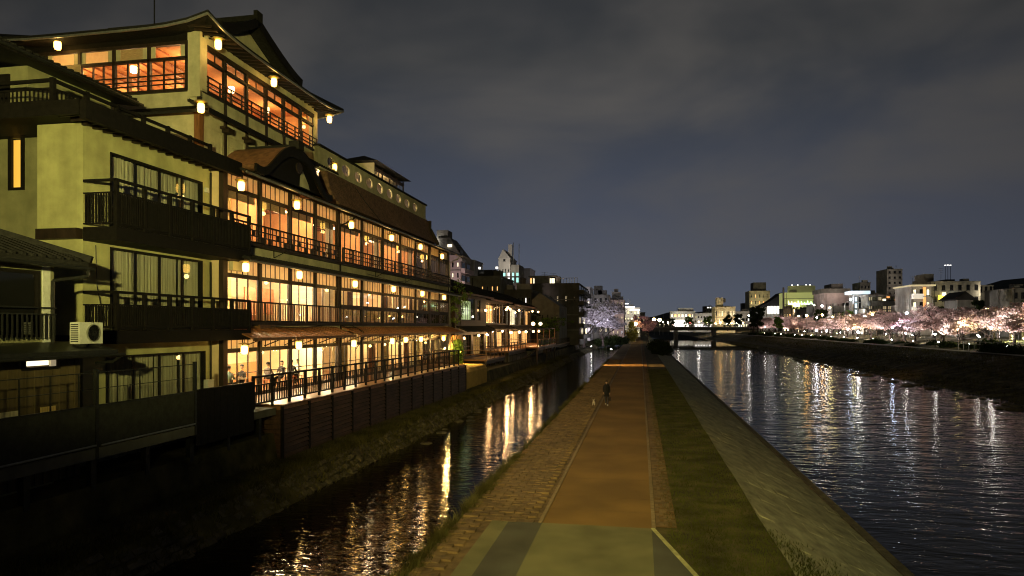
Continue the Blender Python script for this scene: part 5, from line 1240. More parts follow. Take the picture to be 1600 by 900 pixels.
tp = bush_mesh(3, [((0, 0, .9), .6), ((0, .05, 1.5), .62), ((.05, 0, 2.0), .5), ((0, 0, .45), .55)], .13, 'leaf_green', 700)
bush('clipped_bush', 'bright green clipped bush beside the restaurant corner', tp, (-16.1, 59.3, 2.0), 1.1)
lowb = bush_mesh(5, [((0, 0, .3), .45), ((.5, .1, .3), .4), ((-.4, .2, .25), .38)], .11, 'leaf_yellow', 300)
bush('low_shrub', 'low yellowish shrub at the foot of the clipped bush', lowb, (-15.9, 58.1, 2.0), 1.0)
sm_t = tree_meshes(33, 5, .1, 1.5, 3, 'leaf_green', .22, 24, .6, .7, .2)
plant('leafy_tree', 'small dark leafy tree beside the pale round lamp up the stream', 'tree', sm_t, (-16.6, 127, 1.4), (1.25, 1.25, 1.15))
def round_tree(seed, m, H=9.0, r=3.0, n=26, ls=.42, per=150):
    q = random.Random(seed); tb_ = MB(); lf = MB(); tb_.tube((0, 0, -.2), (.1, .05, H * .35), .24, .18, 8)
    for k in range(n):
        a = q.uniform(0, 6.283); zz = H * q.uniform(.32, .92); w = r * math.sqrt(max(.05, 1 - ((zz / H - .55) / .45) ** 2)) * q.uniform(.2, .85); c = (math.cos(a) * w, math.sin(a) * w, zz)
        tb_.tube((.1, .05, H * .3 + (zz - H * .3) * .35), c, .07, .02, 5); leaf_cloud(lf, c, q.uniform(.7, 1.25), per, ls, q, .8)
    return tb_.mesh('trunk', 'bark', True), lf.mesh('crown', m), max(v[2] for v in lf.v)
# cherry trees
def tree_light(x, y, z, p, q_, c, label):
    t = thing('floodlight', label, 'floodlight', (x, y, z), 'floodlights along the stream'); MB().box(x - .05, x + .05, y - .05, y + .05, z, z + .35).build('stake', 'metal_dark', t)
    m_ = MB(); m_.lathe([(.06, -.08), (.12, 0), (.06, .08)], (x, y, z + .45), 8); m_.build('lens', 'lamp_white', t); lamp('SPOT', (x, y + .2, z + .6), p, c, t, .1, 'flood_and_fill_light', aim((x, y, z + .6), q_), R(38), .9)
tree_light(-5.75, 139, .8, 30000, (-10.6, 171, 6.0), (.92, .87, 1), 'white floodlight at the stream edge of the promenade aimed at the big pale cherry tree'); tree_light(-12.6, 180, .1, 9000, (-10.6, 202, 6), (.95, .86, .98), 'white floodlight on the bank below the smaller pale cherry tree')
CH = [tree_meshes(s, 8.2, .26, 1.9, 3, m, .31, 52, 1.12, .8, .12) for s, m in ((41, 'blossom'), (42, 'blossom'), (43, 'blossom_deep'), (44, 'blossom'))]
bare = tree_meshes(51, 11.5, .34, 2.2, 4, 'blossom_white', .28, 50, 1.1, .7, .2)
plant('cherry_tree', 'big pale cherry tree with dark bare branches over the stream', 'tree', bare, (-13.6, 168, .6), (1.2, 1.2, 1.05))
plant('cherry_tree', 'smaller pale cherry tree beyond the big one over the stream', 'tree', bare, (-10.5, 200, .0), (1.1, 1.1, .9), 2.0)
plant('cherry_tree', 'small pink cherry tree at the far end of the promenade', 'tree', CH[2], (across(1012, 262), 262, .0), (1.15, 1.15, 1.35), .5)
wil = bush_mesh(9, [((0, 0, 3.2), 2.4), ((1.4, .5, 2.6), 1.8), ((-1.4, .2, 2.2), 1.7), ((.3, -.6, 1.4), 1.8), ((0, 0, 5.0), 1.6)], .4, 'leaf_yellow', 420)
bush('willow_tree', 'yellow lit willow beside the pink cherry at the end of the promenade', wil, (across(987, 255), 255, .0), (1.0, 1.0, 1.25), None, 'tree')
dkb = bush_mesh(11, [((0, 0, .8), 1.3), ((1.5, .3, .7), 1.2), ((-1.4, .6, .6), 1.1), ((.4, 1.4, .9), 1.2), ((-.5, -1.2, .6), 1.1)], .28, 'leaf_dark', 520)
for i, (x, y, s_, txt) in enumerate(((4.6, 148, 1.0, 'dark bush on the river side of the promenade, nearest of its clump'), (4.6, 160, 1.25, 'dark bush in the middle of the clump beside the promenade'), (5.0, 176, 1.4, 'dark bush at the far end of the clump beside the promenade'), (across(958, 235), 235, 1.7, 'dark bush left of the willow'), (across(968, 228), 228, 1.4, 'lower dark bush at the foot of the willow'), (across(945, 215), 215, 1.5, 'dark bush below the smaller pale cherry'))):
    bush('bush', txt, dkb, (x, y, -.2), s_, 'dark bushes by the promenade', rz=i * 1.3)
# ================================================================== town buildings
def building(label, x0, x1, y0, y1, zt, wall='concrete', front=(), side=(), z0=1.6, cap=True, cat='building', name='town_building', sidex=None):
    """front, side: (columns, rows, bottom, top, width share, height share, [pane materials]) on the south and the river-facing wall"""
    t = thing(name, label, cat, ((x0 + x1) / 2, y0, z0)); W_ = wpos(t)
    box('wall', t, x0, x1, y0, y1, z0, zt, wall)
    if cap: box('parapet', t, x0 - .15, x1 + .15, y0 - .15, y1 + .15, zt + .002, zt + .35, wall)
    q = random.Random(int(abs(x0 * 7 + y0 * 3)) + 11)
    if cap and x1 - x0 > 5:                            # what stands on a town roof
        w = x1 - x0
        for k in range(q.choice((1, 2, 2, 3))):
            a = x0 + w * q.uniform(.08, .75); b_ = min(x1 - .3, a + q.uniform(1.2, 3.6)); box('roof_unit', t, a, b_, y0 + 1 + k, y0 + 3.5 + k, zt + .36, zt + q.uniform(.9, 2.2), q.choice(['concrete', 'concrete_dark', 'metal_dark', 'concrete_pale']))
        for k in range(q.choice((0, 1, 2))):
            a = x0 + w * q.uniform(.1, .9); h = q.uniform(2.0, 5.0); am = MB(); am.tube((a, y0 + 3, zt), (a, y0 + 3, zt + h), .06, .04, 5)
            for r_ in (.7, .85, 1.0): am.bar((a - .7, y0 + 3, zt + h * r_), (a + .7, y0 + 3, zt + h * r_), .05)
            am.build('aerial', 'metal_grey', t)
        z = z0 + 3.4
        while z < zt - 1.5: box('floor_band', t, x0 - .03, x1 + .03, y0 - .05, y0 - .002, z - .12, z + .12, 'concrete_dark' if wall != 'concrete_dark' else 'concrete'); z += 3.4
        box('drain_pipe', t, x0 + w * .06, x0 + w * .06 + .16, y0 - .14, y0 - .052, z0, zt, 'metal_dark')
    def cell(w, h, pm, axis):
        key = ('win', round(w, 2), round(h, 2), pm, axis)
        if key not in _bc:
            m_ = MB(); f = min(.12, w * .12)
            for a, b, c, d in ((-w/2, w/2, -h/2, -h/2 + f), (-w/2, w/2, h/2 - f, h/2), (-w/2, -w/2 + f, -h/2 + f, h/2 - f), (w/2 - f, w/2, -h/2 + f, h/2 - f), (-f*.3, f*.3, -h/2 + f, h/2 - f)): m_.box(a, b, -.08, .02, c, d, 0)
            m_.box(-w/2 + f, w/2 - f, -.025, .01, -h/2 + f, h/2 - f, 1); m_.box(-w/2 - f, w/2 + f, -.2, .0, -h/2 - f * 1.2, -h/2 - .01, 0)
            if axis == 'e': m_.v = [(-y, x, z) for x, y, z in m_.v]
            if axis == 'w': m_.v = [(y, x, z) for x, y, z in m_.v]
            _bc[key] = m_.mesh('window', ['metal_dark', pm])
        return _bc[key]
    for (nc, nr, zb, ztp, ws, hs, pms) in front:
        cw, rh = (x1 - x0) / nc, (ztp - zb) / nr
        for i in range(nc):
            for j in range(nr): put('window', cell(cw * ws, rh * hs, q.choice(pms), 's'), (x0 + (i + .5) * cw, y0 - .01, zb + (j + .5) * rh), t)
    ax = 'e' if x0 < 0 else 'w'; xs = x1 + .01 if x0 < 0 else x0 - .01
    for (nc, nr, zb, ztp, ws, hs, pms) in side:
        cw, rh = (y1 - y0) / nc, (ztp - zb) / nr
        for i in range(nc):
            for j in range(nr): put('window', cell(cw * ws, rh * hs, q.choice(pms), ax), (xs, y0 + (i + .5) * cw, zb + (j + .5) * rh), t)
    return t
def T(label, u0, u1, vt, Y, dep=12, wall='concrete', front=(), side=(), **k):
    """building whose south face spans the two bearings at distance Y"""
    x0, x1 = across(u0, Y), across(u1, Y); zt = height(vt, (x0 + x1) / 2, Y)
    return building(label, x0, x1, Y, Y + dep, zt, wall, front, side, **k), x0, x1, zt
DK = ['dark_pane']; MIX = ['dark_pane', 'dark_pane', 'dark_pane', 'win_dim']; LIT = ['win_cream', 'win_white', 'win_warm', 'dark_pane']
def Z(v, u, Y): return height(v, across(u, Y), Y)
# ---- left bank
t, x0, x1, zt = T('pale apartment block with balconies and a sloping stepped top behind the restaurant', 680, 719.5, 401, 150, 9.5, 'concrete_pink', [(5, 5, 9, 21.0, .28, .42, ['dark_pane', 'dark_pane', 'win_cream'])], ())
m_ = MB(); zz = zt + .36
m_.add([(x0, 150, zz), (x1, 150, zz), (x1, 159.5, zz), (x0, 159.5, zz), (x0, 151.5, zz + 4.2), (x1 - 3.0, 151.5, zz + 4.2), (x1 - 3.0, 158, zz + 4.2), (x0, 158, zz + 4.2)], [(0,1,5,4), (1,2,6,5), (2,3,7,6), (3,0,4,7), (4,5,6,7)]); m_.build('sloping_top', 'concrete_dark', t)
box('roof_hut', t, x1 - 6.2, x1 - 3.6, 152, 156, zz + 4.2, zz + 6.0, 'concrete_dark'); box('pale_band', t, x1 - .02, x1 + .3, 150, 159.5, zt - 1.0, zt - .5, 'concrete_pale')  # the band below the roof is just paler concrete
for j in range(4): box('balcony', t, x1 + .001, x1 + .9, 150.4, 159.2, 9.3 + j * 2.9, 10.3 + j * 2.9, 'concrete_pink'); box('balcony_door', t, x1 + .002, x1 + .04, 151.2, 154, 10.4 + j*2.9, 11.7 + j*2.9, 'dark_pane'); box('balcony_door', t, x1 + .002, x1 + .04, 155.6, 158.4, 10.4 + j*2.9, 11.7 + j*2.9, 'dark_pane')
for u, v in ((701.5, 383),): box('lit_window', t, across(u - 3, 149.8), across(u + 3, 149.8), 150.2, 151.2, Z(385.5, u, 150), Z(381.5, u, 150), 'win_cream')
box('roof_light', t, across(677, 151), across(680.5, 151), 150.6, 150.9, Z(378, 678, 150), Z(374.5, 678, 150), 'lamp_white')
T('plain white slab building beside the pale apartment block', 733, 740.5, 408, 170, 10, 'concrete_pale')
t, x0, x1, zt = T('low grey brown building with three small lit windows above the timber houses', 735, 781, 434, 128, 14, 'concrete', [(6, 2, 9.6, 14.2, .18, .34, ['win_warm', 'dark_pane', 'dark_pane'])])
m_ = MB(); m_.tube((across(748, 133), 133, zt + 1.1), (across(776, 133), 133, zt + 1.1), .85, n=12); m_.build('roof_tank', 'metal_dark', t)
for u in (749, 776): box('roof_lamp', t, across(u, 131) - .2, across(u, 131) + .2, 131, 131.4, zt + 1.95, zt + 2.35, 'shop_white')
t, x0, x1, zt = T('tall pale tower with a pitched top and roof masts', 779, 797, 405, 190, 10, 'concrete_pale', [(4, 1, 18.6, 22.5, .3, .8, DK), (1, 1, 24, 25.5, .2, .6, DK)])
m_ = MB(); m_.add([(x0, 190, zt + .36), (x1, 190, zt + .36), ((x0 + x1) / 2 - .4, 190, zt + 2.9), (x0, 200, zt + .36), (x1, 200, zt + .36), ((x0 + x1) / 2 - .4, 200, zt + 2.9)], [(0,1,2), (3,5,4), (0,2,5,3), (1,4,5,2), (0,3,4,1)]); m_.build('pitched_top', 'concrete_pale', t)
box('stair_shaft', t, x1 + .002, across(810, 190), 191, 199, 1.6, zt - 1.5, 'concrete'); box('chimney', t, x1 - .9, x1 + .1, 192, 193.4, zt, zt + 4.4, 'concrete_pale')
for u, v in ((802, 379), (811, 381)): m_ = MB(); m_.tube((across(u, 193), 193, zt - 2), (across(u, 193), 193, Z(v, u, 193)), .10); m_.build('roof_mast', 'metal_grey', t)
T('white flat box building right of the pale tower', 811, 828, 421, 205, 10, 'concrete_pale')
T('teal lit office under the pale tower', 778, 812, 434, 148, 8, 'concrete_dark', [(5, 1, 15.2, 17.9, .62, .85, ['win_teal', 'dark_pane', 'win_teal', 'win_white'])])
T('stepped dark building with a slanted end below the teal office', 781, 830, 455, 132, 12, 'concrete_dark', [(9, 1, 9.5, 12.2, .3, .4, ['dark_pane', 'dark_pane', 'win_white'])])
t, x0, x1, zt = T('big dark concrete block with a lit glass penthouse and balconies on its end', 826, 904, 445, 152, 26, 'concrete_dark', [(6, 1, 10.5, 13.5, .2, .4, ['dark_pane', 'dark_pane', 'win_dim'])], ())
px0, px1 = across(829, 154), across(868, 154)
box('penthouse', t, px0, px1, 154, 162, zt + .36, Z(433, 850, 154), 'concrete_dark'); box('penthouse_roof', t, px0 - .4, px1 + .4, 153.3, 162.4, Z(433, 850, 154) + .002, Z(433, 850, 154) + .3, 'concrete')
for u0, u1, mm in ((833.5, 841.5, 'win_cream'), (850, 855, 'win_cream'), (858, 866.5, 'win_cream'), (828.5, 830.5, 'win_warm')):
    f = box('penthouse_window', t, across(u0, 153.9), across(u1, 153.9), 153.85, 153.999, Z(444, u0, 154), Z(435, u0, 154), mm)
    box('mullion', f, (across(u0, 153.9) + across(u1, 153.9)) / 2 - .05, (across(u0, 153.9) + across(u1, 153.9)) / 2 + .05, 153.80, 153.849, Z(444, u0, 154), Z(435, u0, 154), 'metal_dark')
for i in range(9): box('roof_rail_post', t, across(868 + i * 4.2, 153), across(868 + i * 4.2, 153) + .08, 153, 153.1, zt + .36, zt + 1.5, 'metal_grey')
box('roof_rail', t, across(868, 153), across(903, 153), 153, 153.1, zt + 1.5, zt + 1.6, 'metal_grey')
for j in range(5):
    zz = 3.0 + j * 2.5; box('balcony', t, x1 + .001, x1 + 1.1, 152.6, 177, zz, zz + .95, 'concrete_dark')
    for k in range(4): box('balcony_window', t, x1 + .002, x1 + .05, 153.6 + k * 6, 157.6 + k * 6, zz + 1.0, zz + 2.3, ['dark_pane', 'win_dim', 'dark_pane', 'win_cream'][(j + k) % 4 if j < 2 else (k * 3) % 3 if k != 1 else 0])
t, x0, x1, zt = T('grey plastered house with a low gable in front of the big dark block', 822, 874, 478, 133, 14, 'concrete', [(7, 1, 6.5, 8.6, .25, .5, DK)], cap=False)
m_ = MB(); xm = across(843, 133); m_.add([(x0, 133, zt), (x1, 133, zt), (xm, 133, zt + 2.6), (x0, 147, zt), (x1, 147, zt), (xm, 147, zt + 2.6)], [(0,1,2), (3,5,4), (0,2,5,3), (1,4,5,2), (0,3,4,1)]); m_.build('gable', 'concrete', t)
T('thin white rooftop building with aerials beyond the dark block', 907, 922, 450, 200, 14, 'concrete_pale', [(3, 3, 8, 17, .5, .4, ['dark_pane', 'win_cream'])])
t, x0, x1, zt = T('grey building with a water tank behind the big pale cherry', 918, 951, 462, 225, 14, 'concrete', [(4, 4, 3, 16, .45, .45, MIX)]); box('water_tank', t, x0 + 2, x0 + 4.6, 227, 231, zt + .36, zt + 3.4, 'concrete_dark')
t, x0, x1, zt = T('pale pink six storey block beyond the pale cherries', 949, 975, 470, 240, 16, 'concrete_pink', [(4, 5, 2.5, 15, .34, .4, ['dark_pane', 'dark_pane', 'win_dim'])]); box('water_tank', t, x0 + 1.5, x0 + 4.4, 243, 247, zt + .36, zt + 3.2, 'concrete'); box('water_tank', t, x0 + 2.2, x0 + 3.6, 244, 246, zt + 3.2, zt + 4.4, 'concrete_dark')
t, x0, x1, zt = T('white terraced building with bright lit eaves at the end of the left bank', 974, 1000, 482, 275, 18, 'concrete_pale', [(5, 4, 2.5, 12.5, .6, .45, ['dark_pane', 'win_cream', 'win_dim'])])
for a, b, v in ((966, 982, 474), (976, 992, 479), (984, 1000, 484)): box('lit_eave', t, across(a, 274), across(b, 274), 273, 274.9, Z(v + 1.2, a, 274), Z(v, a, 274), 'win_white')  # eaves glow by themselves: the light on them is put into the material
T('dim grey building at the very end of the left bank', 996, 1008, 489, 330, 16, 'concrete', [(3, 3, 3, 10, .5, .5, MIX)])
T('dark flat building among the trees left of the far shops', 1010, 1046, 499, 560, 20, 'concrete_dark', [(6, 1, 4, 8, .5, .5, MIX)])
# ---- across the river, by the far bridge
t, x0, x1, zt = T('cream two storey shop with a blazing white front beyond the far bridge', 1047, 1086, 487, 520, 18, 'concrete_pale', [(7, 1, zt0 := 12.0, 15.5, .6, .6, ['win_cream', 'win_warm'])])
box('shop_front', t, across(1052, 519), across(1076, 519), 518.6, 519.9, 5.2, 10.2, 'shop_white'); box('roof_story', t, x0 + 6, x0 + 17, 522, 532, zt + .36, zt + 2.8, 'concrete_pale')
for k in range(5): box('front_post', t, across(1052 + k * 6, 518.5) - .15, across(1052 + k * 6, 518.5) + .15, 518.3, 518.58, 3.5, 10.3, 'concrete')
t, x0, x1, zt = T('grey office with a pale lit ground floor right of the blazing shop', 1085, 1120, 490, 505, 18, 'concrete_pale', [(8, 2, 8, 14, .5, .4, ['dark_pane', 'win_dim'])]); box('lit_arcade', t, x0, x1, 504.6, 504.98, 4.4, 7.4, 'win_white')
for k in range(9): box('arcade_post', t, x0 + (x1 - x0) * k / 8 - .25, x0 + (x1 - x0) * k / 8 + .25, 504.3, 504.59, 4.0, 7.8, 'concrete')
t, x0, x1, zt = T('cream stone building with a square corner tower beyond the far bridge', 1117, 1149, 480, 470, 20, 'plaster_cream', [(7, 2, 6, 17, .35, .6, ['dark_pane', 'win_dim', 'win_cream'])]); box('tower', t, across(1120, 471), across(1130, 471), 471, 479, zt + .36, Z(465, 1125, 470), 'plaster_cream'); box('tower_top', t, across(1121, 471), across(1134, 471), 472, 478, Z(465, 1125, 470) - 3, Z(466, 1125, 470), 'concrete_dark')
T('dim building behind the tower block with a white roof sign', 1100, 1112, 479, 600, 15, 'concrete_dark', [(3, 2, 18, 23, .6, .5, ['win_white', 'dark_pane'])])
T('low pale shop row between the tower block and the dark tree', 1149, 1172, 487, 530, 16, 'concrete_pale', [(6, 2, 4.5, 13, .6, .5, ['win_cream', 'win_white', 'dark_pane'])])
# ---- the long town front behind the cherries
t, x0, x1, zt = T('cream tower block with a dark machine room on its roof', 1171, 1203, 455, 560, 22, 'plaster_cream', [(5, 4, 12, 32, .18, .5, ['dark_pane', 'win_warm', 'dark_pane'])]); box('machine_room', t, across(1177, 562), across(1197, 562), 562, 576, zt + .36, Z(441, 1185, 560), 'concrete_dark')
t = thing('theatre', 'theatre with a big sweeping dark roof and a white lit front behind the cherries', 'theatre', (across(1200, 480), 480, 2)); xa, xb = across(1174, 480), across(1226, 480)
box('wall', t, xa + 2, xb - 1, 480, 502, 2, Z(480, 1200, 480), 'concrete'); box('lit_front', t, across(1199, 479), across(1223, 479), 479.5, 479.98, Z(490, 1210, 480), Z(478.5, 1210, 480), 'shop_white')
for k in range(6): box('front_pillar', t, across(1199 + k * 4.8, 479) - .2, across(1199 + k * 4.8, 479) + .2, 479.2, 479.48, 2, Z(478, 1210, 480), 'concrete')
m_ = MB(); N = 10; e0, e1 = Z(480, 1200, 480), Z(457, 1222, 480)
for k in range(N + 1):
    s_ = k / N; z = e0 + (e1 - e0) * s_ ** 1.8; m_.v += [(xa + (xb - xa) * (.02 + .9 * s_), 479 + 1.0 * s_, z), (xa + (xb - xa) * (.02 + .9 * s_), 503 - 1.0 * s_, z)]
for k in range(N): m_.f.append((2*k, 2*k+1, 2*k+3, 2*k+2)); m_.m.append(0)
m_.add([(m_.v[2*k]) for k in range(N + 1)] + [(xb - 1, 480, e0)], [tuple(range(N + 2))]); m_.add([(xb - 1, 480, e0), (xb - 1, 502, e0), m_.v[2*N+1], m_.v[2*N]], [(0, 1, 2, 3)]); m_.build('sweeping_roof', 'tile', t, fix=False)
t, x0, x1, zt = T('green lit building with glowing letters and a glazed round top floor', 1226, 1271, 458, 420, 16, 'glow_wall_green', [(8, 1, 16, 17.4, .5, .5, DK)])
m_ = MB(); m_.lathe([(7.6, 0), (7.6, 4.0), (7.1, 4.2)], (across(1252, 428), 428, zt + .36), 24); m_.build('round_top', 'glass_drum', t); box('corner_pillar', t, x0 - 1.0, x0 - .2, 419.6, 421, 2, zt + 3.4, 'concrete_pale')
for k, uu in enumerate((1238, 1247, 1260, 1266)): box('top_light', t, across(uu, 421) - .3, across(uu, 421) + .3, 421.5, 422, zt + 4.5, zt + 5.1, 'win_white')
lx = x0 + 2.0
for k in range(9):                                   # illegible lit letter shapes on the facade
    q = random.Random(k); w = 1.25; 
    box('sign_letter', t, lx, lx + w, 419.7, 419.95, Z(476, 1250, 420), Z(473.6, 1250, 420), 'sign_green' if k > 2 else 'win_white')
    box('sign_letter', t, lx, lx + .3, 419.7, 419.95, Z(473.6, 1250, 420) + .002, Z(470 + (k % 3), 1250, 420), 'sign_green' if k > 2 else 'win_white'); lx += 1.75
box('side_sign', t, across(1240, 418), across(1250, 418), 418.2, 418.8, Z(479.5, 1245, 419), Z(473.5, 1245, 419) - .3, 'win_cream')
T('small yellow lit annex right of the green lit building', 1271, 1283, 458, 430, 12, 'concrete_dark', [(2, 1, 16.5, 20.5, .7, .6, ['win_green'])])
t, x0, x1, zt = T('brown grey hall with a stepped dark roof behind the cherries', 1288, 1326, 459, 320, 18, 'concrete_pink', [(6, 1, 11, 17, .1, .5, DK)]); box('roof_step', t, x0 - 1, x1 + .5, 319, 337, zt + .36, Z(451, 1307, 320), 'concrete_dark'); box('roof_tower', t, across(1299, 322), across(1317, 322), 322, 334, Z(451, 1307, 320) + .002, Z(443, 1308, 320), 'concrete_dark')
T('low pale building with a grey roof under the hall', 1300, 1335, 479, 312, 14, 'concrete_pale', [(5, 1, 8, 12, .5, .6, ['dark_pane', 'win_dim'])])
T('narrow dim shopfront building beside the green lit sign', 1271, 1300, 476, 345, 14, 'concrete_dark', [(5, 2, 6, 14, .5, .5, ['win_dim', 'win_white', 'dark_pane', 'win_warm'])])
T('orange lit shop under the green lit building', 1224, 1245, 483, 402, 12, 'concrete_dark', [(5, 2, 5, 13.5, .55, .6, ['win_warm', 'win_cream', 'win_dim'])])
T('grey shop with a cold white window under the green lit building', 1245, 1272, 484, 385, 12, 'concrete', [(6, 2, 5, 12.5, .55, .6, ['dark_pane', 'win_white', 'dark_pane'])])
t, x0, x1, zt = T('flared white lit glass stair tower behind the cherries', 1334, 1354, 461, 270, 6, 'concrete_pale', [(3, 5, 5, 17, .7, .8, ['win_ice', 'win_ice', 'dark_pane'])]); box('flared_top', t, x0 - 1.2, x1 + 1.0, 269, 277, zt + .36, zt + 1.5, 'win_ice')
t, x0, x1, zt = T('long low school building with bands of pale windows', 1356, 1424, 464, 262, 16, 'concrete', [(9, 3, 6, 18, .78, .55, ['dull_pane', 'dull_pane', 'dark_pane', 'win_dim'])]); box('roof_edge', t, x0 - .5, x1 + .5, 261, 278.5, zt + .36, zt + .9, 'concrete_pale')
for k, uu in enumerate((1383, 1389, 1402, 1416)): box('lit_window', t, across(uu, 261) - .5, across(uu, 261) + .5, 261.7, 261.99, Z(470 if k % 2 == 0 else 459.5 + 6, uu, 262), Z(467 if k % 2 == 0 else 463, uu, 262), ['win_cream', 'lamp_dim_orange', 'lamp_dim_orange', 'win_cream'][k])
T('dim tall tower far behind the school', 1386, 1410, 421, 420, 18, 'concrete', [(3, 6, 20, 38, .4, .4, DK)])
T('dark block behind the stair tower', 1344, 1360, 442, 400, 14, 'concrete_dark', [(3, 3, 18, 29, .4, .4, DK)])
t, x0, x1, zt = T('white apartment house with curved balconies and an orange lit stair strip', 1424, 1455, 449, 235, 14, 'concrete_pale', [(3, 3, 6.5, 18.5, .5, .5, ['dark_pane', 'win_cream'])]); box('stair_strip', t, across(1443, 234.6), across(1446.5, 234.6), 234.5, 234.98, 5, zt, 'lamp_dim_orange'); box('roof_edge', t, x0 - .6, x1 + .8, 233.6, 249.4, zt + .36, zt + .8, 'win_dim')  # roof edge glows faintly: light on it put into the material
for j in range(3): m_ = MB(); m_.box(across(1426, 234), across(1442, 234), 233.2, 234.98, 6.5 + j * 4.0, 8.0 + j * 4.0); m_.build('balcony', 'glow_balcony', t)
t, x0, x1, zt = T('dark brown flats with one blue white and one yellow lit window', 1455, 1532, 441, 240, 18, 'concrete', [(6, 3, 9, 20, .4, .45, DK)]); box('roof_hut', t, across(1444, 244), across(1459, 244), 244, 252, zt - 4, Z(428, 1450, 244), 'concrete'); box('roof_hut', t, across(1478, 244), across(1492, 244), 244, 252, zt + .36, zt + 1.2, 'concrete_dark')
for u0, u1, v0, v1, mm in ((1468, 1476, 468, 461, 'win_yellow'), (1487.5, 1494, 465.5, 459.5, 'win_cold'), (1474, 1478, 461, 457, 'win_cream')): box('lit_window', t, across(u0, 239), across(u1, 239), 238.9, 239.98, Z(v0, u0, 239), Z(v1, u0, 239), mm)
t, x0, x1, zt = T('small temple gate roof under the dark brown flats', 1496, 1516, 467, 200, 8, 'concrete_dark', cap=False); m_ = MB(); m_.sweep([(x0 - 1, zt), ((x0 + x1) / 2, zt + 2.0), (x1 + 1, zt), (x1 + 1, zt - .3), (x0 - 1, zt - .3)], 199, 209); m_.build('gate_roof', 'tile', t)
T('low house with a pale gable right of the brown flats', 1529, 1552, 447, 250, 12, 'concrete', [(3, 1, 16, 20, .5, .5, DK)])
T('dark building at the right edge above the yellow green tree', 1582, 1625, 452, 190, 14, 'concrete_dark', [(4, 3, 6, 15, .5, .5, ['dark_pane', 'win_dim', 'dark_pane'])])
for k, (u, v) in enumerate(((1477, 414.5), (1481, 414.2), (1485, 414.4))):
    x = across(u, 1150); t = thing('hill_lamp', 'tiny white light high on the dark hill, one of three in a row', 'lamp', (x, 1150, 80), 'three lights on the hill'); z = height(v, x, 1150)
    box('lamp_head', t, x - .9, x + .9, 1149, 1151, z - .6, z + .6, 'win_white'); box('pole', t, x - .15, x + .15, 1149.5, 1150.5, 66, z - .61, 'metal_dark')
# ---- road bridge far up the river
br = thing('road_bridge', 'low far road bridge on slim piers crossing the river', 'bridge', (35, 440, -2))
bx0, bx1 = across(1008, 440), across(1185, 440)
box('deck', br, bx0, bx1, 440, 452, 4.6, 5.7, 'concrete'); box('girder', br, bx0, bx1, 440.3, 451.7, 3.3, 4.598, 'concrete_dark'); box('rail', br, bx0, bx1, 440, 440.2, 7.1, 7.35, 'concrete_pale'); box('rail', br, bx0, bx1, 440.05, 440.2, 6.2, 6.35, 'concrete')
n = 46
for i in range(n + 1):
    x = bx0 + (bx1 - bx0) * i / n; box('rail_post', br, x - .12, x + .12, 440.02, 440.25, 5.702, 7.099, 'concrete_pale')
for u in (1056, 1115): x = across(u, 445); box('pier', br, x - 1.2, x + 1.2, 442, 450, -3, 3.298, 'concrete')
for i in range(26): x = bx0 + (bx1 - bx0) * (i + .5) / 26; box('rail_light', br, x - .25, x + .25, 439.8, 439.99, 6.7, 7.0, 'win_cream')

q = random.Random(77)
BACK = (('green lit building', 1272, 1284), ('dark hall', 1284, 1299), ('hall tower', 1318, 1336), ('glass stair tower', 1352, 1372), ('left part of the school', 1370, 1388), ('right part of the school', 1408, 1428), ('white apartment house', 1428, 1446), ('temple gate', 1530, 1548), ('pale gabled house', 1548, 1568), ('dark tree at the right', 1564, 1586), ('cream tower block', 1203, 1222), ('theatre roof', 1160, 1176))
for nm_, ua, ub in BACK:
    T('small dim back row building showing behind the ' + nm_, ua, ub, q.uniform(457, 468) + (8 if ua < 1230 else 0), q.uniform(385, 425) + (190 if ua < 1230 else 50 if ua < 1300 else 0), 12, q.choice(['concrete', 'concrete_dark', 'concrete_pink', 'concrete']), [(4, 4, 8, 20, .5, .5, ['dark_pane', 'dark_pane', 'win_dim', 'win_cream'])])
FRONT = (('glass stair tower', 1354, 1372, 484), ('white apartment house', 1408, 1424, 478))
for nm_, ua, ub, vt_ in FRONT:
    T('low house with lit windows between the cherries and the ' + nm_, ua, ub, vt_, q.uniform(248, 262) if ua > 1300 else 290, 9, q.choice(['concrete', 'concrete_pale', 'plaster_cream']), [(4, 2, 4.5, 9.5, .55, .6, ['win_warm', 'win_cream', 'dark_pane', 'win_dim'])])
# ================================================================== lamps, cherries and planting along the far bank
def gz(x): return interp([(35, -2.7), (37.2, -2.0), (41, -1.2), (48, .55), (54, 1.25), (58, 1.35), (63, 2.0), (70, 3.0), (120, 3.4), (5000, 3.4)], x)
HEADS = {m: MB().lathe([(.08, .28), (.26, .16), (.32, 0), (.24, -.2), (.06, -.3)], n=10).mesh('lamp_head', m, True) for m in ('lamp_white', 'lamp_yellow', 'lamp_blue', 'lamp_orange', 'sign_red')}
POLE = MB().tube((0, 0, -1), (0, 0, -.25), .07, .07, 6).mesh('pole', 'metal_grey')
def street_lamp(u, v, Y, m, s, label, group=None, power=0, name='street_lamp', z0=3.2):
    x = across(u, Y); z = height(v, x, Y); g0 = min(z0, z - .8) if x > 60 else min(gz(x) if x > 36 else 0, z - .8)
    t = thing(name, label, 'street lamp', (x, Y, g0), group)
    o = put('lamp_head', HEADS[m], (x, Y, z), t); o.scale = (s, s, s)
    pm = MB(); pm.tube((x, Y, g0), (x, Y, z - .2 * s), .08, .06, 6); pm.build('pole', 'metal_grey', t)
    if power: lamp('POINT', (x, Y, z + .1), power, {'lamp_white': (1, .93, .8), 'lamp_yellow': (1, .82, .35), 'lamp_blue': (.75, .85, 1), 'lamp_orange': (1, .55, .2), 'sign_red': (1, .2, .2)}[m], t, .4)
    return t
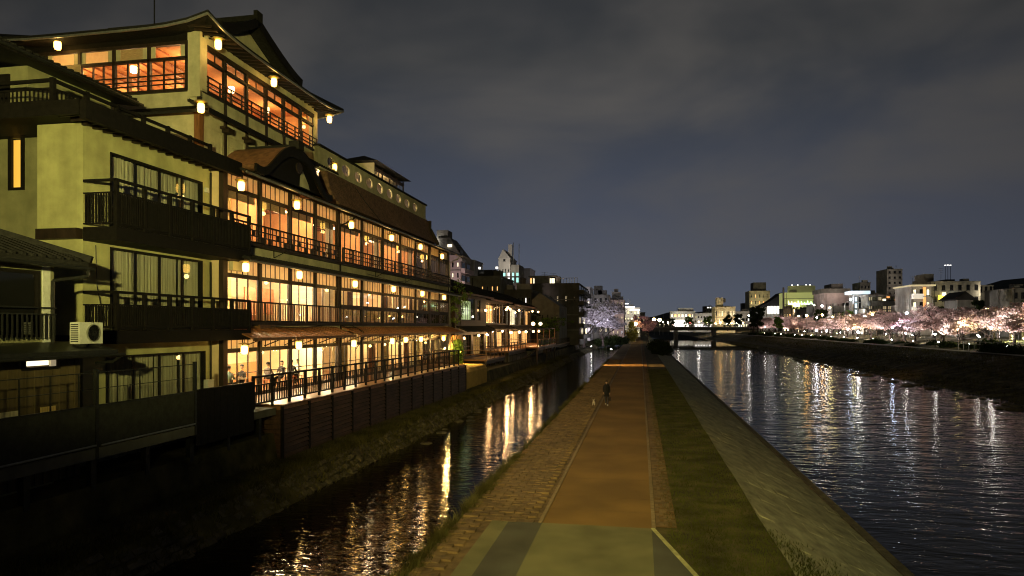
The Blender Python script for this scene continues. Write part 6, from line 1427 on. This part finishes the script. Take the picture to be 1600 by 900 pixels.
street_lamp(1022, 499.5, 470, 'lamp_yellow', 3.6, 'left of two blazing yellow lamps beyond the far bridge', power=900)
street_lamp(1030.5, 500, 470, 'lamp_yellow', 3.6, 'right of two blazing yellow lamps beyond the far bridge', power=900)
street_lamp(993, 506, 258, 'lamp_yellow', 1.9, 'yellow lamp shining through the willow at the end of the promenade', power=2600)
street_lamp(1170.5, 493.5, 395, 'lamp_white', 2.0, 'white lamp left of the dark round tree by the bridge', power=700)
for i, (u, v, m) in enumerate(((1036, 503, 'lamp_orange'), (1044, 504, 'lamp_white'), (1060, 503.5, 'lamp_white'), (1078, 505, 'sign_red'), (1092, 503, 'lamp_white'), (1104, 504, 'lamp_yellow'), (1118, 505.5, 'lamp_orange'), (1126, 504, 'lamp_orange'), (1136, 505.5, 'lamp_white'), (1143, 504.8, 'lamp_orange'), (1152, 505, 'lamp_white'), (1161, 504.5, 'lamp_orange'))):
    street_lamp(u, v, 462, m, 1.5 if m != 'sign_red' else 2.4, ('small lamp in the line of lights just beyond the far bridge' if m != 'sign_red' else 'red lamp among the white lights beyond the far bridge'), 'lamps beyond the far bridge' if m != 'sign_red' else None)
for i, (u, v, Y, m, s) in enumerate(((1272, 476.5, 300, 'lamp_white', 1.1), (1284.5, 478, 300, 'lamp_white', 1.3), (1296.5, 481, 270, 'lamp_yellow', 1.2), (1329, 468, 270, 'lamp_blue', 1.0), (1328, 493.5, 262, 'lamp_yellow', 1.0), (1351, 494, 240, 'lamp_blue', 1.5), (1363, 491.8, 235, 'lamp_yellow', 1.1), (1260.5, 493, 270, 'lamp_orange', 1.5), (1285, 492, 270, 'lamp_orange', 1.3), (1301, 495, 262, 'lamp_yellow', .9), (1276, 496, 268, 'lamp_blue', .9), (1417, 489, 205, 'lamp_blue', 1.0), (1439, 488, 205, 'lamp_white', .8), (1474.5, 460, 236, 'lamp_yellow', .9), (1542, 483, 190, 'lamp_yellow', 1.0), (1580, 501, 165, 'lamp_orange', .7), (1585, 495, 170, 'lamp_orange', .6), (1248, 494, 300, 'lamp_white', .8))):
    street_lamp(u, v, Y, m, s, 'small %s street lamp seen over the pink cherry crowns' % {'lamp_white': 'white', 'lamp_yellow': 'yellow', 'lamp_blue': 'bluish', 'lamp_orange': 'orange'}[m], 'street lamps behind the cherries')
def bent_lamp(u0, v0, v1, Y, label, dx):
    x = across(u0, Y); z1 = height(v0, x, Y); t = thing('bent_lamp_post', label, 'lamp post', (x, Y, 3)); p = [(x, Y, 3)]
    p += [(x, Y, z1 - 1.2)] + [(x + dx * (1 - math.cos(a)) * .9, Y, z1 - 1.2 + 1.2 * math.sin(a)) for a in (.4, .8, 1.2, 1.57)] + [(x + dx * 2.0, Y, z1)]
    m_ = MB(); m_.path(p, .12, 8); m_.build('post', 'metal_white', t); box('lamp_arm', t, x + dx * 2.0 - .3, x + dx * 2.0 + .3, Y - .12, Y + .12, z1 - .08, z1 + .06, 'metal_white')
bent_lamp(1421, 458, 490, 196, 'pale bent lamp post left of the white apartment house', 1); bent_lamp(1457, 463, 488, 196, 'pale bent lamp post right of the white apartment house', -1)
bent_lamp(1320, 471, 496, 250, 'pale bent lamp post left of the glass stair tower', 1)
# floodlights set in the grass below the trees
def landmark(x, y):
    u = 800 + FOC * math.tan(math.atan2(x, y) + YAW)
    for lim, tx in ((1222, 'the white lit theatre'), (1272, 'the green lit building'), (1300, 'the dim shop beside the green sign'), (1332, 'the stepped dark hall'), (1358, 'the white glass stair tower'), (1392, 'the left half of the long school'), (1424, 'the right half of the long school'), (1458, 'the white balcony house'), (1494, 'the flats with the blue white window'), (1530, 'the right part of the brown flats'), (1560, 'the pale gabled house')):
        if u < lim: return tx
    return 'the hill at the right edge'
def flood(u, v, x, m, p, label, s=1.0):
    y = along(u, x); z = height(v, x, y); t = thing('floodlight', label, 'floodlight', (x, y, min(z - .35, gz(x))), 'floodlights under the cherries')
    b = MB().box(x - .05, x + .05, y - .05, y + .05, min(z - .4, gz(x)) - .1, z - .22); b.build('stake', 'metal_dark', t)
    o = put('lens', HEADS[m], (x, y, z), t); o.scale = (s, s, s)
    lamp('SPOT', (x + .25, y, z + .1), p * (.6 if y < 190 else 1.0), {'lamp_white': (1, .93, .82), 'lamp_yellow': (1, .84, .42), 'lamp_blue': (.75, .84, 1), 'lamp_orange': (1, .6, .25)}[m], t, .15, 'flood_and_fill_light', aim((x, y, z), (x + 4, y, z + 2.8)), R(150), .6)
FLD = ((1226, 515.5, 59.5, 'lamp_yellow', 5200, .95), (1231.5, 515.5, 60, 'lamp_yellow', 4200, .95), (1276, 516.5, 59.5, 'lamp_white', 6500, 1.2), (1291.5, 517, 59, 'lamp_white', 5500, 1.2), (1308, 521, 60.5, 'lamp_yellow', 4200, .6), (1334, 512.5, 62, 'lamp_yellow', 5000, 1.1), (1341, 519, 59, 'lamp_white', 5000, 1.3),
       (1378, 513, 60.5, 'lamp_white', 3600, .6), (1394.5, 511.5, 60.5, 'lamp_blue', 6500, 1.25), (1415, 521, 60, 'lamp_white', 4600, .8), (1461, 522, 59, 'lamp_white', 6500, 1.25), (1496, 515, 62, 'lamp_yellow', 5200, .6), (1528, 524, 60.5, 'lamp_white', 5200, .7), (1549, 512, 61, 'lamp_white', 4200, .9), (1562, 512, 63, 'lamp_white', 2200, .5), (1592, 507, 63, 'lamp_yellow', 2600, .75), (1195, 511, 62, 'lamp_white', 4200, .8), (1207, 506, 66, 'lamp_white', 4200, .7))
for i, (u, v, x, m, p, s) in enumerate(FLD): flood(u, v, x, m, p * .8 * (.7 + .6 * ((i * 37) % 10) / 10), '%s floodlight in the grass, %s' % ({'lamp_white': 'white', 'lamp_yellow': 'yellowish', 'lamp_blue': 'blue white'}[m], {0: 'left of the close pair', 1: 'right of the close pair', 10: 'the brightest star-like one', 8: 'the only bluish one'}.get(i, 'below ' + landmark(x, along(u, x)))), s * (.45 + .4 * ((i * 53) % 10) / 10))
q = random.Random(12); k = 0
for y in (112, 121, 129, 138, 147, 157, 166, 177, 188, 199, 212, 225, 239, 253, 268, 284, 300, 318, 336, 355, 374, 394, 414):
    for row_ in (0, 1, 2):
        if row_ and y < 120: continue
        x = 65.5 + (0, 9.5, 4.8)[row_] + q.uniform(-1.4, 1.4); yy_ = y + q.uniform(-3, 3) + row_ * 4.2; me = CH[q.choice((0, 1, 3, 0, 2) if yy_ < 230 else (0, 1, 3))]; s = q.uniform(.82, 1.08) * (.92 if row_ == 0 else 1.05) * (1.08 if yy_ < 230 else 1.12)
        lab = ('deep pink' if me is CH[2] else 'pale pink') + ' cherry tree of the %s row below %s' % (('front', 'back', 'middle')[row_], landmark(x, yy_))
        plant('cherry_tree', lab, 'tree', me, (x, yy_, gz(x) - .1), (s * 1.08, s * 1.08, s * .84), q.uniform(0, 6.28), 'cherry trees on the far bank'); k += 1
# low bushes and trees between the cherries
for i in range(34):
    y = 118 + i * 8 + q.uniform(-3, 3); x = 60 + q.uniform(-1.6, 1.8); s = q.uniform(.5, 1.0); e_ = q.uniform(.8, 1.9)
    bush('bush', 'low dark bush before the cherries below %s' % landmark(x, y), dkb, (x, y, gz(x) - .3), (s * .9, s * e_, s * q.uniform(.7, 1.1)), 'bushes in front of the far bank cherries', rz=q.uniform(0, 6))
grn = round_tree(61, 'leaf_dark')
lgt = round_tree(62, 'leaf_green')
for u, v, Y, me, s, txt in ((1184, 478, 325, grn, 1.35, 'dark round tree by the right end of the far bridge'), (1178, 486, 335, grn, 1.0, 'smaller dark tree beside the round one at the bridge end'), (1137, 491, 455, grn, .9, 'dark tree before the cream stone building, left one'), (1153, 490, 455, grn, .95, 'dark tree before the cream stone building, right one'), (1076, 494, 455, lgt, .8, 'green tree right of the blazing shop'), (1106, 493, 455, lgt, .85, 'green lit tree before the grey office'), (1050, 497, 455, grn, .7, 'dark tree left of the blazing shop'),
        (1598, 468, 150, lgt, 1.15, 'yellow green lit tree at the right edge'), (1560, 470, 215, grn, 1.2, 'dark tree behind the right end of the cherries'), (1535, 468, 225, grn, 1.1, 'dark tree right of the brown flats'), (1322, 484, 268, lgt, .8, 'grey green tree under the low pale building'), (1470, 478, 212, grn, .8, 'dark tree before the brown flats'), (1282, 482, 285, grn, .9, 'dark tree among the shop lights'), (1217, 494, 310, lgt, .8, 'olive tree before the white lit theatre')):
    x = across(u, Y); plant('broadleaf_tree', txt, 'tree', me, (x, Y, 3.0), ((height(v, x, Y) - 3) / me[2] * (.9 + .1 * s),) * 2 + ((height(v, x, Y) - 3) / me[2],), u * .7)
lamp('POINT', (across(1598, 150) - 3, 147, 4.0), 2600, (.95, 1, .35), None, .4, 'flood_and_fill_light')
for u in (1015, 1024, 1033, 1042, 1050): x = across(u, 540); plant('broadleaf_tree', 'dim tree in the grove under the hill left of the far shops', 'tree', grn, (x, 540, 3.2), (.9, .9, .55 + .08 * (u % 3)), u, 'grove left of the far shops')
R_N = aim((0, 0, 0), (0, 1, .12))
# added unseen fill spots brightening the town fronts; no lamps stand here
for u, v, Y, p, c in ((1064, 500, 512, 9000, (1, .95, .8)), (1100, 502, 498, 5000, (1, .93, .8)), (1133, 498, 462, 7000, (1, .82, .55)), (1160, 500, 520, 5000, (1, .85, .65)), (1212, 488, 468, 9000, (1, .95, .9)), (1186, 476, 548, 9000, (1, .85, .5)), (1238, 486, 392, 5000, (1, .7, .4)), (1345, 485, 262, 2500, (.8, .9, 1)), (1438, 478, 226, 2200, (1, .85, .6)), (1398, 440, 408, 4500, (1, .85, .7)), (1350, 452, 390, 3500, (1, .85, .7)), (1308, 456, 312, 3500, (1, .8, .7)), (1490, 455, 232, 1400, (1, .85, .6)), (1540, 458, 240, 2500, (1, .85, .6)), (1600, 465, 182, 1500, (1, .85, .6))): lamp('SPOT', (across(u, Y), Y - 2, height(v, across(u, Y), Y)), p * .45, c, None, .5, 'front_fill_light', R_N, R(150), .5)
for u, v, Y, p, c in ((947, 505, 205, 1500, (.85, .82, 1)), (925, 500, 195, 1500, (.85, .82, 1)), (985, 492, 266, 3000, (1, .9, .7)), (717, 470, 140, 2500, (1, .75, .72)), (788, 425, 180, 2200, (1, .9, .75)), (968, 500, 230, 1500, (1, .82, .78))): lamp('SPOT', (across(u, Y), Y - 2, height(v, across(u, Y), Y)), p * 1.5, c, None, .5, 'town_fill_light', R_N, R(150), .5)  # more added fill spots, for the left bank fronts
hr_ = thing('bank_railing', 'pale horizontal railing on the dark mound at the right edge of the far bank', 'railing', (58.5, 128, 1.5))
for zz in (2.6, 3.05): box('rail', hr_, 58.4, 58.5, 112, 141, zz, zz + .07, 'metal_white')
for i in range(15): box('rail_post', hr_, 58.4, 58.5, 112 + i * 2.05, 112.09 + i * 2.05, 1.4, 3.1, 'metal_white')
hd_ = bush_mesh(15, [((i * .9 - 6, .2 * (i % 3), .7 + .2 * (i % 2)), 1.1) for i in range(14)], .26, 'leaf_dark', 330)
bush('hedge', 'dark clipped hedge mound at the right edge of the far bank', hd_, (57.0, 122, 1.1), (1, 1, 1.1), None, 'hedge', rz=1.57)
for i, y in enumerate([116 + 13.5 * k for k in range(20)]):  # added evenly spaced fill lamps that even out the light on the cherries
    x = 61.2; t = thing('floodlight', 'added small warm fill lamp behind low bushes below %s' % landmark(x, y), 'floodlight', (x, y, 1.5), 'added fill lamps behind the low bushes')
    MB().box(x - .05, x + .05, y - .05, y + .05, 1.5, 2.35).build('stake', 'metal_dark', t); o = put('lens', HEADS['lamp_white'], (x, y, 2.5), t); o.scale = (.4,) * 3
    lamp('SPOT', (x + .2, y - .1, 2.6), (2000 if y < 190 else 3600), (1, .86, .78), t, .15, 'flood_and_fill_light', aim((x, y, 0), (x + 4, y - .8, 3.2)), R(146), .6)
for i, y in enumerate((126, 143, 160, 178, 196, 216, 238, 262, 288, 316)):  # added fill lamps to brighten the back row of cherries
    x = 70.5; t = thing('floodlight', 'added small fill lamp hidden between the two rows of cherry trees', 'floodlight', (x, y, 2.9), 'added fill lamps between the cherry rows')
    MB().box(x - .05, x + .05, y - .05, y + .05, 2.9, 3.4).build('stake', 'metal_dark', t); o = put('lens', HEADS['lamp_white'], (x, y, 3.6), t); o.scale = (.5,) * 3
    lamp('SPOT', (x + .2, y - .1, 3.75), (3000 if y < 190 else 5500), (1, .9, .84), t, .15, 'flood_and_fill_light', aim((x, y, 0), (x + 2.5, y - .8, 2.2)), R(160), .5)
# ---- river stones along the far edge
STN = [MB().lathe([(.35 * f, -.3), (.5, -.05), (.42, .12 * f), (.15, .2 * f)], n=8).mesh('stone', 'stone') for f in (.8, 1.0, 1.3)]
for i in range(64):
    y = 66 + 150 * q.random() ** 1.3; x = 36.2 - abs(q.gauss(0, 1.3)) - (1.2 if q.random() < .2 else 0); o = put('river_rock', STN[i % 3], (x, y, RIV_Z + q.uniform(-.05, .06))); s = q.uniform(.5, 1.5); o.scale = (s, s * 1.3, s * .8); o.rotation_euler.z = q.uniform(0, 6)
    tag(o, 'dark rock breaking the water along the far edge of the river', 'rock', 'rocks along the far river edge')
for i in range(26):
    y = 30 + 60 * q.random(); o = put('stream_rock', STN[i % 3], (-12.4 + abs(q.gauss(0, .5)), y, STR_Z + q.uniform(-.06, .04))); s = q.uniform(.3, .8); o.scale = (s, s, s * .7); tag(o, 'dark rock at the foot of the bank wall in the stream', 'rock', 'rocks in the stream')
# ---- lamps of the road bridge behind the viewer: they light the promenade and the stucco house
def bridge_lamp(x, y, z, p, c, target, spot=None):
    t = thing('bridge_lamp', 'street lamp on the road bridge the view is taken from', 'street lamp', (x, y, 4.2), 'lamps of the near bridge')
    m_ = MB(); m_.tube((x, y, 4.2), (x, y, z), .09, .06); m_.build('pole', 'metal_dark', t)
    hm = MB(); hm.lathe([(.1, .25), (.3, .18), (.32, .14), (.1, .14)], (x, y, z), 12); hm.build('shade', 'metal_dark', t); o = put('lamp_head', HEADS['lamp_yellow'], (x, y, z - .12), t); o.scale = (.7,) * 3
    lamp('SPOT', (x, y, z - .35), p, c, t, .25, rot=aim((x, y, z - .35), target), spot=spot or R(120), blend=1.0)
bridge_lamp(-1.5, -4, 8.6, 54000, (1.0, .90, .29), (-19, 25, 13.2), R(46))
bridge_lamp(2.5, -5, 11, 21000, (1.0, .88, .32), (4.0, 24, 0), R(72))
bridge_lamp(-2.0, -6, 12.5, 44000, (1.0, .72, .20), (-3.0, 58, 0), R(48))
# wall lamp that throws one orange band across the path
wl = thing('wall_floodlight', 'orange floodlight on a stilt beside the stream, throwing a band across the promenade', 'floodlight', (-14.0, 100.5, .3))
MB().tube((-14.0, 100.5, .3), (-14.0, 100.5, 3.9), .05).build('pole', 'metal_dark', wl); MB().box(-14.1, -13.85, 100.3, 100.7, 3.9, 4.15).build('housing', 'metal_dark', wl)
lamp('SPOT', (-13.75, 100.5, 4.0), 36000, (1, .52, .16), wl, .05, rot=aim((-13.75, 100.5, 4.0), (-1.6, 103.5, 0)), spot=R(30), blend=.8)
# ================================================================== the walker and the little dog
PX, PY = -2.42, 50.6
pt = thing('person', 'person in a long black coat walking on the promenade with a dark bag', 'person', (PX, PY, 0))
J = [((0, 0, .93), .135), ((0, .0, 1.12), .125), ((0, .01, 1.30), .15), ((0, .0, 1.41), .075), ((0, -.01, 1.49), .05),
     ((.17, .01, 1.36), .07), ((.235, .03, 1.10), .058), ((.225, -.03, .86), .042), ((-.17, .01, 1.36), .07), ((-.245, .0, 1.10), .058), ((-.215, -.10, .90), .042),
     ((.085, 0, .86), .105), ((.10, -.09, .50), .075), ((.09, -.13, .12), .05), ((.09, -.15, .05), .04), ((-.085, 0, .86), .105), ((-.09, .05, .50), .075), ((-.08, .22, .16), .05), ((-.08, .21, .08), .04)]
E = [(0,1),(1,2),(2,3),(3,4),(2,5),(5,6),(6,7),(2,8),(8,9),(9,10),(0,11),(11,12),(12,13),(13,14),(0,15),(15,16),(16,17),(17,18)]
b = skin_body('body', J, E, ('cloth_black', 'cloth_navy', 'skin'), faces=lambda c: 1 if c.z < .66 else (2 if c.z > 1.45 else 0))
def part_at(name, me, parent, loc=(0, 0, 0)):
    o = bpy.data.objects.new(name, me); col.objects.link(o); o.parent = parent; o.location = loc; return o
part_at('body', b, pt)
cm_ = MB(); N = 16; pr = [(.205, .62, .185), (.200, .70, .18), (.19, .84, .165), (.175, .98, .15), (.19, 1.15, .15), (.225, 1.30, .16), (.20, 1.40, .13), (.10, 1.46, .085)]
for rx, z, ry in pr:
    for k in range(N): a = 2*math.pi*k/N; cm_.v.append((rx*math.cos(a), ry*math.sin(a) + .01*math.sin(3*a), z + .012*math.sin(5*a)))
cm_.f += [(i*N+k, i*N+(k+1)%N, (i+1)*N+(k+1)%N, (i+1)*N+k) for i in range(len(pr)-1) for k in range(N)]; cm_.m = [0]*len(cm_.f)
cm_.box(-.012, .012, -.168, -.150, .72, 1.40)
part_at('coat', cm_.mesh('coat', 'cloth_black', True), pt)
hd, hr2 = head_mesh(1.58, .34); part_at('head', hd.mesh('head', ['skin', 'hair', 'cloth_grey'], True), pt); part_at('hair', hr2.mesh('hair', 'hair', True), pt)
part_at('hand', hand((.225, -.035, .86), (.05, -.15, -1), 1.1, -1).mesh('hand', 'skin'), pt); part_at('hand', hand((-.212, -.11, .89), (.1, -.5, -.9), 1.1, 1).mesh('hand', 'skin'), pt)
def shoe(): return MB().add([(-.045, .09, 0), (.045, .09, 0), (.05, -.1, 0), (.03, -.17, 0), (-.03, -.17, 0), (-.05, -.1, 0), (-.04, .09, .09), (.04, .09, .09), (.042, -.06, .075), (.026, -.16, .035), (-.026, -.16, .035), (-.042, -.06, .075)], [(0,1,2,3,4,5), (6,11,10,9,8,7), (0,6,7,1), (1,7,8,2), (2,8,9,3), (3,9,10,4), (4,10,11,5), (5,11,6,0)]).mesh('shoe', 'shoe_white', True)
part_at('shoe', shoe(), pt, (.09, -.15, .004)); o = part_at('shoe', shoe(), pt, (-.08, .22, .045)); o.rotation_euler.x = R(-28)
pt.scale = (1.0, 1.0, 1.07)
bg = thing('hand_bag', 'dark hand bag carried low by the walker in the black coat', 'bag', (PX + .25, PY - .06, .34))
m_ = MB(); m_.add([(PX + .25 + a, PY - .06 + c, z) for a, c, z in ((-.05, -.13, .36), (.05, -.13, .36), (.05, .13, .36), (-.05, .13, .36), (-.035, -.11, .63), (.035, -.11, .63), (.035, .11, .63), (-.035, .11, .63))], [(0,3,2,1), (4,5,6,7), (0,1,5,4), (1,2,6,5), (2,3,7,6), (3,0,4,7)]); m_.build('bag_body', 'cloth_black', bg)
m_ = MB(); m_.path([(PX + .25, PY - .06 - .08, .62), (PX + .24, PY - .06 - .05, .72), (PX + .238, PY - .055, .76), (PX + .24, PY - .06 + .05, .72), (PX + .25, PY - .06 + .08, .62)], .009, 5); m_.build('handle', 'cloth_black', bg)
# small white dog walking towards the viewer
dg_ = thing('dog', 'small white dog walking beside the person in the black coat', 'dog', (-3.33, 50.3, 0)); 
J = [((0, .16, .27), .085), ((0, .0, .265), .092), ((0, -.15, .28), .10), ((0, -.23, .35), .062), ((0, -.28, .42), .068), ((0, -.36, .395), .032), ((0, .26, .36), .022), ((0, .27, .44), .026),
     ((.065, -.17, .2), .04), ((.065, -.15, .11), .026), ((.065, -.19, .03), .026), ((-.065, -.17, .2), .04), ((-.065, -.20, .11), .026), ((-.065, -.26, .04), .026),
     ((.065, .14, .2), .048), ((.065, .20, .115), .026), ((.065, .16, .03), .026), ((-.065, .16, .2), .048), ((-.065, .25, .12), .026), ((-.065, .24, .03), .026)]
E = [(0,1),(1,2),(2,3),(3,4),(4,5),(0,6),(6,7),(2,8),(8,9),(9,10),(2,11),(11,12),(12,13),(0,14),(14,15),(15,16),(0,17),(17,18),(18,19)]
part_at('body', skin_body('body', J, E, ('fur_white',)), dg_)
m_ = MB()
for s_ in (-1, 1): m_.add([(s_*.03, -.27, .475), (s_*.072, -.26, .455), (s_*.062, -.265, .535), (s_*.05, -.24, .47)], [(0,1,2), (1,3,2), (3,0,2)])
part_at('ear', m_.mesh('ear', 'fur_white'), dg_)
m_ = MB(); m_.box(-.012, .012, -.40, -.388, .395, .412)
for s_ in (-1, 1): m_.box(s_*.028 - .007, s_*.028 + .007, -.345, -.333, .432, .446)
part_at('face', m_.mesh('face', 'hair'), dg_)
